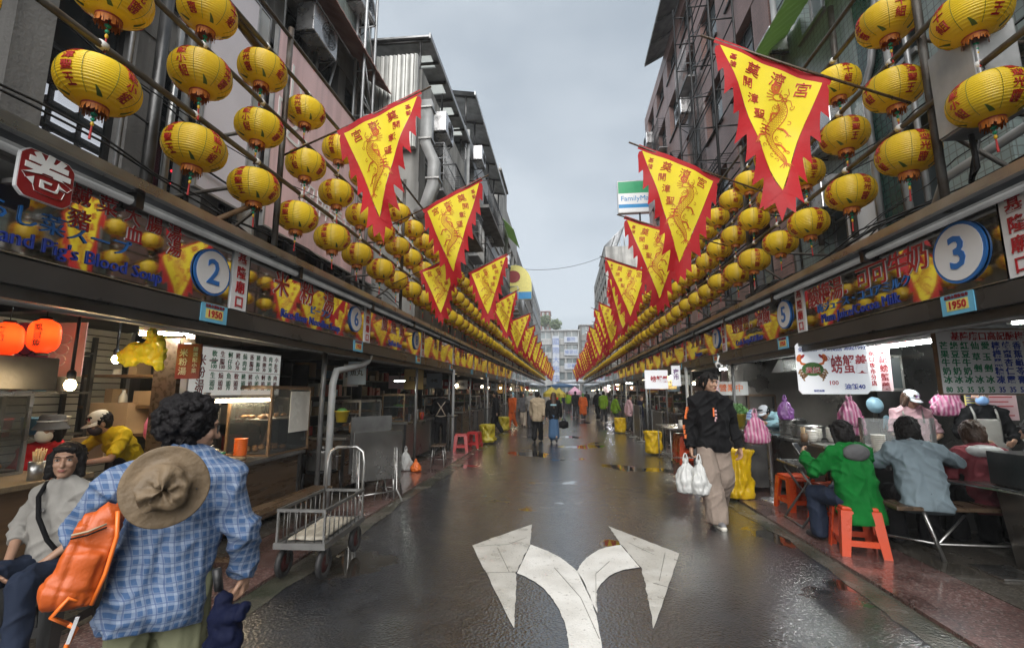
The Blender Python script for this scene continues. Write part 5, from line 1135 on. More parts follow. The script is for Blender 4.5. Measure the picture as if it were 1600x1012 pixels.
for k in range(5): r = empty('ladle', (-4.0-.14*k, 4.75, 1.6), '%s ladle hanging above the noodle counter' % ORD[k], 'ladle', 'ladles above the noodle counter'); MB().tube([(0, 0, .35), (0, 0, .02)], .006, 5).build('handle', 'steel', r); MB().lathe([(.0, -.05), (.035, -.035), (.05, 0), (.047, .0), (.03, -.03), (0, -.042)], 12).build('cup', 'steel', r)
tag(MB().tube([(-3.9, 4.75, 1.96), (-4.65, 4.75, 1.96)], .01, 6).build('hanging_rail', 'steel'), 'steel rail carrying the ladles above the noodle counter', 'rail')
# ---------- left, noodle stall
signboard(-1, -3.86, 4.3, 1.92, .24, .36, [('米粉湯', -.05, .08, .085, 'text_white', True), ('精選配小菜', .065, .12, .05, 'text_white', True)], 'small red hanging sign with white characters in front of the menu lightbox', 'seal_red', rz=10)
r = empty('menu_board', (-4.0, 5.27, 1.85), 'glowing white menu lightbox of the rice noodle stall', 'menu board'); MB().bx(-.08, 0, -.8, .8, -.3, .28).build('casing', 'frame_alu', r); MB().bx(.001, .006, -.78, .78, -.28, .26).build('face', 'lightbox', r)
b = MB(); g = MB(); b.text('米粉湯', .13, face_left((.009, -.64, .1)), 0, .002, .01, vert=True, gap=1.05).text('30', .1, face_left((.009, -.64, -.25)), 0, .002, .01)
CH = ['軟絲', '生腸', '蚵仔', '豬心', '燒肉', '香腸', '豬肺', '魚卵', '肉羹', '小肚']; P1 = ['100', '100', '50', '70', '60', '60', '60', '30', '30', '30']; P2 = ['60', '60', '70', '30', '25', '30', '30', '30', '30', '30']
for k in range(10):
    yy = -.46+k*.127; t_ = g if k % 2 == 0 else b
    t_.text(CH[k], .078, face_left((.009, yy, .19)), 0, .002, .01, vert=True, gap=1.1); t_.text(P1[k], .066, face_left((.009, yy, .045)), 0, .002, .01)
    t_.text(CH[(k*3+1) % 10][0]+'頭', .078, face_left((.009, yy, -.06)), 0, .002, .01, vert=True, gap=1.1); t_.text(P2[k], .066, face_left((.009, yy, -.2)), 0, .002, .01)
b.bx(.007, .009, -.52, .77, -.003, .003).build('red_lettering', 'text_dkred', r); g.build('green_lettering', 'text_green', r)
tube_lamp(-4.05, -4.05, 4.6, 1.5, 'warm tube lamp glowing below the menu lightbox', True, y1=6.0)
counter(-4.3, -3.55, 4.15, 6.0, .8, 'dark counter of the rice noodle stall with a wide steel top', 'wood_wet', 'steel_worn')
r = empty('bench', (-2.98, 4.6, .03), 'long wet wooden bench in front of the noodle counter', 'bench'); MB().bx(-.13, .13, -.85, .95, .4, .44).build('seat', 'wood_wet', r, bevel=.008)
for y in (-.7, .8):
    b = MB()
    for s in (-1, 1): b.bx(s*.1-.02, s*.1+.02, y-.02, y+.02, 0, .398)
    b.bx(-.08, .08, y-.015, y+.015, .12, .15); b.build('leg', 'wood_wet', r)
bowls(-3.75, 5.05, .835, 9, .075, 'bowl_orange', 'tall stack of orange bowls on the noodle counter'); pot(-3.95, 4.85, .835, .1, .1, 'small steel pot beside the orange bowls')
bowls(-3.8, 4.7, .835, 4, .09, 'steel', 'stack of steel bowls left of the orange bowls')
for i, (x, y, rz) in enumerate(((-3.75, 4.45, 20), (-3.65, 4.75, -15))): r = empty('cutting_board', (x, y, .836+.03*i), ['lower', 'upper'][i]+' round pale chopping board on the noodle counter', 'cutting board'); MB().lathe([(.0, 0), (.19-.03*i, 0), (.195-.03*i, .012), (.19-.03*i, .028), (0, .028)], 26).build('board', 'wood_board', r)
r = empty('jar', (-3.62, 4.6, .9), 'small glass jar with a green lid on the chopping board', 'jar'); MB().lathe([(.03, 0), (.034, .01), (.034, .05), (.028, .058)], 14).build('body', 'food_brown', r); MB().lathe([(.03, .058), (.03, .072), (0, .072)], 14).build('lid', 'text_green', r)
r = glass_case(-3.85, 5.72, .835, .55, .85, .83, 'wooden framed glass food case at the far end of the noodle counter', 'wood', 'food_brown')
MB().bx(.285, .292, -.05, .4, .25, .78).build('white_panel', 'bowl_white', r)
pipe([(-3.19, 6.04, .03), (-3.19, 6.04, 1.72), (-3.19, 6.12, 1.9), (-3.19, 6.9, 2.02), (-3.15, 7.05, 2.1), (-3.12, 7.08, 2.22)], .05, 'thick grey pipe rising from the pavement and bending under the left beam', 'pvc'); pipe([(-3.3, 5.98, .03), (-3.3, 5.98, 1.6), (-3.3, 6.0, 2.2)], .035, 'thin steel pipe beside the thick bent one', 'steel_worn')
r = empty('basket', (-3.05, 6.08, 1.2), 'small yellow plastic basket of greens tied to the bent pipe', 'basket'); MB().lathe([(.07, 0), (.095, .14), (.103, .14), (.103, .15), (.09, .15), (.066, .012), (0, .012)], 16).build('body', 'plastic_yellow', r); MB().ell((0, 0, .15), (.07, .07, .04), 9, 6).build('greens', 'leaf_dark', r)
# cart
r = empty('hand_cart', (-2.27, 4.28, .03), 'grey steel hand cart with a railed bed on the left pavement', 'cart', None, R(3)); b = MB(); w, l = .205, .42
b.bx(-w, w, -l, l, .27, .3); b.build('bed', 'steel_worn', r)
b = MB(); b.bx(-w-.02, w+.02, -l-.02, -l+.012, .26, .312).bx(-w-.02, w+.02, l-.012, l+.02, .26, .312).bx(-w-.02, -w+.012, -l+.012, l-.012, .26, .312).bx(w-.012, w+.02, -l+.012, l-.012, .26, .312); b.build('bed_frame', 'cart_steel', r)
b = MB()
for i in (-1, 1):
    for j in (-1, 1): b.bx(i*w-.009, i*w+.009, j*l-.009, j*l+.009, .31, .56)
b.bx(-w-.012, w+.012, -l-.012, -l+.012, .56, .585).bx(-w-.012, w+.012, l-.012, l+.012, .56, .585).bx(-w-.012, -w+.012, -l+.012, l-.012, .56, .585).bx(w-.012, w+.012, -l+.012, l-.012, .56, .585)
for k in range(1, 9): y = -l+2*l*k/9; b.tube([(-w, y, .31), (-w, y, .57)], .005, 4).tube([(w, y, .31), (w, y, .57)], .005, 4)
for k in range(1, 5): x = -w+2*w*k/5; b.tube([(x, -l, .31), (x, -l, .57)], .005, 4).tube([(x, l, .31), (x, l, .57)], .005, 4)
b.build('railing', 'cart_steel', r)
MB().tube([(-w+.01, l, .55), (-w+.01, l+.02, .85), (-w+.03, l+.03, .95), (-w+.1, l+.03, 1.0), (w-.1, l+.03, 1.0), (w-.03, l+.03, .95), (w-.01, l+.02, .85), (w-.01, l, .55)], .016, 8).build('handle', 'steel', r)
for nm, i, j in (('wheel', -1, -.8), ('wheel', 1, -.8), ('wheel', -1, .8), ('wheel', 1, .8)):
    c = Vector((i*(w-.03), j*l, .127)); T = Matrix.Translation(c) @ Matrix.Rotation(R(90), 4, 'Y')
    wo = MB().lathe([(.02, -.018), (.075, -.014), (.075, .014), (.02, .018)], 16, T=T).build('wheel', 'rim_red', r); pr = [(.07+.028+.028*math.cos(a)*1.0, .026*math.sin(a)) for a in [k*math.pi/5+math.pi for k in range(11)]]; MB().lathe(pr, 26, T=T).build('tyre', 'rubber', wo)
    MB().bx(c.x-.035, c.x-.027, c.y-.015, c.y+.015, .12, .262).bx(c.x+.027, c.x+.035, c.y-.015, c.y+.015, .12, .262).bx(c.x-.035, c.x+.035, c.y-.03, c.y+.03, .25, .264).build('fork', 'steel_dark', wo)
tag(blob('wet_board', [('b', (0, 0, .012), (.33, .72, .02)), ('b', (.02, -.1, .028), (.26, .5, .02))], .012, 'wood_grey', None, (-2.27, 4.29, .332), 2, .02, .06), 'grey weathered board lying in the hand cart', 'board').rotation_euler.z = R(4)
r = empty('folded_table', (-2.75, 6.7, .03), 'folded steel table leaning upright behind the hand cart', 'table', None, R(-44)); MB().bx(-.015, .02, -.4, .36, .3, 1.0).build('top', 'stainless', r, bevel=.006)
b = MB()
for y in (-.32, .26): b.tube([(.05, y, .75), (.08, y, .15), (.2, y+.04, 0)], .014, 6).tube([(.05, y, .75), (.0, y, .12), (-.15, y, 0)], .014, 6)
b.tube([(.1, -.32, .13), (.1, .26, .13)], .012, 6); b.build('leg', 'steel', r)
r = empty('folded_table', (-3.0, 7.1, .03), 'second taller folded steel table leaning behind the first', 'table', None, R(-34)); MB().bx(-.015, .02, -.42, .3, .36, 1.2).build('top', 'steel_worn', r, bevel=.006); b = MB()
for y in (-.3, .2): b.tube([(.03, y, .8), (.05, y, .1), (.14, y, 0)], .014, 6)
b.build('leg', 'steel', r)
r = empty('gas_stove', (-3.55, 6.55, .034), 'low iron gas stove standing beside the bent pipe', 'stove'); b = MB()
for i in (-1, 1):
    for j in (-1, 1): b.tube([(i*.22, j*.2, 0), (i*.18, j*.17, .42)], .015, 6)
b.build('leg', 'black_metal', r); MB().lathe([(.2, .41), (.22, .43), (.22, .45), (.12, .46), (0, .45)], 20).build('burner', 'black_metal', r); pot(-3.55, 6.55, .5, .22, .24, 'large steel stock pot on the gas stove by the bent pipe')
mat('bin_yellow', (.36, .29, .015), .3, 0, .15, 3, .4, 9)
def bench_stool(x, y, rz, label, z=.03, w=.28, l=.42, h=.45):
    r = empty('bench_stool', (x, y, z), label, 'stool', 'steel legged wooden stools', R(rz)); MB().bx(-w/2, w/2, -l/2, l/2, h-.035, h).build('seat', 'wood_wet', r, bevel=.008)
    for i in (-1, 1):
        for j in (-1, 1): MB().tube([(i*w*.36, j*l*.36, h-.036), (i*w*.52, j*l*.5, 0)], .013, 6).build('leg', 'steel', r)
    b = MB()
    for i in (-1, 1): b.tube([(i*w*.47, -l*.46, .13), (i*w*.47, l*.46, .13)], .009, 5)
    b.tube([(-w*.47, 0, .13), (w*.47, 0, .13)], .009, 5); b.build('stretcher', 'steel', r); return r
bench_stool(-2.72, 7.05, 5, 'steel legged stool behind the folded tables on the left'); bench_stool(-2.75, 10.0, 8, 'steel legged stool beside the aproned cook on the left')
pleat_bag('shopping_bag', (-3.25, 9.3, .03), .26, .2, .42, 'bag_white', 'white bag of vegetables hanging at the third left counter', seed=1.7); pleat_bag('shopping_bag', (-3.0, 9.2, .03), .2, .17, .22, 'bowl_orange', 'orange plastic bag on the pavement by the third left counter', seed=2.9)
put_stool(-2.85, 12.6, 10, 'plastic_red', 'dark red plastic stool, left of the pair on the left pavement'); put_stool(-2.62, 13.3, -8, 'plastic_red', 'dark red plastic stool, right of the pair on the left pavement')
def bin_bag(x, y, z, label, tilt=0, m='bag_lime'):
    r = empty('bin', (x, y, z), label, 'bin', 'bins lined with yellow bags'); MB().lathe([(.15, 0), (.19, .5), (.2, .5), (.2, .53), (.185, .53), (.14, .02), (0, .02)], 18).build('tub', 'plastic_yellow', r)
    pleat_bag('liner', (tilt*.3, 0, 0), .44, .43, .57, m, None, pleats=9, handles=False, seed=x, amp=.04, parent=r, prof=[(.8, .86), (.9, .97), (.97, 1.0), (1.03, .96), (1.0, .85), (.97, .6), (.98, .35), (1.0+tilt*2, .14), (.9+tilt*2, .03), (.5, .01)]); return r
bin_bag(-2.5, 14.7, .03, 'yellow lined bin with its bag sagging sideways on the left pavement', .1, 'bin_yellow'); bin_bag(-2.55, 19.2, .03, 'farther yellow lined bin on the left pavement', 0, 'bin_yellow')
# ---------- right, drinks stall and crab soup stall
tag(MB().bx(3.3, 6.6, 9.7, 9.76, .034, 2.5).build('partition', 'stainless_warm'), 'steel partition wall behind the crab soup stall', 'partition')
tag(MB().bx(6.3, 6.36, 3.0, 9.69, .034, 2.5).build('partition', 'stainless'), 'long steel back wall of the two nearest right stalls', 'partition')
counter(3.3, 5.3, 5.75, 6.35, .82, 'steel serving counter where the right diners sit', 'steel_dark', 'stainless'); counter(3.4, 4.1, 6.6, 8.8, .88, 'steel counter of the crab soup stall', 'stainless_warm', 'stainless')
r = empty('hanging_banner', (3.42, 6.3, 1.91), 'glowing white banner with a red and green crab and red characters', 'sign', None, R(-9)); rr = [(x*.4, y*.33) for x, y in ((-1, -.85), (-.9, -1), (.9, -1), (1, -.85), (1, .9), (.92, 1), (-.92, 1), (-1, .9))]
MB().prism(rr, .012, 0, face_cam((0, 0, 0))).build('board', 'crab_box', r); F = lambda u, v: face_cam((u, -.0145, v))
MB().text('全台灣第一家創始店', .056, F(-.12, .24), 0, .002, .01).text('源起1993', .06, F(.27, .25), 0, .002, .008).text('油飯40', .075, F(.23, -.24), 0, .002, .02).text('隔壁兩攤', .03, F(-.17, -.29), 0, .002, .01).build('blue_lettering', 'text_blue', r)
MB().text('螃蟹羹', .25, F(.19, .03), 0, .002, .012, sx=.54).text('100', .075, F(-.0, -.19), 0, .002, .01).text('⑤', .075, F(-.05, .12), 0, .002, .0).build('red_lettering', 'text_red', r)
b = MB(); c = []
EL = lambda cx_, cy_, rx, ry, rot=0: [(cx_+rx*math.cos(a)*math.cos(rot)-ry*math.sin(a)*math.sin(rot), cy_+rx*math.cos(a)*math.sin(rot)+ry*math.sin(a)*math.cos(rot)) for a in [k*math.pi/9 for k in range(18)]]
mir = lambda pts, s_: [(s_*x, y) for x, y in pts][::s_]
for s in (-1, 1):
    for k in range(4): b.prism(mir([(.07, .01-.022*k), (.15-.008*k, .0-.035*k), (.175-.02*k, -.06-.03*k), (.155-.02*k, -.065-.03*k), (.135-.01*k, -.02-.035*k), (.06, -.02-.02*k)], s), .001, 2, F(-.22, -.01))
    b.prism(mir([(.07, .04), (.13, .06), (.15, .11), (.13, .12), (.115, .085), (.06, .07)], s), .0014, 1, F(-.22, -.01))
    b.prism(mir(EL(.145, .145, .05, .03, 1.9), s), .0016, 1, F(-.22, -.01)); b.prism(mir(EL(.105, .165, .034, .016, 2.3), s), .0018, 3, F(-.22, -.01))
b.prism(EL(0, .0, .125, .088), .0022, 0, F(-.22, -.01))
b.build('crab_emblem', ['leaf_dark', 'bowl_orange', 'food_brown', 'text_red'], r); MB().text('吳記', .085, F(-.22, -.03) @ Matrix.Translation((0, 0, .004)), 0, .002, .04).build('emblem_edge', 'text_white', r); MB().text('吳記', .085, F(-.22, -.03) @ Matrix.Translation((0, 0, .006)), 0, .002, .015).build('emblem_lettering', 'text_red', r)
MB().tube([(-.3, 0, .33), (-.3, 0, .6)], .004, 4).tube([(.3, 0, .33), (.3, 0, .6)], .004, 4).build('hanger', 'black_metal', r)
signboard(1, 4.0, 6.45, 1.9, .16, .56, [('廟口夜市分店', 0, .2, .07, 'text_red', True)], 'narrow translucent vertical sign right of the crab banner', 'sign_white'); signboard(1, 4.2, 6.55, 1.92, .18, .6, [('吳記螃蟹羹', 0, .22, .105, 'text_dkred', True)], 'vertical sign with dark red characters behind the narrow one', 'paper_pink')
r = empty('menu_board', (4.02, 4.8, 1.89), 'large white menu board with columns of drinks at the right edge', 'menu board', None, R(4)); MB().box((0, 0, 0), (.98, .03, .6)).build('board', 'sign_white', r); b = MB()
for s in (-1, 1): b.box((s*.497, 0, 0), (.014, .036, .628)).box((0, 0, s*.307), (.98, .036, .014))
b.build('frame', 'wood', r); ms = {k: MB() for k in ('text_green', 'text_blue', 'text_red')}; F2 = lambda u, v: face_cam((u, -.0165, v))
ms['text_red'].text('基隆廟口高記酸梅湯', .083, F2(.02, .235), 0, .002, .02)
cols = [('芒果牛奶冰', '80', 'text_green'), ('綠豆牛奶冰', '35', 'text_green'), ('紅豆牛奶冰', '35', 'text_green'), ('仙草剉冰', '35', 'text_green'), ('愛玉剉冰', '35', 'text_green'), ('檸檬黑糖凍', '35', 'text_blue'), ('蜂蜜杏仁露', '35', 'text_blue'), ('香蕉龜苓膏', '55', 'text_blue'), ('可可牛奶', '25', 'text_red'), ('蜂蜜茶', '25', 'text_red')]
for k, (s, p_, m_) in enumerate(cols):
    u = -.43+k*.095; n = len(s)
    for i, ch in enumerate(s): ms[m_].text(ch, .078, F2(u, .145-i*.32/(n-1) if n > 1 else 0), 0, .002, .02)
    ms[m_].text(p_, .07, F2(u, -.265), 0, .002, .02, sx=.85)
for k, v in ms.items(): v.build('lettering', k, r)
MB().tube([(-.4, 0, .31), (-.4, 0, .6)], .005, 4).tube([(.4, 0, .31), (.4, 0, .6)], .005, 4).build('hanger', 'black_metal', r)
tube_lamp(3.35, 3.65, 8.95, 2.22, 'white tube lamp left of the crab banner', y1=7.6); tube_lamp(4.25, 4.35, 7.2, 2.2, 'white tube lamp above the pink shirted cook', y1=5.9); tube_lamp(3.4, 4.1, 10.5, 2.1, 'white tube lamp behind the man in the black hoodie'); tube_lamp(4.5, 5.3, 5.1, 2.3, 'white tube lamp behind the drinks menu board')
for k in range(4): bowls(3.45+.13*k, 7.0+.13*(k % 2), .92, 5+k % 3, .07, 'bowl_white', '%s stack of white bowls on the crab soup counter' % ['first', 'second', 'third', 'fourth'][k])
bowls(3.75, 6.1, .86, 9, .075, 'bowl_white', 'tall stack of white bowls beside the blue shirted diner'); bowls(3.95, 6.12, .86, 5, .08, 'bowl_white', 'short stack of white bowls by the pink chopsticks')
pot(3.75, 7.7, .92, .24, .16, 'wide steaming pot of crab soup on the right counter', False); pot(3.8, 8.3, .92, .2, .22, 'tall soup pot at the back of the crab soup counter', True)
for i, (x, y, z) in enumerate(((3.32, 6.95, .92), (4.02, 6.0, .86))):
    r = empty('chopstick_holder', (x, y, z), ['cup of chopsticks by the chrome post', 'pink cup of chopsticks beside the blue shirted diner'][i], 'chopsticks'); MB().lathe([(.04, 0), (.045, .12), (.041, .12), (.038, .02), (0, .02)], 14).build('cup', ['wood', 'bag_pink'][i], r); b = MB(); q = random.Random(9+i)
    for k in range(18): a = q.uniform(0, 6.28); d = q.uniform(0, .03); b.tube([(d*math.cos(a)*.5, d*math.sin(a)*.5, .03), (d*math.cos(a)*1.4, d*math.sin(a)*1.4, .2)], .0035, 4)
    b.build('chopstick', 'chopstick', r)
r = empty('food_tray', (3.45, 6.12, .86), 'tray of pale dumplings on the diners counter', 'tray'); MB().bx(-.16, .16, -.12, .12, 0, .025).build('tray', 'steel', r); b = MB(); q = random.Random(8)
for k in range(16): b.ell((q.uniform(-.12, .12), q.uniform(-.08, .08), .04), (.035, .03, .025), 8, 5)
b.build('food', 'bowl_white', r)
r = empty('sneeze_guard', (4.15, 6.3, .86), 'clear acrylic guard standing on the diners counter', 'guard'); MB().bx(-.45, .35, -.004, .004, 0, .42).build('pane', 'acrylic', r); MB().bx(-.47, -.45, -.03, .03, 0, .43).bx(.35, .37, -.03, .03, 0, .43).build('stand', 'steel', r)
r = empty('wall_cabinet', (4.9, 8.2, 1.62), 'steel wall cabinet with a sliding glass door behind the right cooks', 'cabinet'); MB().bx(-.75, .65, 0, .3, 0, .6).build('body', 'stainless', r, bevel=.01); MB().bx(-.7, .2, -.012, -.002, .05, .55).build('door', 'board_white', r); MB().bx(.22, .6, -.012, -.002, .05, .55).build('glass_door', 'pane_grey', r)
r = empty('range_hood', (4.2, 8.2, 1.95), 'steel range hood above the crab soup counter', 'hood'); MB().add([(-.5, -.5, 0), (.3, -.5, 0), (.3, .5, 0), (-.5, .5, 0), (-.3, -.4, .4), (.3, -.4, .4), (.3, .4, .4), (-.3, .4, .4)], [(3, 2, 1, 0), (4, 5, 6, 7), (0, 1, 5, 4), (1, 2, 6, 5), (2, 3, 7, 6), (3, 0, 4, 7)]).build('casing', 'stainless', r); MB().tube([(0, 0, .4), (0, 0, .55)], .13, 12).build('flue', 'galv', r)
for i, (x, y, z, m, lab, w_, h_) in enumerate(((3.98, 7.0, 1.12, 'bag_stripe', 'bundle of pink striped bags hanging below the crab banner', .3, .42), (4.9, 6.55, 1.3, 'bag_stripe', 'row of pink striped bags hanging beside the pink headscarf', .4, .36), (3.08, 6.9, 1.22, 'bag_purple', 'purple plastic bag hanging left of the crab banner', .2, .3), (2.78, 7.2, .86, 'bag_stripe', 'big bunch of pink plastic bags tied to a post beside the hoodie man', .32, .44), (4.08, 7.05, 1.0, 'bag_stripe', 'lower pink striped bag hanging below the crab banner', .22, .34))): pleat_bag('plastic_bag', (x, y, z), w_, .16, h_, m, lab, seed=i*3.1, pleats=8)
r = empty('washing_bowl', (4.5, 7.3, 1.42), 'pale blue plastic bowl hanging on the right back wall', 'bowl'); MB().lathe([(.035, .07), (.08, .055), (.115, 0), (.12, -.004), (.11, .0), (.075, .05)], 22, T=Matrix.Rotation(R(80), 4, 'X')).build('bowl', 'water_blue', r)
tag(blob('rubber_glove', [('e', (0, 0, 0), (.05, .02, .06)), ('c', (-.03, 0, -.04), .016, (-.05, 0, -.12), .012), ('c', (0, 0, -.05), .016, (0, 0, -.14), .012), ('c', (.03, 0, -.04), .016, (.04, 0, -.12), .012), ('c', (.05, 0, 0), .016, (.09, 0, -.06), .012)], .007, 'water_blue', None, (4.6, 7.25, 1.22)), 'pale blue rubber glove below the blue bowl', 'glove')
for i, (x, y, z, w, h, m) in enumerate(((4.3, 7.6, 1.22, .26, .2, 'paper_blue'), (3.35, 9.05, 1.2, .22, .17, 'paper_blue'), (5.15, 6.5, 1.52, .16, .2, 'plaque_yellow'), (5.5, 6.6, 1.42, .5, .34, 'paper_pink'))):
    r = empty('notice', (x, y, z), ['printed notice on the steel wall under the crab banner', 'calendar sheet behind the hoodie man', 'yellow notice beside the pink headscarf', 'pink price list behind the pink headscarf'][i], 'notice'); MB().bx(-w/2, w/2, 0, .006, -h/2, h/2).build('sheet', m, r); b = MB()
    for k in range(5): b.bx(-w*.4, w*(.4-.1*(k % 2)), -.003, -.001, h*(.36-.17*k)-.008, h*(.36-.17*k)+.006)
    b.build('print', 'text_red' if m == 'paper_pink' else 'text_blue', r)
def stanchion(x, y, label, z=.03):
    r = empty('stanchion', (x, y, z), label, 'stanchion', 'chrome stanchions at the right kerb'); MB().lathe([(.17, 0), (.17, .012), (.15, .02), (.04, .035), (.034, .05)], 24).build('base', 'alu', r); MB().lathe([(.034, .03), (.034, .9), (.04, .9), (.04, .95), (.0, .955)], 16).build('shaft', 'alu', r)
stanchion(3.04, 7.42, 'chrome stanchion between the yellow bag and the orange stools'); stanchion(2.12, 8.0, 'chrome stanchion behind the legs of the hoodie man', .0)
pleat_bag('refuse_bag', (2.6, 7.55, .03), .42, .38, .72, 'bag_yellow', 'tall bright yellow refuse bag behind the hoodie man', pleats=11, handles=False, seed=4.2, amp=.05, n=72, prof=[(.1, .9), (.7, .93), (.95, .96), (1.02, .99), (1.06, .95), (1.0, .9), (.92, .8), (.88, .6), (.9, .4), (1.0, .2), (1.04, .1), (.95, .02), (.7, 0), (.1, .0)])
put_stool(3.13, 6.92, 6, 'plastic_orange', 'orange plastic stool next to the chrome stanchion', 'orange plastic stools at the right stalls'); put_stool(3.28, 6.3, 20, 'plastic_orange', 'orange plastic stool hidden behind the folding table', 'orange plastic stools at the right stalls'); put_stool(2.9, 5.2, -12, 'plastic_orange', 'orange plastic stool under the green jacketed diner', 'orange plastic stools at the right stalls')
r = empty('folding_table', (3.0, 6.22, .03), 'small grey folding table in front of the green jacketed diner', 'table', None, R(-4)); MB().bx(-.26, .3, -.33, .33, .69, .71).build('top', 'stainless', r, bevel=.005); b = MB()
for y in (-.26, .26): b.tube([(-.22, y, .68), (-.05, y, .4), (.24, y, 0)], .014, 6).tube([(.24, y, .68), (.05, y, .4), (-.24, y, 0)], .014, 6)
b.tube([(-.24, -.26, .015), (-.24, .26, .015)], .012, 5).tube([(.24, -.26, .015), (.24, .26, .015)], .012, 5); b.build('leg', 'steel_worn', r)
r = empty('bench', (3.55, 5.12, .03), 'dark wooden bench on chrome legs under the blue shirted diner', 'bench', None, R(0)); MB().bx(-.4, 1.3, -.15, .17, .45, .49).build('seat', 'wood_wet', r, bevel=.008)
for x0, x1 in ((-.34, -.38), (-.14, -.02)): MB().tube([(x0, -.1 if x0 > -.3 else .1, .45), (x1, -.12 if x0 > -.3 else .2, 0)], .018, 8).build('leg', 'steel', r)
for y in (-.12, .14): MB().tube([(1.2, y, .45), (1.22, y, 0)], .018, 8).build('leg', 'steel', r)
MB().tube([(-.36, .15, .15), (-.05, -.11, .15), (1.21, -.12, .15)], .012, 6).tube([(-.05, -.11, .15), (.5, .2, .4)], .012, 6).build('stretcher', 'steel', r)
r = empty('steel_cabinet', (4.25, 4.62, .034), 'heavy steel cabinet with a projecting table flap at the right edge', 'cabinet'); MB().bx(-.26, .8, -.2, .35, .72, 1.02).build('drawer_box', 'steel_dark', r, bevel=.008); MB().bx(-.3, .8, -.25, .5, .68, .71).build('top', 'stainless', r); MB().add([(-.18, -.2, 0), (.8, -.2, 0), (.8, .3, 0), (-.18, .3, 0), (-.26, -.2, .679), (.8, -.2, .679), (.8, .3, .679), (-.26, .3, .679)], [(3, 2, 1, 0), (4, 5, 6, 7), (0, 1, 5, 4), (1, 2, 6, 5), (2, 3, 7, 6), (3, 0, 4, 7)]).build('body', 'stainless_warm', r)
MB().add([(-.3, -.2, .69), (-.3, .5, .69), (-.55, .66, .69), (-.3, -.2, .705), (-.3, .5, .705), (-.55, .66, .705)], [(0, 1, 2), (5, 4, 3), (0, 3, 4, 1), (1, 4, 5, 2), (2, 5, 3, 0)]).build('flap', 'stainless', r)
tag(MB().bx(3.65, 3.98, 4.55, 4.9, .036, .05).build('floor_plate', 'stainless'), 'steel plate lying on the floor at the right edge', 'plate')
bowls(4.75, 5.3, 1.06, 1, .11, 'bowl_white', 'single patterned bowl on the steel cabinet at the right edge', 'bowl')
r = empty('planter', (3.0, 8.55, 1.02), 'yellow tub of leafy greens behind the hoodie man', 'plant'); MB().lathe([(.12, 0), (.16, .2), (.165, .2), (.15, .21), (.11, .02), (0, .02)], 18).build('tub', 'plastic_yellow', r); b = MB(); q = random.Random(6)
for k in range(420):
    d = Vector((q.gauss(0, 1), q.gauss(0, 1), abs(q.gauss(0, 1)))).normalized()*q.random()**.4; p = Vector((d.x*.2, d.y*.2, .22+d.z*.17)); u = Vector((q.gauss(0, 1), q.gauss(0, 1), q.gauss(0, .6))).normalized()*.03; v = u.orthogonal().normalized()*.018; b.add([p-u, p-v, p+u, p+v], [(0, 1, 2, 3)])
b.build('foliage', 'leaf_dark', r); counter(2.85, 3.25, 7.9, 8.9, .98, 'steel side counter carrying the tub of greens', 'steel_worn', 'stainless')
signboard(1, 2.75, 9.0, 1.62, .26, .5, [('冰', 0, .12, .2, None, False), ('糖', 0, -.11, .2, None, False)], 'tilted white sign with two red characters right of the hoodie man', 'paper_pink', rz=8); signboard(1, 3.2, 9.3, 1.68, .62, .26, [('營業中', 0, 0, .15, 'bowl_orange', False)], 'grey sign with orange characters behind the tilted one', 'board_white')
r = empty('security_camera', (2.62, 8.2, 2.08), 'white security camera under the right beam', 'camera'); MB().cyl((0, 0, 0), (-.02, -.14, -.03), .04, .045, 14).build('body', 'paint_white', r); MB().ell((-.022, -.145, -.032), (.032, .01, .032), 12, 7).build('lens', 'black_metal', r); MB().tube([(0, 0, .03), (.05, .03, .15)], .014, 6).build('bracket', 'paint_white', r)
r = empty('lit_sign', (2.02, 10.2, 1.88), 'small glowing crab soup sign left of the hoodie man', 'sign'); MB().bx(-.28, .2, 0, .06, -.2, .2).build('board', 'crab_box', r); MB().text('螃蟹羹', .14, face_cam((.02, -.004, 0)), 0, .002, .02, sx=.9).build('lettering', 'text_red', r); r = empty('lit_sign', (2.42, 10.3, 1.98), 'narrow glowing vertical sign beside the small crab soup sign', 'sign'); MB().bx(-.09, .09, 0, .05, -.24, .2).build('board', 'crab_box', r); MB().text('夜市', .12, face_cam((0, -.004, .06)), 0, .002, .02, vert=True).build('lettering', 'bag_purple', r)
r = empty('steel_table', (2.75, 10.8, .03), 'steel table on thin legs left of the hoodie man', 'table'); MB().bx(-.55, .4, -.5, .9, .78, .81).build('top', 'stainless', r); b = MB()
for x in (-.5, .35):
    for y in (-.45, .85): b.tube([(x, y, 0), (x, y, .78)], .016, 6)
b.tube([(-.5, -.45, .2), (-.5, .85, .2)], .012, 5).tube([(-.5, -.45, .2), (.35, -.45, .2)], .012, 5); b.build('leg', 'steel', r); bowls(2.55, 10.6, .845, 5, .07, 'bowl_white', 'stack of white bowls on the steel table left of the hoodie man')
for i, (x, y) in enumerate(((2.75, 11.5), (2.7, 10.9), (3.0, 11.0))):
    for k in range(2): put_stool(x, y, 5*i-6, 'plastic_orange', 'orange plastic stool, %s of the %s pair stacked under the steel table' % (['lower', 'upper'][k], ['far', 'near', 'inner'][i]), 'orange plastic stools at the right stalls', .03+.16*k)
bin_bag(2.3, 12.6, .03, 'yellow lined bin at the right kerb beside the steel panels', 0, 'bag_yellow'); bin_bag(2.2, 19, .03, 'tall yellow bin far along the right kerb', 0, 'bag_yellow')
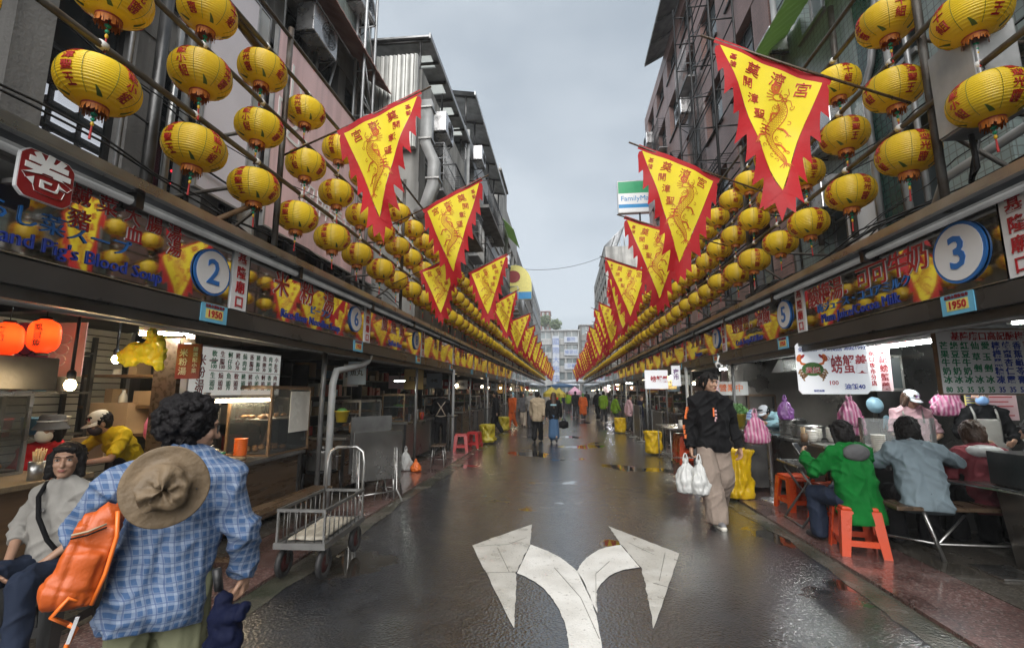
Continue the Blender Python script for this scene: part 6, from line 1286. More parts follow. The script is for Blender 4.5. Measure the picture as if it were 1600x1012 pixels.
for i, (x, y, h) in enumerate(((2.55, 13.2, 1.05), (2.45, 16.2, 1.15))):
    r = empty('steel_screen', (x, y, .03), ['near', 'far'][i]+' grey steel screen standing at the right kerb', 'screen'); MB().bx(-.02, .02, -.75, .75, .1, h).build('panel', 'steel_worn', r); MB().bx(-.03, .03, -.75, -.7, 0, h+.01).bx(-.03, .03, .7, .75, 0, h+.01).bx(-.2, .2, -.74, -.71, 0, .03).bx(-.2, .2, .71, .74, 0, .03).build('stand', 'steel', r)
# ---------- posts and the stalls farther along
for k in range(1, 25):
    for sd, B, nm in ((-1, LB, 'left'), (1, RB, 'right')):
        if (sd, k) in ((-1, 2), (1, 1), (1, 2), (-1, 1)): continue
        post(sd, B[k], ('steel post, %s from the near end of the %s row' % (ORD[k-1], nm)) if k < 9 else 'thin far steel post of the %s row' % nm, k % 2 == 0)
CT = [None]
q = random.Random(12)
mat('board_amber', (.5, .33, .1), .5, 0, .2, 3); mat('board_dark', (.12, .09, .07), .5, 0, .3, 3)
for sd, B, k0, nm in ((-1, LB, 2, 'left'), (1, RB, 3, 'right')):
    for k in range(k0, 24):
        yc = (B[k]+B[k+1])/2; wh = ('%s %s stall from the camera' % (ORD[k], nm)) if k < 9 else 'far %s stalls' % nm; far = k >= 9; g = lambda s: '%s in the far stalls' % s if far else None
        counter(sd*3.5, sd*4.2, B[k]+.35, B[k+1]-.5, .86+.05*(k % 2), 'steel counter of the '+wh, ['stainless_warm', 'steel_worn', 'wood_wet'][k % 3], 'stainless', g('counters'))
        if k < 14: glass_case(sd*3.85, yc-.5+.3*(k % 3), .95, .5, .9, .5+.1*(k % 2), 'glass food case on the counter of the '+wh, ['steel', 'wood'][k % 2], ['food_brown', 'food_green'][k % 2], g('cases'))
        r = empty('shelf_unit', (sd*6.1, yc, .034), 'cluttered back shelf of the '+wh, 'shelf', g('shelves')); b = MB()
        for y in (-1.1, 1.1): b.bx(-.25, .25, y-.02, y+.02, 0, 2.2)
        for z in (.5, 1.0, 1.45, 1.9): b.bx(-.25, .25, -1.08, 1.08, z, z+.025)
        b.build('frame', 'steel_dark', r)
        if k < 12:
            b = MB()
            for z in (.525, 1.025, 1.475, 1.925):
                y = -1.0
                while y < .8: w_ = q.uniform(.15, .4); b.bx(-.2+q.uniform(0, .1), .2, y, y+w_, z+.001, z+q.uniform(.15, .36), q.randrange(5)); y += w_+q.uniform(.02, .25)
            b.build('stored_box', ['cardboard', 'board_dark', 'blue_plastic', 'plastic_red', 'bowl_white'], r)
        if k < 16:
            for i in range(2): signboard(sd, sd*(3.6+.6*i+q.uniform(-.1, .1)), B[k]+.6+q.random()*1.6, 1.88+q.uniform(-.08, .1), q.uniform(.25, .6), q.uniform(.25, .5), [(['小吃', '熱湯', '魚丸', '麵線', '豆花'][(k+i) % 5], 0, 0, .12, None, False)] if k < 10 else [], '%s hanging price sign of the ' % ['front', 'rear'][i]+wh, ['sign_white', 'board_amber', 'paper_pink', 'seal_red', 'paper_blue'][(k*2+i+(sd > 0)) % 5], tm='text_black' if (k*2+i+(sd > 0)) % 5 != 3 else 'text_white', grp=g('price signs'))
            pot(sd*3.8, yc+.6, .95, .17, .2, 'soup pot on the counter of the '+wh, True, 'stainless', g('pots'))
        if k < 8:
            for i in range(5):
                x_, y_ = sd*(3.5+.12*(i % 3)), B[k]+.55+.32*i; nm_ = ORD[i]+' small item along the counter of the '+wh
                if i % 3 == 0: tag(MB().lathe([(.03, 0), (.034, .01), (.034, .1), (.014, .14), (.014, .17), (0, .172)], 10).build('sauce_bottle', q.choice(['food_brown', 'seal_red', 'plaque_yellow', 'text_black']), None, (x_, y_, .955)), 'sauce bottle, '+nm_, 'bottle')
                elif i % 3 == 1: bowls(x_, y_, .955, q.randrange(3, 9), q.uniform(.055, .08), q.choice(['bowl_white', 'steel', 'bowl_white', 'bowl_orange']), 'stacked bowls, '+nm_)
                else: pleat_bag('plastic_bag', (x_, y_, .95), .16, .12, q.uniform(.12, .2), q.choice(['bag_white', 'bag_pink', 'bag_white']), 'small bag, '+nm_, seed=y_, n=24)
        if sd > 0 and k % 2 == 1 and k < 15: tube_lamp(sd*3.6, sd*4.1, yc, 2.15, 'white tube lamp of the '+wh, k % 4 == 3, y1=yc+.8)
        elif k < 22 and (k > 4 or sd > 0): bulb(sd*(3.55+.3*(k % 2)), yc+q.uniform(-.8, .8), 1.85, 'small warm bulb over the '+wh, .4, True, 'bare bulbs of the far stalls')
r = empty('work_lamp', (-3.55, 9.6, 1.85), 'greenish work lamp over the third left counter', 'lamp'); MB().bx(-.12, .12, -.07, .07, 0, .03).build('shade', 'galv', r); MB().bx(-.1, .1, -.05, .05, -.008, -.001).build('lamp_face', 'spot_lamp', r); MB().tube([(0, 0, .03), (.1, 0, .6)], .008, 5).build('arm', 'black_metal', r)
# street end: umbrella, tents, van
def parasol(x, y, z, rad, m, label):
    r = empty('parasol', (x, y, 0), label, 'parasol', 'parasols at the street end'); n = 8; vs = [(0, 0, z)]+[(rad*math.cos(k*2*math.pi/n), rad*math.sin(k*2*math.pi/n), z-.4) for k in range(n)]+[(rad*math.cos(k*2*math.pi/n), rad*math.sin(k*2*math.pi/n), z-.6) for k in range(n)]
    MB().add(vs, [(0, 1+k, 1+(k+1) % n) for k in range(n)]+[(1+k, 1+n+k, 1+n+(k+1) % n, 1+(k+1) % n) for k in range(n)]).build('canopy', m, r); MB().tube([(0, 0, 0), (0, 0, z)], .03, 6).build('pole', 'galv', r)
mat('tent_blue', (.03, .1, .22), .5, 0, .1, 2); mat('tent_white', (.6, .65, .72), .5, 0, .1, 2); mat('tent_yellow', (.45, .36, .05), .5, 0, .1, 2); mat('tent_pink', (.7, .4, .55), .5, 0, .1, 2)
parasol(-.4, 62, 2.9, 2.0, 'tent_blue', 'blue parasol over the street end'); parasol(2.0, 70, 3.6, 3.2, 'tent_white', 'pale canvas parasol behind the blue one'); parasol(.6, 84, 3.5, 2.2, 'tent_white', 'farthest pale parasol at the street end')
# ---------------------------------------------------------------- people
mat('skin', (.36, .21, .14), .5, 0, .1, 12, .1, 60); mat('skin_tan', (.4, .23, .15), .5, 0, .1, 12, .1, 60)
mat('hair_black', (.008, .007, .007), .6, 0, .4, 30, .6, 50, stretch=(1, 1, .25), spec=.2); mat('hair_brown', (.06, .03, .016), .42, 0, .4, 30, .6, 50, stretch=(1, 1, .25)); mat('hair_curly', (.006, .005, .006), .7, 0, .5, 40, .8, 45, spec=.2)
mat('eye_white', (.6, .58, .55), .3, 0, .05, 5); mat('pupil', (.015, .01, .008), .2, 0, .1, 5); mat('lip', (.3, .1, .08), .45, 0, .1, 9)
for n_, c_ in dict(c_black=(.0065, .0065, .0075), c_char=(.04, .04, .045), c_khaki=(.23, .185, .155), c_olive=(.14, .145, .09), c_jean=(.02, .028, .05), c_denim=(.06, .12, .22), c_white=(.28, .27, .25), c_red=(.5, .02, .025), c_yellow=(.5, .34, .01), c_green=(.004, .12, .02), c_bluegrey=(.17, .22, .25), c_pink=(.55, .35, .38), c_beige=(.36, .29, .2), c_orange=(.45, .085, .015), c_lime=(.14, .25, .015), c_grey=(.1, .1, .105), c_navy=(.003, .005, .02), c_lightblue=(.3, .48, .55), c_brown=(.24, .15, .08), c_wine=(.22, .05, .06), c_sand=(.45, .38, .3)).items(): cloth(n_, c_)
mat('shoe_grey', (.16, .16, .17), .5, 0, .3, 12); mat('shoe_white', (.6, .6, .58), .5, 0, .15, 12); mat('shoe_dark', (.03, .03, .032), .5, 0, .3, 12); mat('sole', (.6, .58, .52), .6, 0, .2, 12); mat('mask_white', (.7, .72, .72), .6, 0, .05, 9); mat('mask_blue', (.2, .36, .65), .6, 0, .08, 9); mat('mask_black', (.02, .015, .02), .6, 0, .2, 9); mat('cap_white', (.6, .55, .47), .7, 0, .12, 9); mat('cap_pale', (.6, .63, .68), .7, 0, .1, 9); mat('pack_orange', (.42, .075, .008), .5, 0, .15, 5, .3, 20); mat('hat_brown', (.14, .098, .056), .7, 0, .25, 6, .3, 30); mat('print_orange', (.85, .2, .05), .6, 0, .1, 9)
def plaid():
    m = mat('plaid', (.1, .25, .5), .75, 0, .05, 6, .25, 30); nt = m.node_tree; N = nt.nodes.new; L = nt.links.new; p = nt.nodes['Principled BSDF']
    tc = N('ShaderNodeTexCoord'); s = N('ShaderNodeSeparateXYZ'); nz_ = N('ShaderNodeTexNoise'); nz_.inputs['Scale'].default_value = 5; nz_.inputs['Detail'].default_value = 1
    vm = N('ShaderNodeVectorMath'); vm.operation = 'MULTIPLY_ADD'; vm.inputs[1].default_value = (.03,)*3; L(tc.outputs['Object'], nz_.inputs['Vector']); L(nz_.outputs['Color'], vm.inputs[0]); L(tc.outputs['Object'], vm.inputs[2]); L(vm.outputs[0], s.inputs[0])
    def mth(op, a, b):
        n = N('ShaderNodeMath'); n.operation = op
        for i, q in enumerate((a, b)):
            if isinstance(q, (int, float)): n.inputs[i].default_value = q
            else: L(q, n.inputs[i])
        return n.outputs[0]
    def band(v, per, w, off): return mth('LESS_THAN', mth('FRACT', mth('ADD', mth('DIVIDE', v, per), off), 0), w)
    def layer(prev, fac, col, amt):
        mx = N('ShaderNodeMix'); mx.data_type = 'RGBA'; L(mth('MULTIPLY', fac, amt), mx.inputs[0]); mx.inputs[7].default_value = (*col, 1)
        if isinstance(prev, tuple): mx.inputs[6].default_value = (*prev, 1)
        else: L(prev, mx.inputs[6])
        return mx.outputs[2]
    hx = mth('ADD', s.outputs[0], mth('MULTIPLY', s.outputs[1], .75)); z = s.outputs[2]
    c = (.024, .064, .15)
    c = layer(c, band(hx, .036, .48, .3), (.26, .3, .36), .34); c = layer(c, band(z, .036, .48, .3), (.26, .3, .36), .34)
    c = layer(c, band(hx, .036, .14, .0), (.015, .04, .12), .6); c = layer(c, band(z, .036, .14, .0), (.015, .04, .12), .6)
    L(c, p.inputs['Base Color'])
plaid()
V = Vector
def hand_shapes(w, d, n, s=1., curl=.5, thumb=1):
    """palm and five fingers: w wrist point, d pointing direction, n palm normal"""
    d = V(d).normalized(); n = V(n); n = (n-d*n.dot(d)).normalized(); sd = d.cross(n)*thumb; w = V(w); out = []
    out.append(('c', w, .024*s, w+d*.045*s, .026*s)); pc = w+d*.055*s
    for k in (-1, -.33, .33, 1): out.append(('c', w+d*.02*s+sd*k*.014*s, .016*s, w+d*.085*s+sd*k*.028*s, .0135*s))
    for k, l in ((-1, .062), (-.33, .074), (.33, .08), (1, .07)):
        b = w+d*.09*s+sd*k*.028*s; a1 = curl*.7; m = b+(d*math.cos(a1)+n*math.sin(a1))*l*.5*s; a2 = curl*1.7; e = m+(d*math.cos(a2)+n*math.sin(a2))*l*.5*s
        out += [('c', b, .0105*s, m, .0095*s), ('c', m, .0095*s, e, .008*s)]
    b = w+d*.03*s+sd*.03*s; m = b+(d*.6+sd*.7+n*.3).normalized()*.04*s; e = m+(d*.9+sd*.1+n*.5).normalized()*.032*s
    return out+[('c', w+d*.02*s, .018*s, b, .014*s), ('c', b, .013*s, m, .011*s), ('c', m, .011*s, e, .009*s)]
STAND = dict(pelvis=(0, 0, .93), chest=(0, 0, 1.23), neck=(0, 0, 1.44), head=(0, .03, 1.6), shL=(-.175, 0, 1.38), shR=(.175, 0, 1.38), elL=(-.23, -.02, 1.1), elR=(.23, -.02, 1.1), wrL=(-.25, .06, .86), wrR=(.25, .06, .86), hipL=(-.09, 0, .9), hipR=(.09, 0, .9), knL=(-.1, .03, .49), knR=(.1, .03, .49), anL=(-.1, 0, .09), anR=(.1, 0, .09))
def walk(st=1, a=.22):
    p = dict(STAND); f = a*st
    p.update(knL=(-.09, .09 if st > 0 else .02, .5), anL=(-.09, f, .1 if st > 0 else .17), knR=(.09, .02 if st > 0 else .09, .5), anR=(.09, -f, .17 if st > 0 else .1), wrL=(-.24, -.12*st, .88), wrR=(.24, .16*st, .88), elL=(-.235, -.1*st, 1.12), elR=(.235, .06*st, 1.12)); return p
def sit(h=.5, fw=.42, lean=0., arm=None):
    p = dict(STAND); dz = h-.93
    for k in p: p[k] = (p[k][0], p[k][1], p[k][2]+dz)
    for k, q in (('chest', .3), ('neck', .51), ('head', .67), ('shL', .45), ('shR', .45), ('elL', .2), ('elR', .2), ('wrL', .0), ('wrR', .0)): p[k] = (p[k][0], p[k][1]+lean*q, p[k][2]-abs(lean)*q*.25)
    p.update(hipL=(-.1, .02, h-.02), hipR=(.1, .02, h-.02), knL=(-.13, fw, h-.02), knR=(.13, fw, h-.02), anL=(-.13, fw-.02, .09), anR=(.13, fw-.06, .09))
    p.update(elL=(-.25, .1+lean*.3, h+.22), elR=(.25, .1+lean*.3, h+.22), wrL=(-.14, .33+lean*.2, h+.2), wrR=(.14, .33+lean*.2, h+.2))
    if arm: p.update(arm)
    return p
def person(label, loc, rz, pose=None, H=1., vox=.016, top='c_black', sleeve=1., loose=1., hem=.1, bottom='c_black', skirt=None, shoes='shoe_dark', hair=('short', 'hair_black'), skin='skin', yaw=0, pitch=0, face=False, mask=None, hood=False, group=None, coat=None, hands=None, fat=1., fold=.01, sole=None, wide=0.):
    P = {k: V(v) for k, v in (pose or STAND).items()}
    r = empty('person', loc, label, 'person', group, R(rz)); r.scale = (H, H, H)
    HM = Matrix.Translation(P['head']) @ Matrix.Rotation(R(yaw), 4, 'Z') @ Matrix.Rotation(R(pitch), 4, 'X'); h3 = HM.to_3x3(); hp = lambda x, y, z: HM @ V((x, y, z))
    S = [('e', hp(0, -.008, .025), (.074, .094, .1), h3), ('e', hp(0, .022, -.035), (.06, .068, .078), h3), ('e', hp(0, .05, -.085), (.034, .034, .03), h3), ('c', hp(0, -.015, -.06), .05, P['neck'], .058), ('c', hp(0, .088, .012), .009, hp(0, .108, -.028), .015), ('e', hp(-.075, -.005, -.01), (.012, .022, .032), h3), ('e', hp(.075, -.005, -.01), (.012, .022, .032), h3), ('e', hp(0, .083, -.058), (.024, .014, .012), h3), ('e', hp(.03, .07, -.02), (.026, .022, .026), h3), ('e', hp(-.03, .07, -.02), (.026, .022, .026), h3), ('e', hp(0, .082, .036), (.05, .018, .014), h3)]
    ax = (P['chest']-P['pelvis']).normalized(); sx = (P['shR']-P['shL']).normalized()
    tor = [('c', P['shL'], .06, P['shR'], .06), ('c', P['neck'], .06, P['chest'], .1), ('c', P['chest']-sx*.06, .105*fat, P['pelvis']-sx*.055, .1*fat), ('c', P['chest']+sx*.06, .105*fat, P['pelvis']+sx*.055, .1*fat), ('c', P['neck']-sx*.03, .05, P['shL'], .058), ('c', P['neck']+sx*.03, .05, P['shR'], .058)]
    def inf(sh, e): return [(q[0], q[1], q[2]+e, q[3], q[4]+e) if q[0] == 'c' else ('e', q[1], tuple(x+e for x in q[2]), *q[3:]) for q in sh]
    arms = []; legs = []
    for s in 'LR':
        arms += [('c', P['sh'+s], .05, P['el'+s], .04), ('c', P['el'+s], .039, P['wr'+s], .026)]; legs += [('c', P['hip'+s], .083, P['kn'+s], .055), ('c', P['kn'+s], .054, P['an'+s], .036)]
        hd = (hands or {}).get(s); d = V(hd[0]) if hd else (P['wr'+s]-P['el'+s]); n = V(hd[1]) if hd else V((1 if s == 'L' else -1, .2, 0)); S += hand_shapes(P['wr'+s], d, n, 1, hd[2] if hd else .55, 1 if s == 'L' else -1) if vox < .02 else [('c', P['wr'+s], .028, P['wr'+s]+d.normalized()*.1, .024)]
        S.append(('c', P['an'+s], .034, P['an'+s]+V((0, .1, -.05)), .028))
    S += inf(tor, -.012)+inf(arms, -.003)+inf(legs, -.004)
    blob('body', S, vox*.62 if vox < .02 else vox*.75, skin, r, None, 2, 0, fac=.4)
    e = .014+.016*(loose-1)*1.6; sh = inf(tor, e+.004)
    sh.append(('c', P['pelvis']-sx*.05, .105*fat+e, P['pelvis']-sx*.055-ax*hem, .11*fat+e*1.4)); sh.append(('c', P['pelvis']+sx*.05, .105*fat+e, P['pelvis']+sx*.055-ax*hem, .11*fat+e*1.4))
    for s in 'LR':
        sh.append(('c', P['sh'+s], .055+e, P['el'+s].lerp(P['sh'+s], max(0, 1-sleeve*2)), .044+e))
        if sleeve > .5: sh.append(('c', P['el'+s], .043+e, P['wr'+s].lerp(P['el'+s], 1-min(1, (sleeve-.5)*2)*.96), .031+e))
    if hood: sh += [('e', P['neck']+V((0, -.075, -.0)), (.125, .08, .085)), ('e', P['neck']+V((0, .01, .02)), (.1, .095, .05)), ('c', P['neck']+V((-.07, .05, .0)), .03, P['neck']+V((.07, .05, 0)), .03)]
    if coat: sh += [('c', P['pelvis']+V((0, 0, .05)), .17, P['pelvis']+V((0, 0, -coat)), .2), ('c', P['hipL'], .15, P['hipL']+V((-.02, .0, -coat)), .14), ('c', P['hipR'], .15, P['hipR']+V((.02, 0, -coat)), .14)]
    bt = blob('top', sh, vox, top, r, None, 6, fold*.5, .12)
    pel, hemL, amp = P['pelvis'], hem+.075, .016*min(1.5, loose)*(1 if vox < .017 else .6); ends = [(P['wr'+s].lerp(P['el'+s], 1-min(1, (sleeve-.5)*2)*.96) if sleeve > .5 else P['el'+s].lerp(P['sh'+s], max(0, 1-sleeve*2)), (P['wr'+s]-P['el'+s] if sleeve > .5 else P['el'+s]-P['sh'+s]).normalized()) for s in 'LR']; seed = loc[0]*3
    def post_top(c, n):
        x, y, z = c.T; f = 1-abs(vnoise(x*6+seed, y*6, z*11+x*7)); g = 1-abs(vnoise(x*11, y*11+seed, z*5-x*6+7)); c = c+n*(amp*((f**4-.35)+.7*(g**4-.35)))[:, None]
        A, Pp = np.array(ax), np.array(pel); t = (Pp-c) @ A; rad = np.linalg.norm((c-Pp)+A*t[:, None], axis=1)
        if not coat: k = (t > hemL) & (rad < .24); c = c+A*((t-hemL)*.97*k)[:, None]
        for e_, d_ in ends:
            E_, D_ = np.array(e_), np.array(d_); u = (c-E_) @ D_; k = (u > .012) & (np.linalg.norm(c-E_, axis=1) < .1); c = c-D_*((u-.012)*.95*k)[:, None]
        return c
    POST[bt] = post_top
    if skirt: blob('skirt', [('c', P['pelvis']-sx*.03, .125, P['pelvis'].lerp((P['anL']+P['anR'])/2, skirt)-sx*.05, .15), ('c', P['pelvis']+sx*.03, .125, P['pelvis'].lerp((P['anL']+P['anR'])/2, skirt)+sx*.05, .15)], vox, bottom, r, None, 3, fold, .06)
    else:
        lg = [('c', P['pelvis']-sx*.05, .112*fat, P['pelvis']+sx*.05, .112*fat)]; le = .012+.018*(loose > 1.3)+wide
        for s in 'LR': a = P['an'+s]+V((0, 0, -.02)); lg += [('c', P['hip'+s], .092*fat+wide*.4, P['kn'+s], .062+le), ('c', P['kn'+s], .062+le, a, .048+le*1.3)]
        tr = blob('trousers', lg, vox, bottom, r, None, 5, fold*.5, .1); kns = [P['knL'], P['knR']]
        def post_leg(c, n):
            x, y, z = c.T; f = 1-abs(vnoise(x*7, y*7+3, z*8+x*6)); g = 1-abs(vnoise(x*16, y*16, z*3)); c = c+n*(.013*((f**4-.3)+.8*(g**4-.3)))[:, None]
            c[:, 2] = np.maximum(c[:, 2], .045); return c
        POST[tr] = post_leg
    for s in 'LR':
        a = P['an'+s]; k = P['kn'+s]; t = (a-k).normalized(); pit = max(-.6, min(.2, -t.y*-.9)); f = V((0, math.cos(pit), math.sin(pit) if a.z > .13 else 0)); g = V((0, 0, min(0, .05-a.z) if a.z < .14 else -.05))
        o = blob('shoe', [('c', a+V((0, -.03, -.035)), .042, a+f*.07+V((0, 0, -.05)), .04), ('c', a+f*.07+V((0, 0, -.052)), .041, a+f*.155+V((0, 0, -.058)), .034), ('c', a, .043, a+V((0, -.01, -.04)), .045)], max(.008, vox*.6), shoes, r, None, 2, fac=.4)
        if sole: blob('sole', [('c', a+V((0, -.045, -.082)), .04, a+f*.165+V((0, 0, -.082)), .036), ], .008, sole, o, None, 1).scale = (1, 1, 1)
    hk, hm = hair; hs = [('e', hp(0, -.022, .042), (.085, .098, .098), h3), ('e', hp(0, -.045, -.01), (.08, .068, .08), h3)]
    if hk in ('short', 'fringe'): hs += [('e', hp(0, .045, .088), (.064, .05, .03), h3), ('c', hp(-.07, .02, .05), .016, hp(-.074, .02, .01), .012), ('c', hp(.07, .02, .05), .016, hp(.074, .02, .01), .012)]
    if hk == 'fringe': hs += [('c', hp(-.05+.02*k, .06, .1), .016, hp(-.055+.022*k, .088, .045+.006*(k % 2)), .01) for k in range(6)]+[('c', hp(s*.074, .03, .07), .02, hp(s*.082, .01, -.045), .012) for s in (-1, 1)]
    if hk == 'bob': hs += [('e', hp(0, -.04, -.02), (.098, .085, .12), h3), ('c', hp(-.08, .01, .04), .026, hp(-.09, -.01, -.1), .022), ('c', hp(.08, .01, .04), .026, hp(.09, -.01, -.1), .022), ('c', hp(-.045, .066, .085), .02, hp(.045, .066, .085), .02)]
    if hk == 'long': hs += [('c', hp(-.04, -.06, 0), .062, hp(-.05, -.1, -.36), .045), ('c', hp(.04, -.06, 0), .062, hp(.05, -.1, -.36), .045), ('c', hp(0, -.07, 0), .065, hp(0, -.11, -.4), .05), ('c', hp(-.075, .01, .04), .025, hp(-.09, -.02, -.15), .02), ('c', hp(.075, .01, .04), .025, hp(.09, -.02, -.15), .02)]
    if hk == 'bun': hs += [('e', hp(0, .035, .095), (.07, .055, .04), h3), ('e', hp(0, -.12, .0), (.045, .04, .045), h3), ('c', hp(-.072, .03, .05), .018, hp(-.078, .0, -.03), .012), ('c', hp(.072, .03, .05), .018, hp(.078, .0, -.03), .012)]
    if hk == 'curly':
        q = random.Random(3); hs += [('e', hp(0, -.03, .035), (.112, .118, .12), h3)]
        for k in range(210):
            d = V((q.gauss(0, 1), q.gauss(-.3, 1), q.gauss(.2, .9))).normalized()
            if d.y > .35 and d.z < .45: continue
            hs.append(('e', hp(d.x*.118, -.03+d.y*.122, .03+d.z*.125), (q.uniform(.012, .024),)*3))
    if hk not in ('none', 'curly') and vox < .02:
        q = random.Random(int(loc[1]*100)); low = {'bob': -.1, 'long': -.12, 'fringe': -.05}.get(hk, -.03)
        for k in range(90):
            a = q.uniform(0, 6.283); e_ = q.uniform(-.35, 1.45); d = V((math.cos(a)*math.cos(e_), math.sin(a)*math.cos(e_), math.sin(e_)))
            if d.y > .45 and d.z < .62: continue
            p0 = V((d.x*.083, -.026+d.y*.094, .035+d.z*.093)); dn = V((d.x*.25, d.y*.25-.2 if d.y < .3 else .5, -1)); dn = (dn-d*dn.dot(d)*.92).normalized(); p1 = p0+dn*q.uniform(.035, .07)+d*.004
            if p1.z < low-.03: continue
            hs.append(('c', hp(*p0), q.uniform(.009, .014), hp(*p1), q.uniform(.003, .006)))
    if hk != 'none': blob('hair', hs, vox*.55 if hk == 'curly' else vox*.7, hm, r, None, 1 if hk == 'curly' else 2, .012 if hk != 'curly' else .02, .02)
    if face:
        for s in (-1, 1):
            o = MB(); o.ell(hp(s*.031, .083, .01), (.0125, .008, .0065), 10, 6, rot=h3); eo = o.build('eye', 'eye_white', r); MB().ell(hp(s*.031, .0895, .01), (.0062, .003, .0062), 8, 6, rot=h3).build('pupil', 'pupil', eo)
            MB().tube([hp(s*.014, .096, .03), hp(s*.032, .095, .036), hp(s*.05, .084, .031)], .004, 5).build('eyebrow', hm, r); MB().tube([hp(s*.018, .0925, .015), hp(s*.031, .0935, .019), hp(s*.045, .087, .014)], .0022, 4).build('eyelid', 'pupil', r)
        if not mask: MB().ell(hp(0, .0945, -.056), (.022, .005, .004), 10, 6, rot=h3).ell(hp(0, .0935, -.064), (.017, .006, .005), 10, 6, rot=h3).build('lips', 'lip', r)
    if mask:
        blob('face_mask', [('e', hp(0, .05, -.055), (.069, .066, .064), h3), ('e', hp(0, .09, -.03), (.034, .032, .034), h3)], .008, mask, r, None, 2); MB().tube([hp(-.06, .06, -.02), hp(-.08, 0, .0)], .002, 4).tube([hp(.06, .06, -.02), hp(.08, 0, .0)], .002, 4).build('strap', mask, r)
    r['H_'] = 0; del r['H_']
    return r, HM, P
def cap(r, HM, m, badge=None):
    T = HM @ Matrix.Translation((0, -.012, .05)); o = MB().lathe([(.1, -.02), (.104, .0), (.1, .04), (.08, .075), (.04, .093), (0, .098)], 20, T=T, sc=(.86, 1.0)).build('cap', m, r)
    pts = []; n = 12
    for k in range(n+1): a = math.pi*k/n; pts.append((math.cos(a)*.083, .06+math.sin(a)*.035)); 
    b = MB(); vs = []
    for k in range(n+1):
        a = math.pi*k/n; x = math.cos(a)*.082; vs += [(x, .05+math.sin(a)*.045, -.012), (x*1.02, .06+math.sin(a)*.115, -.03-.012*abs(math.cos(a))), (x, .05+math.sin(a)*.045, -.018), (x*1.02, .06+math.sin(a)*.115, -.036-.012*abs(math.cos(a)))]
    for k in range(n): i = k*4; b.add(vs[i:i+8], [(0, 1, 5, 4), (2, 6, 7, 3), (1, 3, 7, 5)], 0, True)
    b = MB().add(vs, [f for k in range(n) for f in ((k*4, k*4+1, k*4+5, k*4+4), (k*4+2, k*4+6, k*4+7, k*4+3), (k*4+1, k*4+3, k*4+7, k*4+5))], 0, True, T); b.build('visor', m, o)
    if badge: MB().bx(-.035, .035, .092, .099, .01, .045, 0, T).build('badge', badge, o)
    return o
def crossbody(r, pts, m, rad=.012): return MB().tube(pts, rad, 6).build('strap', m, r)
# walker with the orange pack
pw = dict(STAND, pelvis=(0, 0, .9), chest=(.01, .05, 1.17), neck=(.01, .11, 1.36), head=(.03, .17, 1.515), shL=(-.19, .06, 1.29), shR=(.19, .06, 1.29), elL=(-.33, .12, 1.1), elR=(.29, .0, 1.06), wrL=(-.3, .3, 1.05), wrR=(.3, .08, .86), anR=(.09, -.2, .17), anL=(-.09, .2, .1))
r, HM, P = person('walker in blue plaid shirt with orange backpack and a hat hung on the back', (-1.63, 1.8, 0), 32, pw, .95, .011, 'plaid', 1., 1.45, .1, 'c_olive', None, 'shoe_dark', ('curly', 'hair_curly'), yaw=-78, pitch=-8, fat=.98, hands={'R': ((.05, .1, -1), (-1, .3, 0), 1.35)}, fold=.02)
MB().tube([HM @ V((.078, .0, .012)), HM @ V((.076, .08, .014))], .0025, 5).tube([HM @ V((.05+.024*math.cos(a), .098, .008+.02*math.sin(a))) for a in [k*.63 for k in range(10)]], .0025, 5, closed=True).build('glasses', 'frame_dark', r)
W = lambda v: r.matrix_basis @ V(v)
hz_ = Matrix.Translation((-1.475, 1.6, 1.255)) @ Matrix.Rotation(R(36), 4, 'Z') @ Matrix.Rotation(R(92), 4, 'X') @ Matrix.Scale(.75, 4)
ho = empty('sun_hat', (0, 0, 0), 'brown wide brimmed sun hat hanging on the back of the plaid walker', 'hat'); ho.matrix_basis = hz_
b = MB(); pr = []; nn = 48; rings = [(.0, .07), (.03, .085), (.06, .088), (.085, .08), (.1, .055), (.108, .02), (.113, .004), (.135, -.001), (.16, .0), (.182, .004), (.186, .002), (.182, -.002), (.14, -.006), (.113, -.004)]
vs = []
for i, (rr_, z) in enumerate(rings):
    for k in range(nn):
        a = 2*math.pi*k/nn; q_ = noise.noise((math.cos(a)*1.6+i*.5, math.sin(a)*1.6, i*.7)); cr_ = 2.0 if i < 6 else .2; vs.append((rr_*math.cos(a)*(1+.12*q_*cr_), rr_*math.sin(a)*(1.06+.12*q_*cr_), z+.035*q_*cr_+(.012*math.sin(2*a) if i > 5 else 0)))
b.add(vs, [(i*nn+k, (i+1)*nn+k, (i+1)*nn+(k+1) % nn, i*nn+(k+1) % nn) for i in range(len(rings)-1) for k in range(nn)], 0, True); b.build('felt', 'hat_brown', ho); MB().ell((-.07, -.09, .012), (.012, .012, .008), 8, 5).ell((.13, -.02, .008), (.005, .005, .004), 6, 4).build('toggle', 'black_metal', ho); MB().tube([(0, .1, .01), (.02, .17, -.05), (.05, .22, -.16)], .003, 4).build('cord', 'black_metal', ho)
bp_ = empty('backpack', (-1.74, 1.58, 1.01), 'orange backpack slung over the left shoulder of the plaid walker', 'backpack', None, R(40)); bp_.rotation_euler.y = R(12); bp_.scale = (.84,)*3
def post_pack(c, n):
    x, y, z = c.T; f = 1-abs(vnoise(x*8, y*8, z*7+x*9)); d = .012*(f**4-.3)
    for zz in (.05, -.11): d = d-.006*np.exp(-((z-zz+x*.15)/.008)**2)
    return c+n*(d-.006*np.exp(-((x+.035)/.008)**2))[:, None]
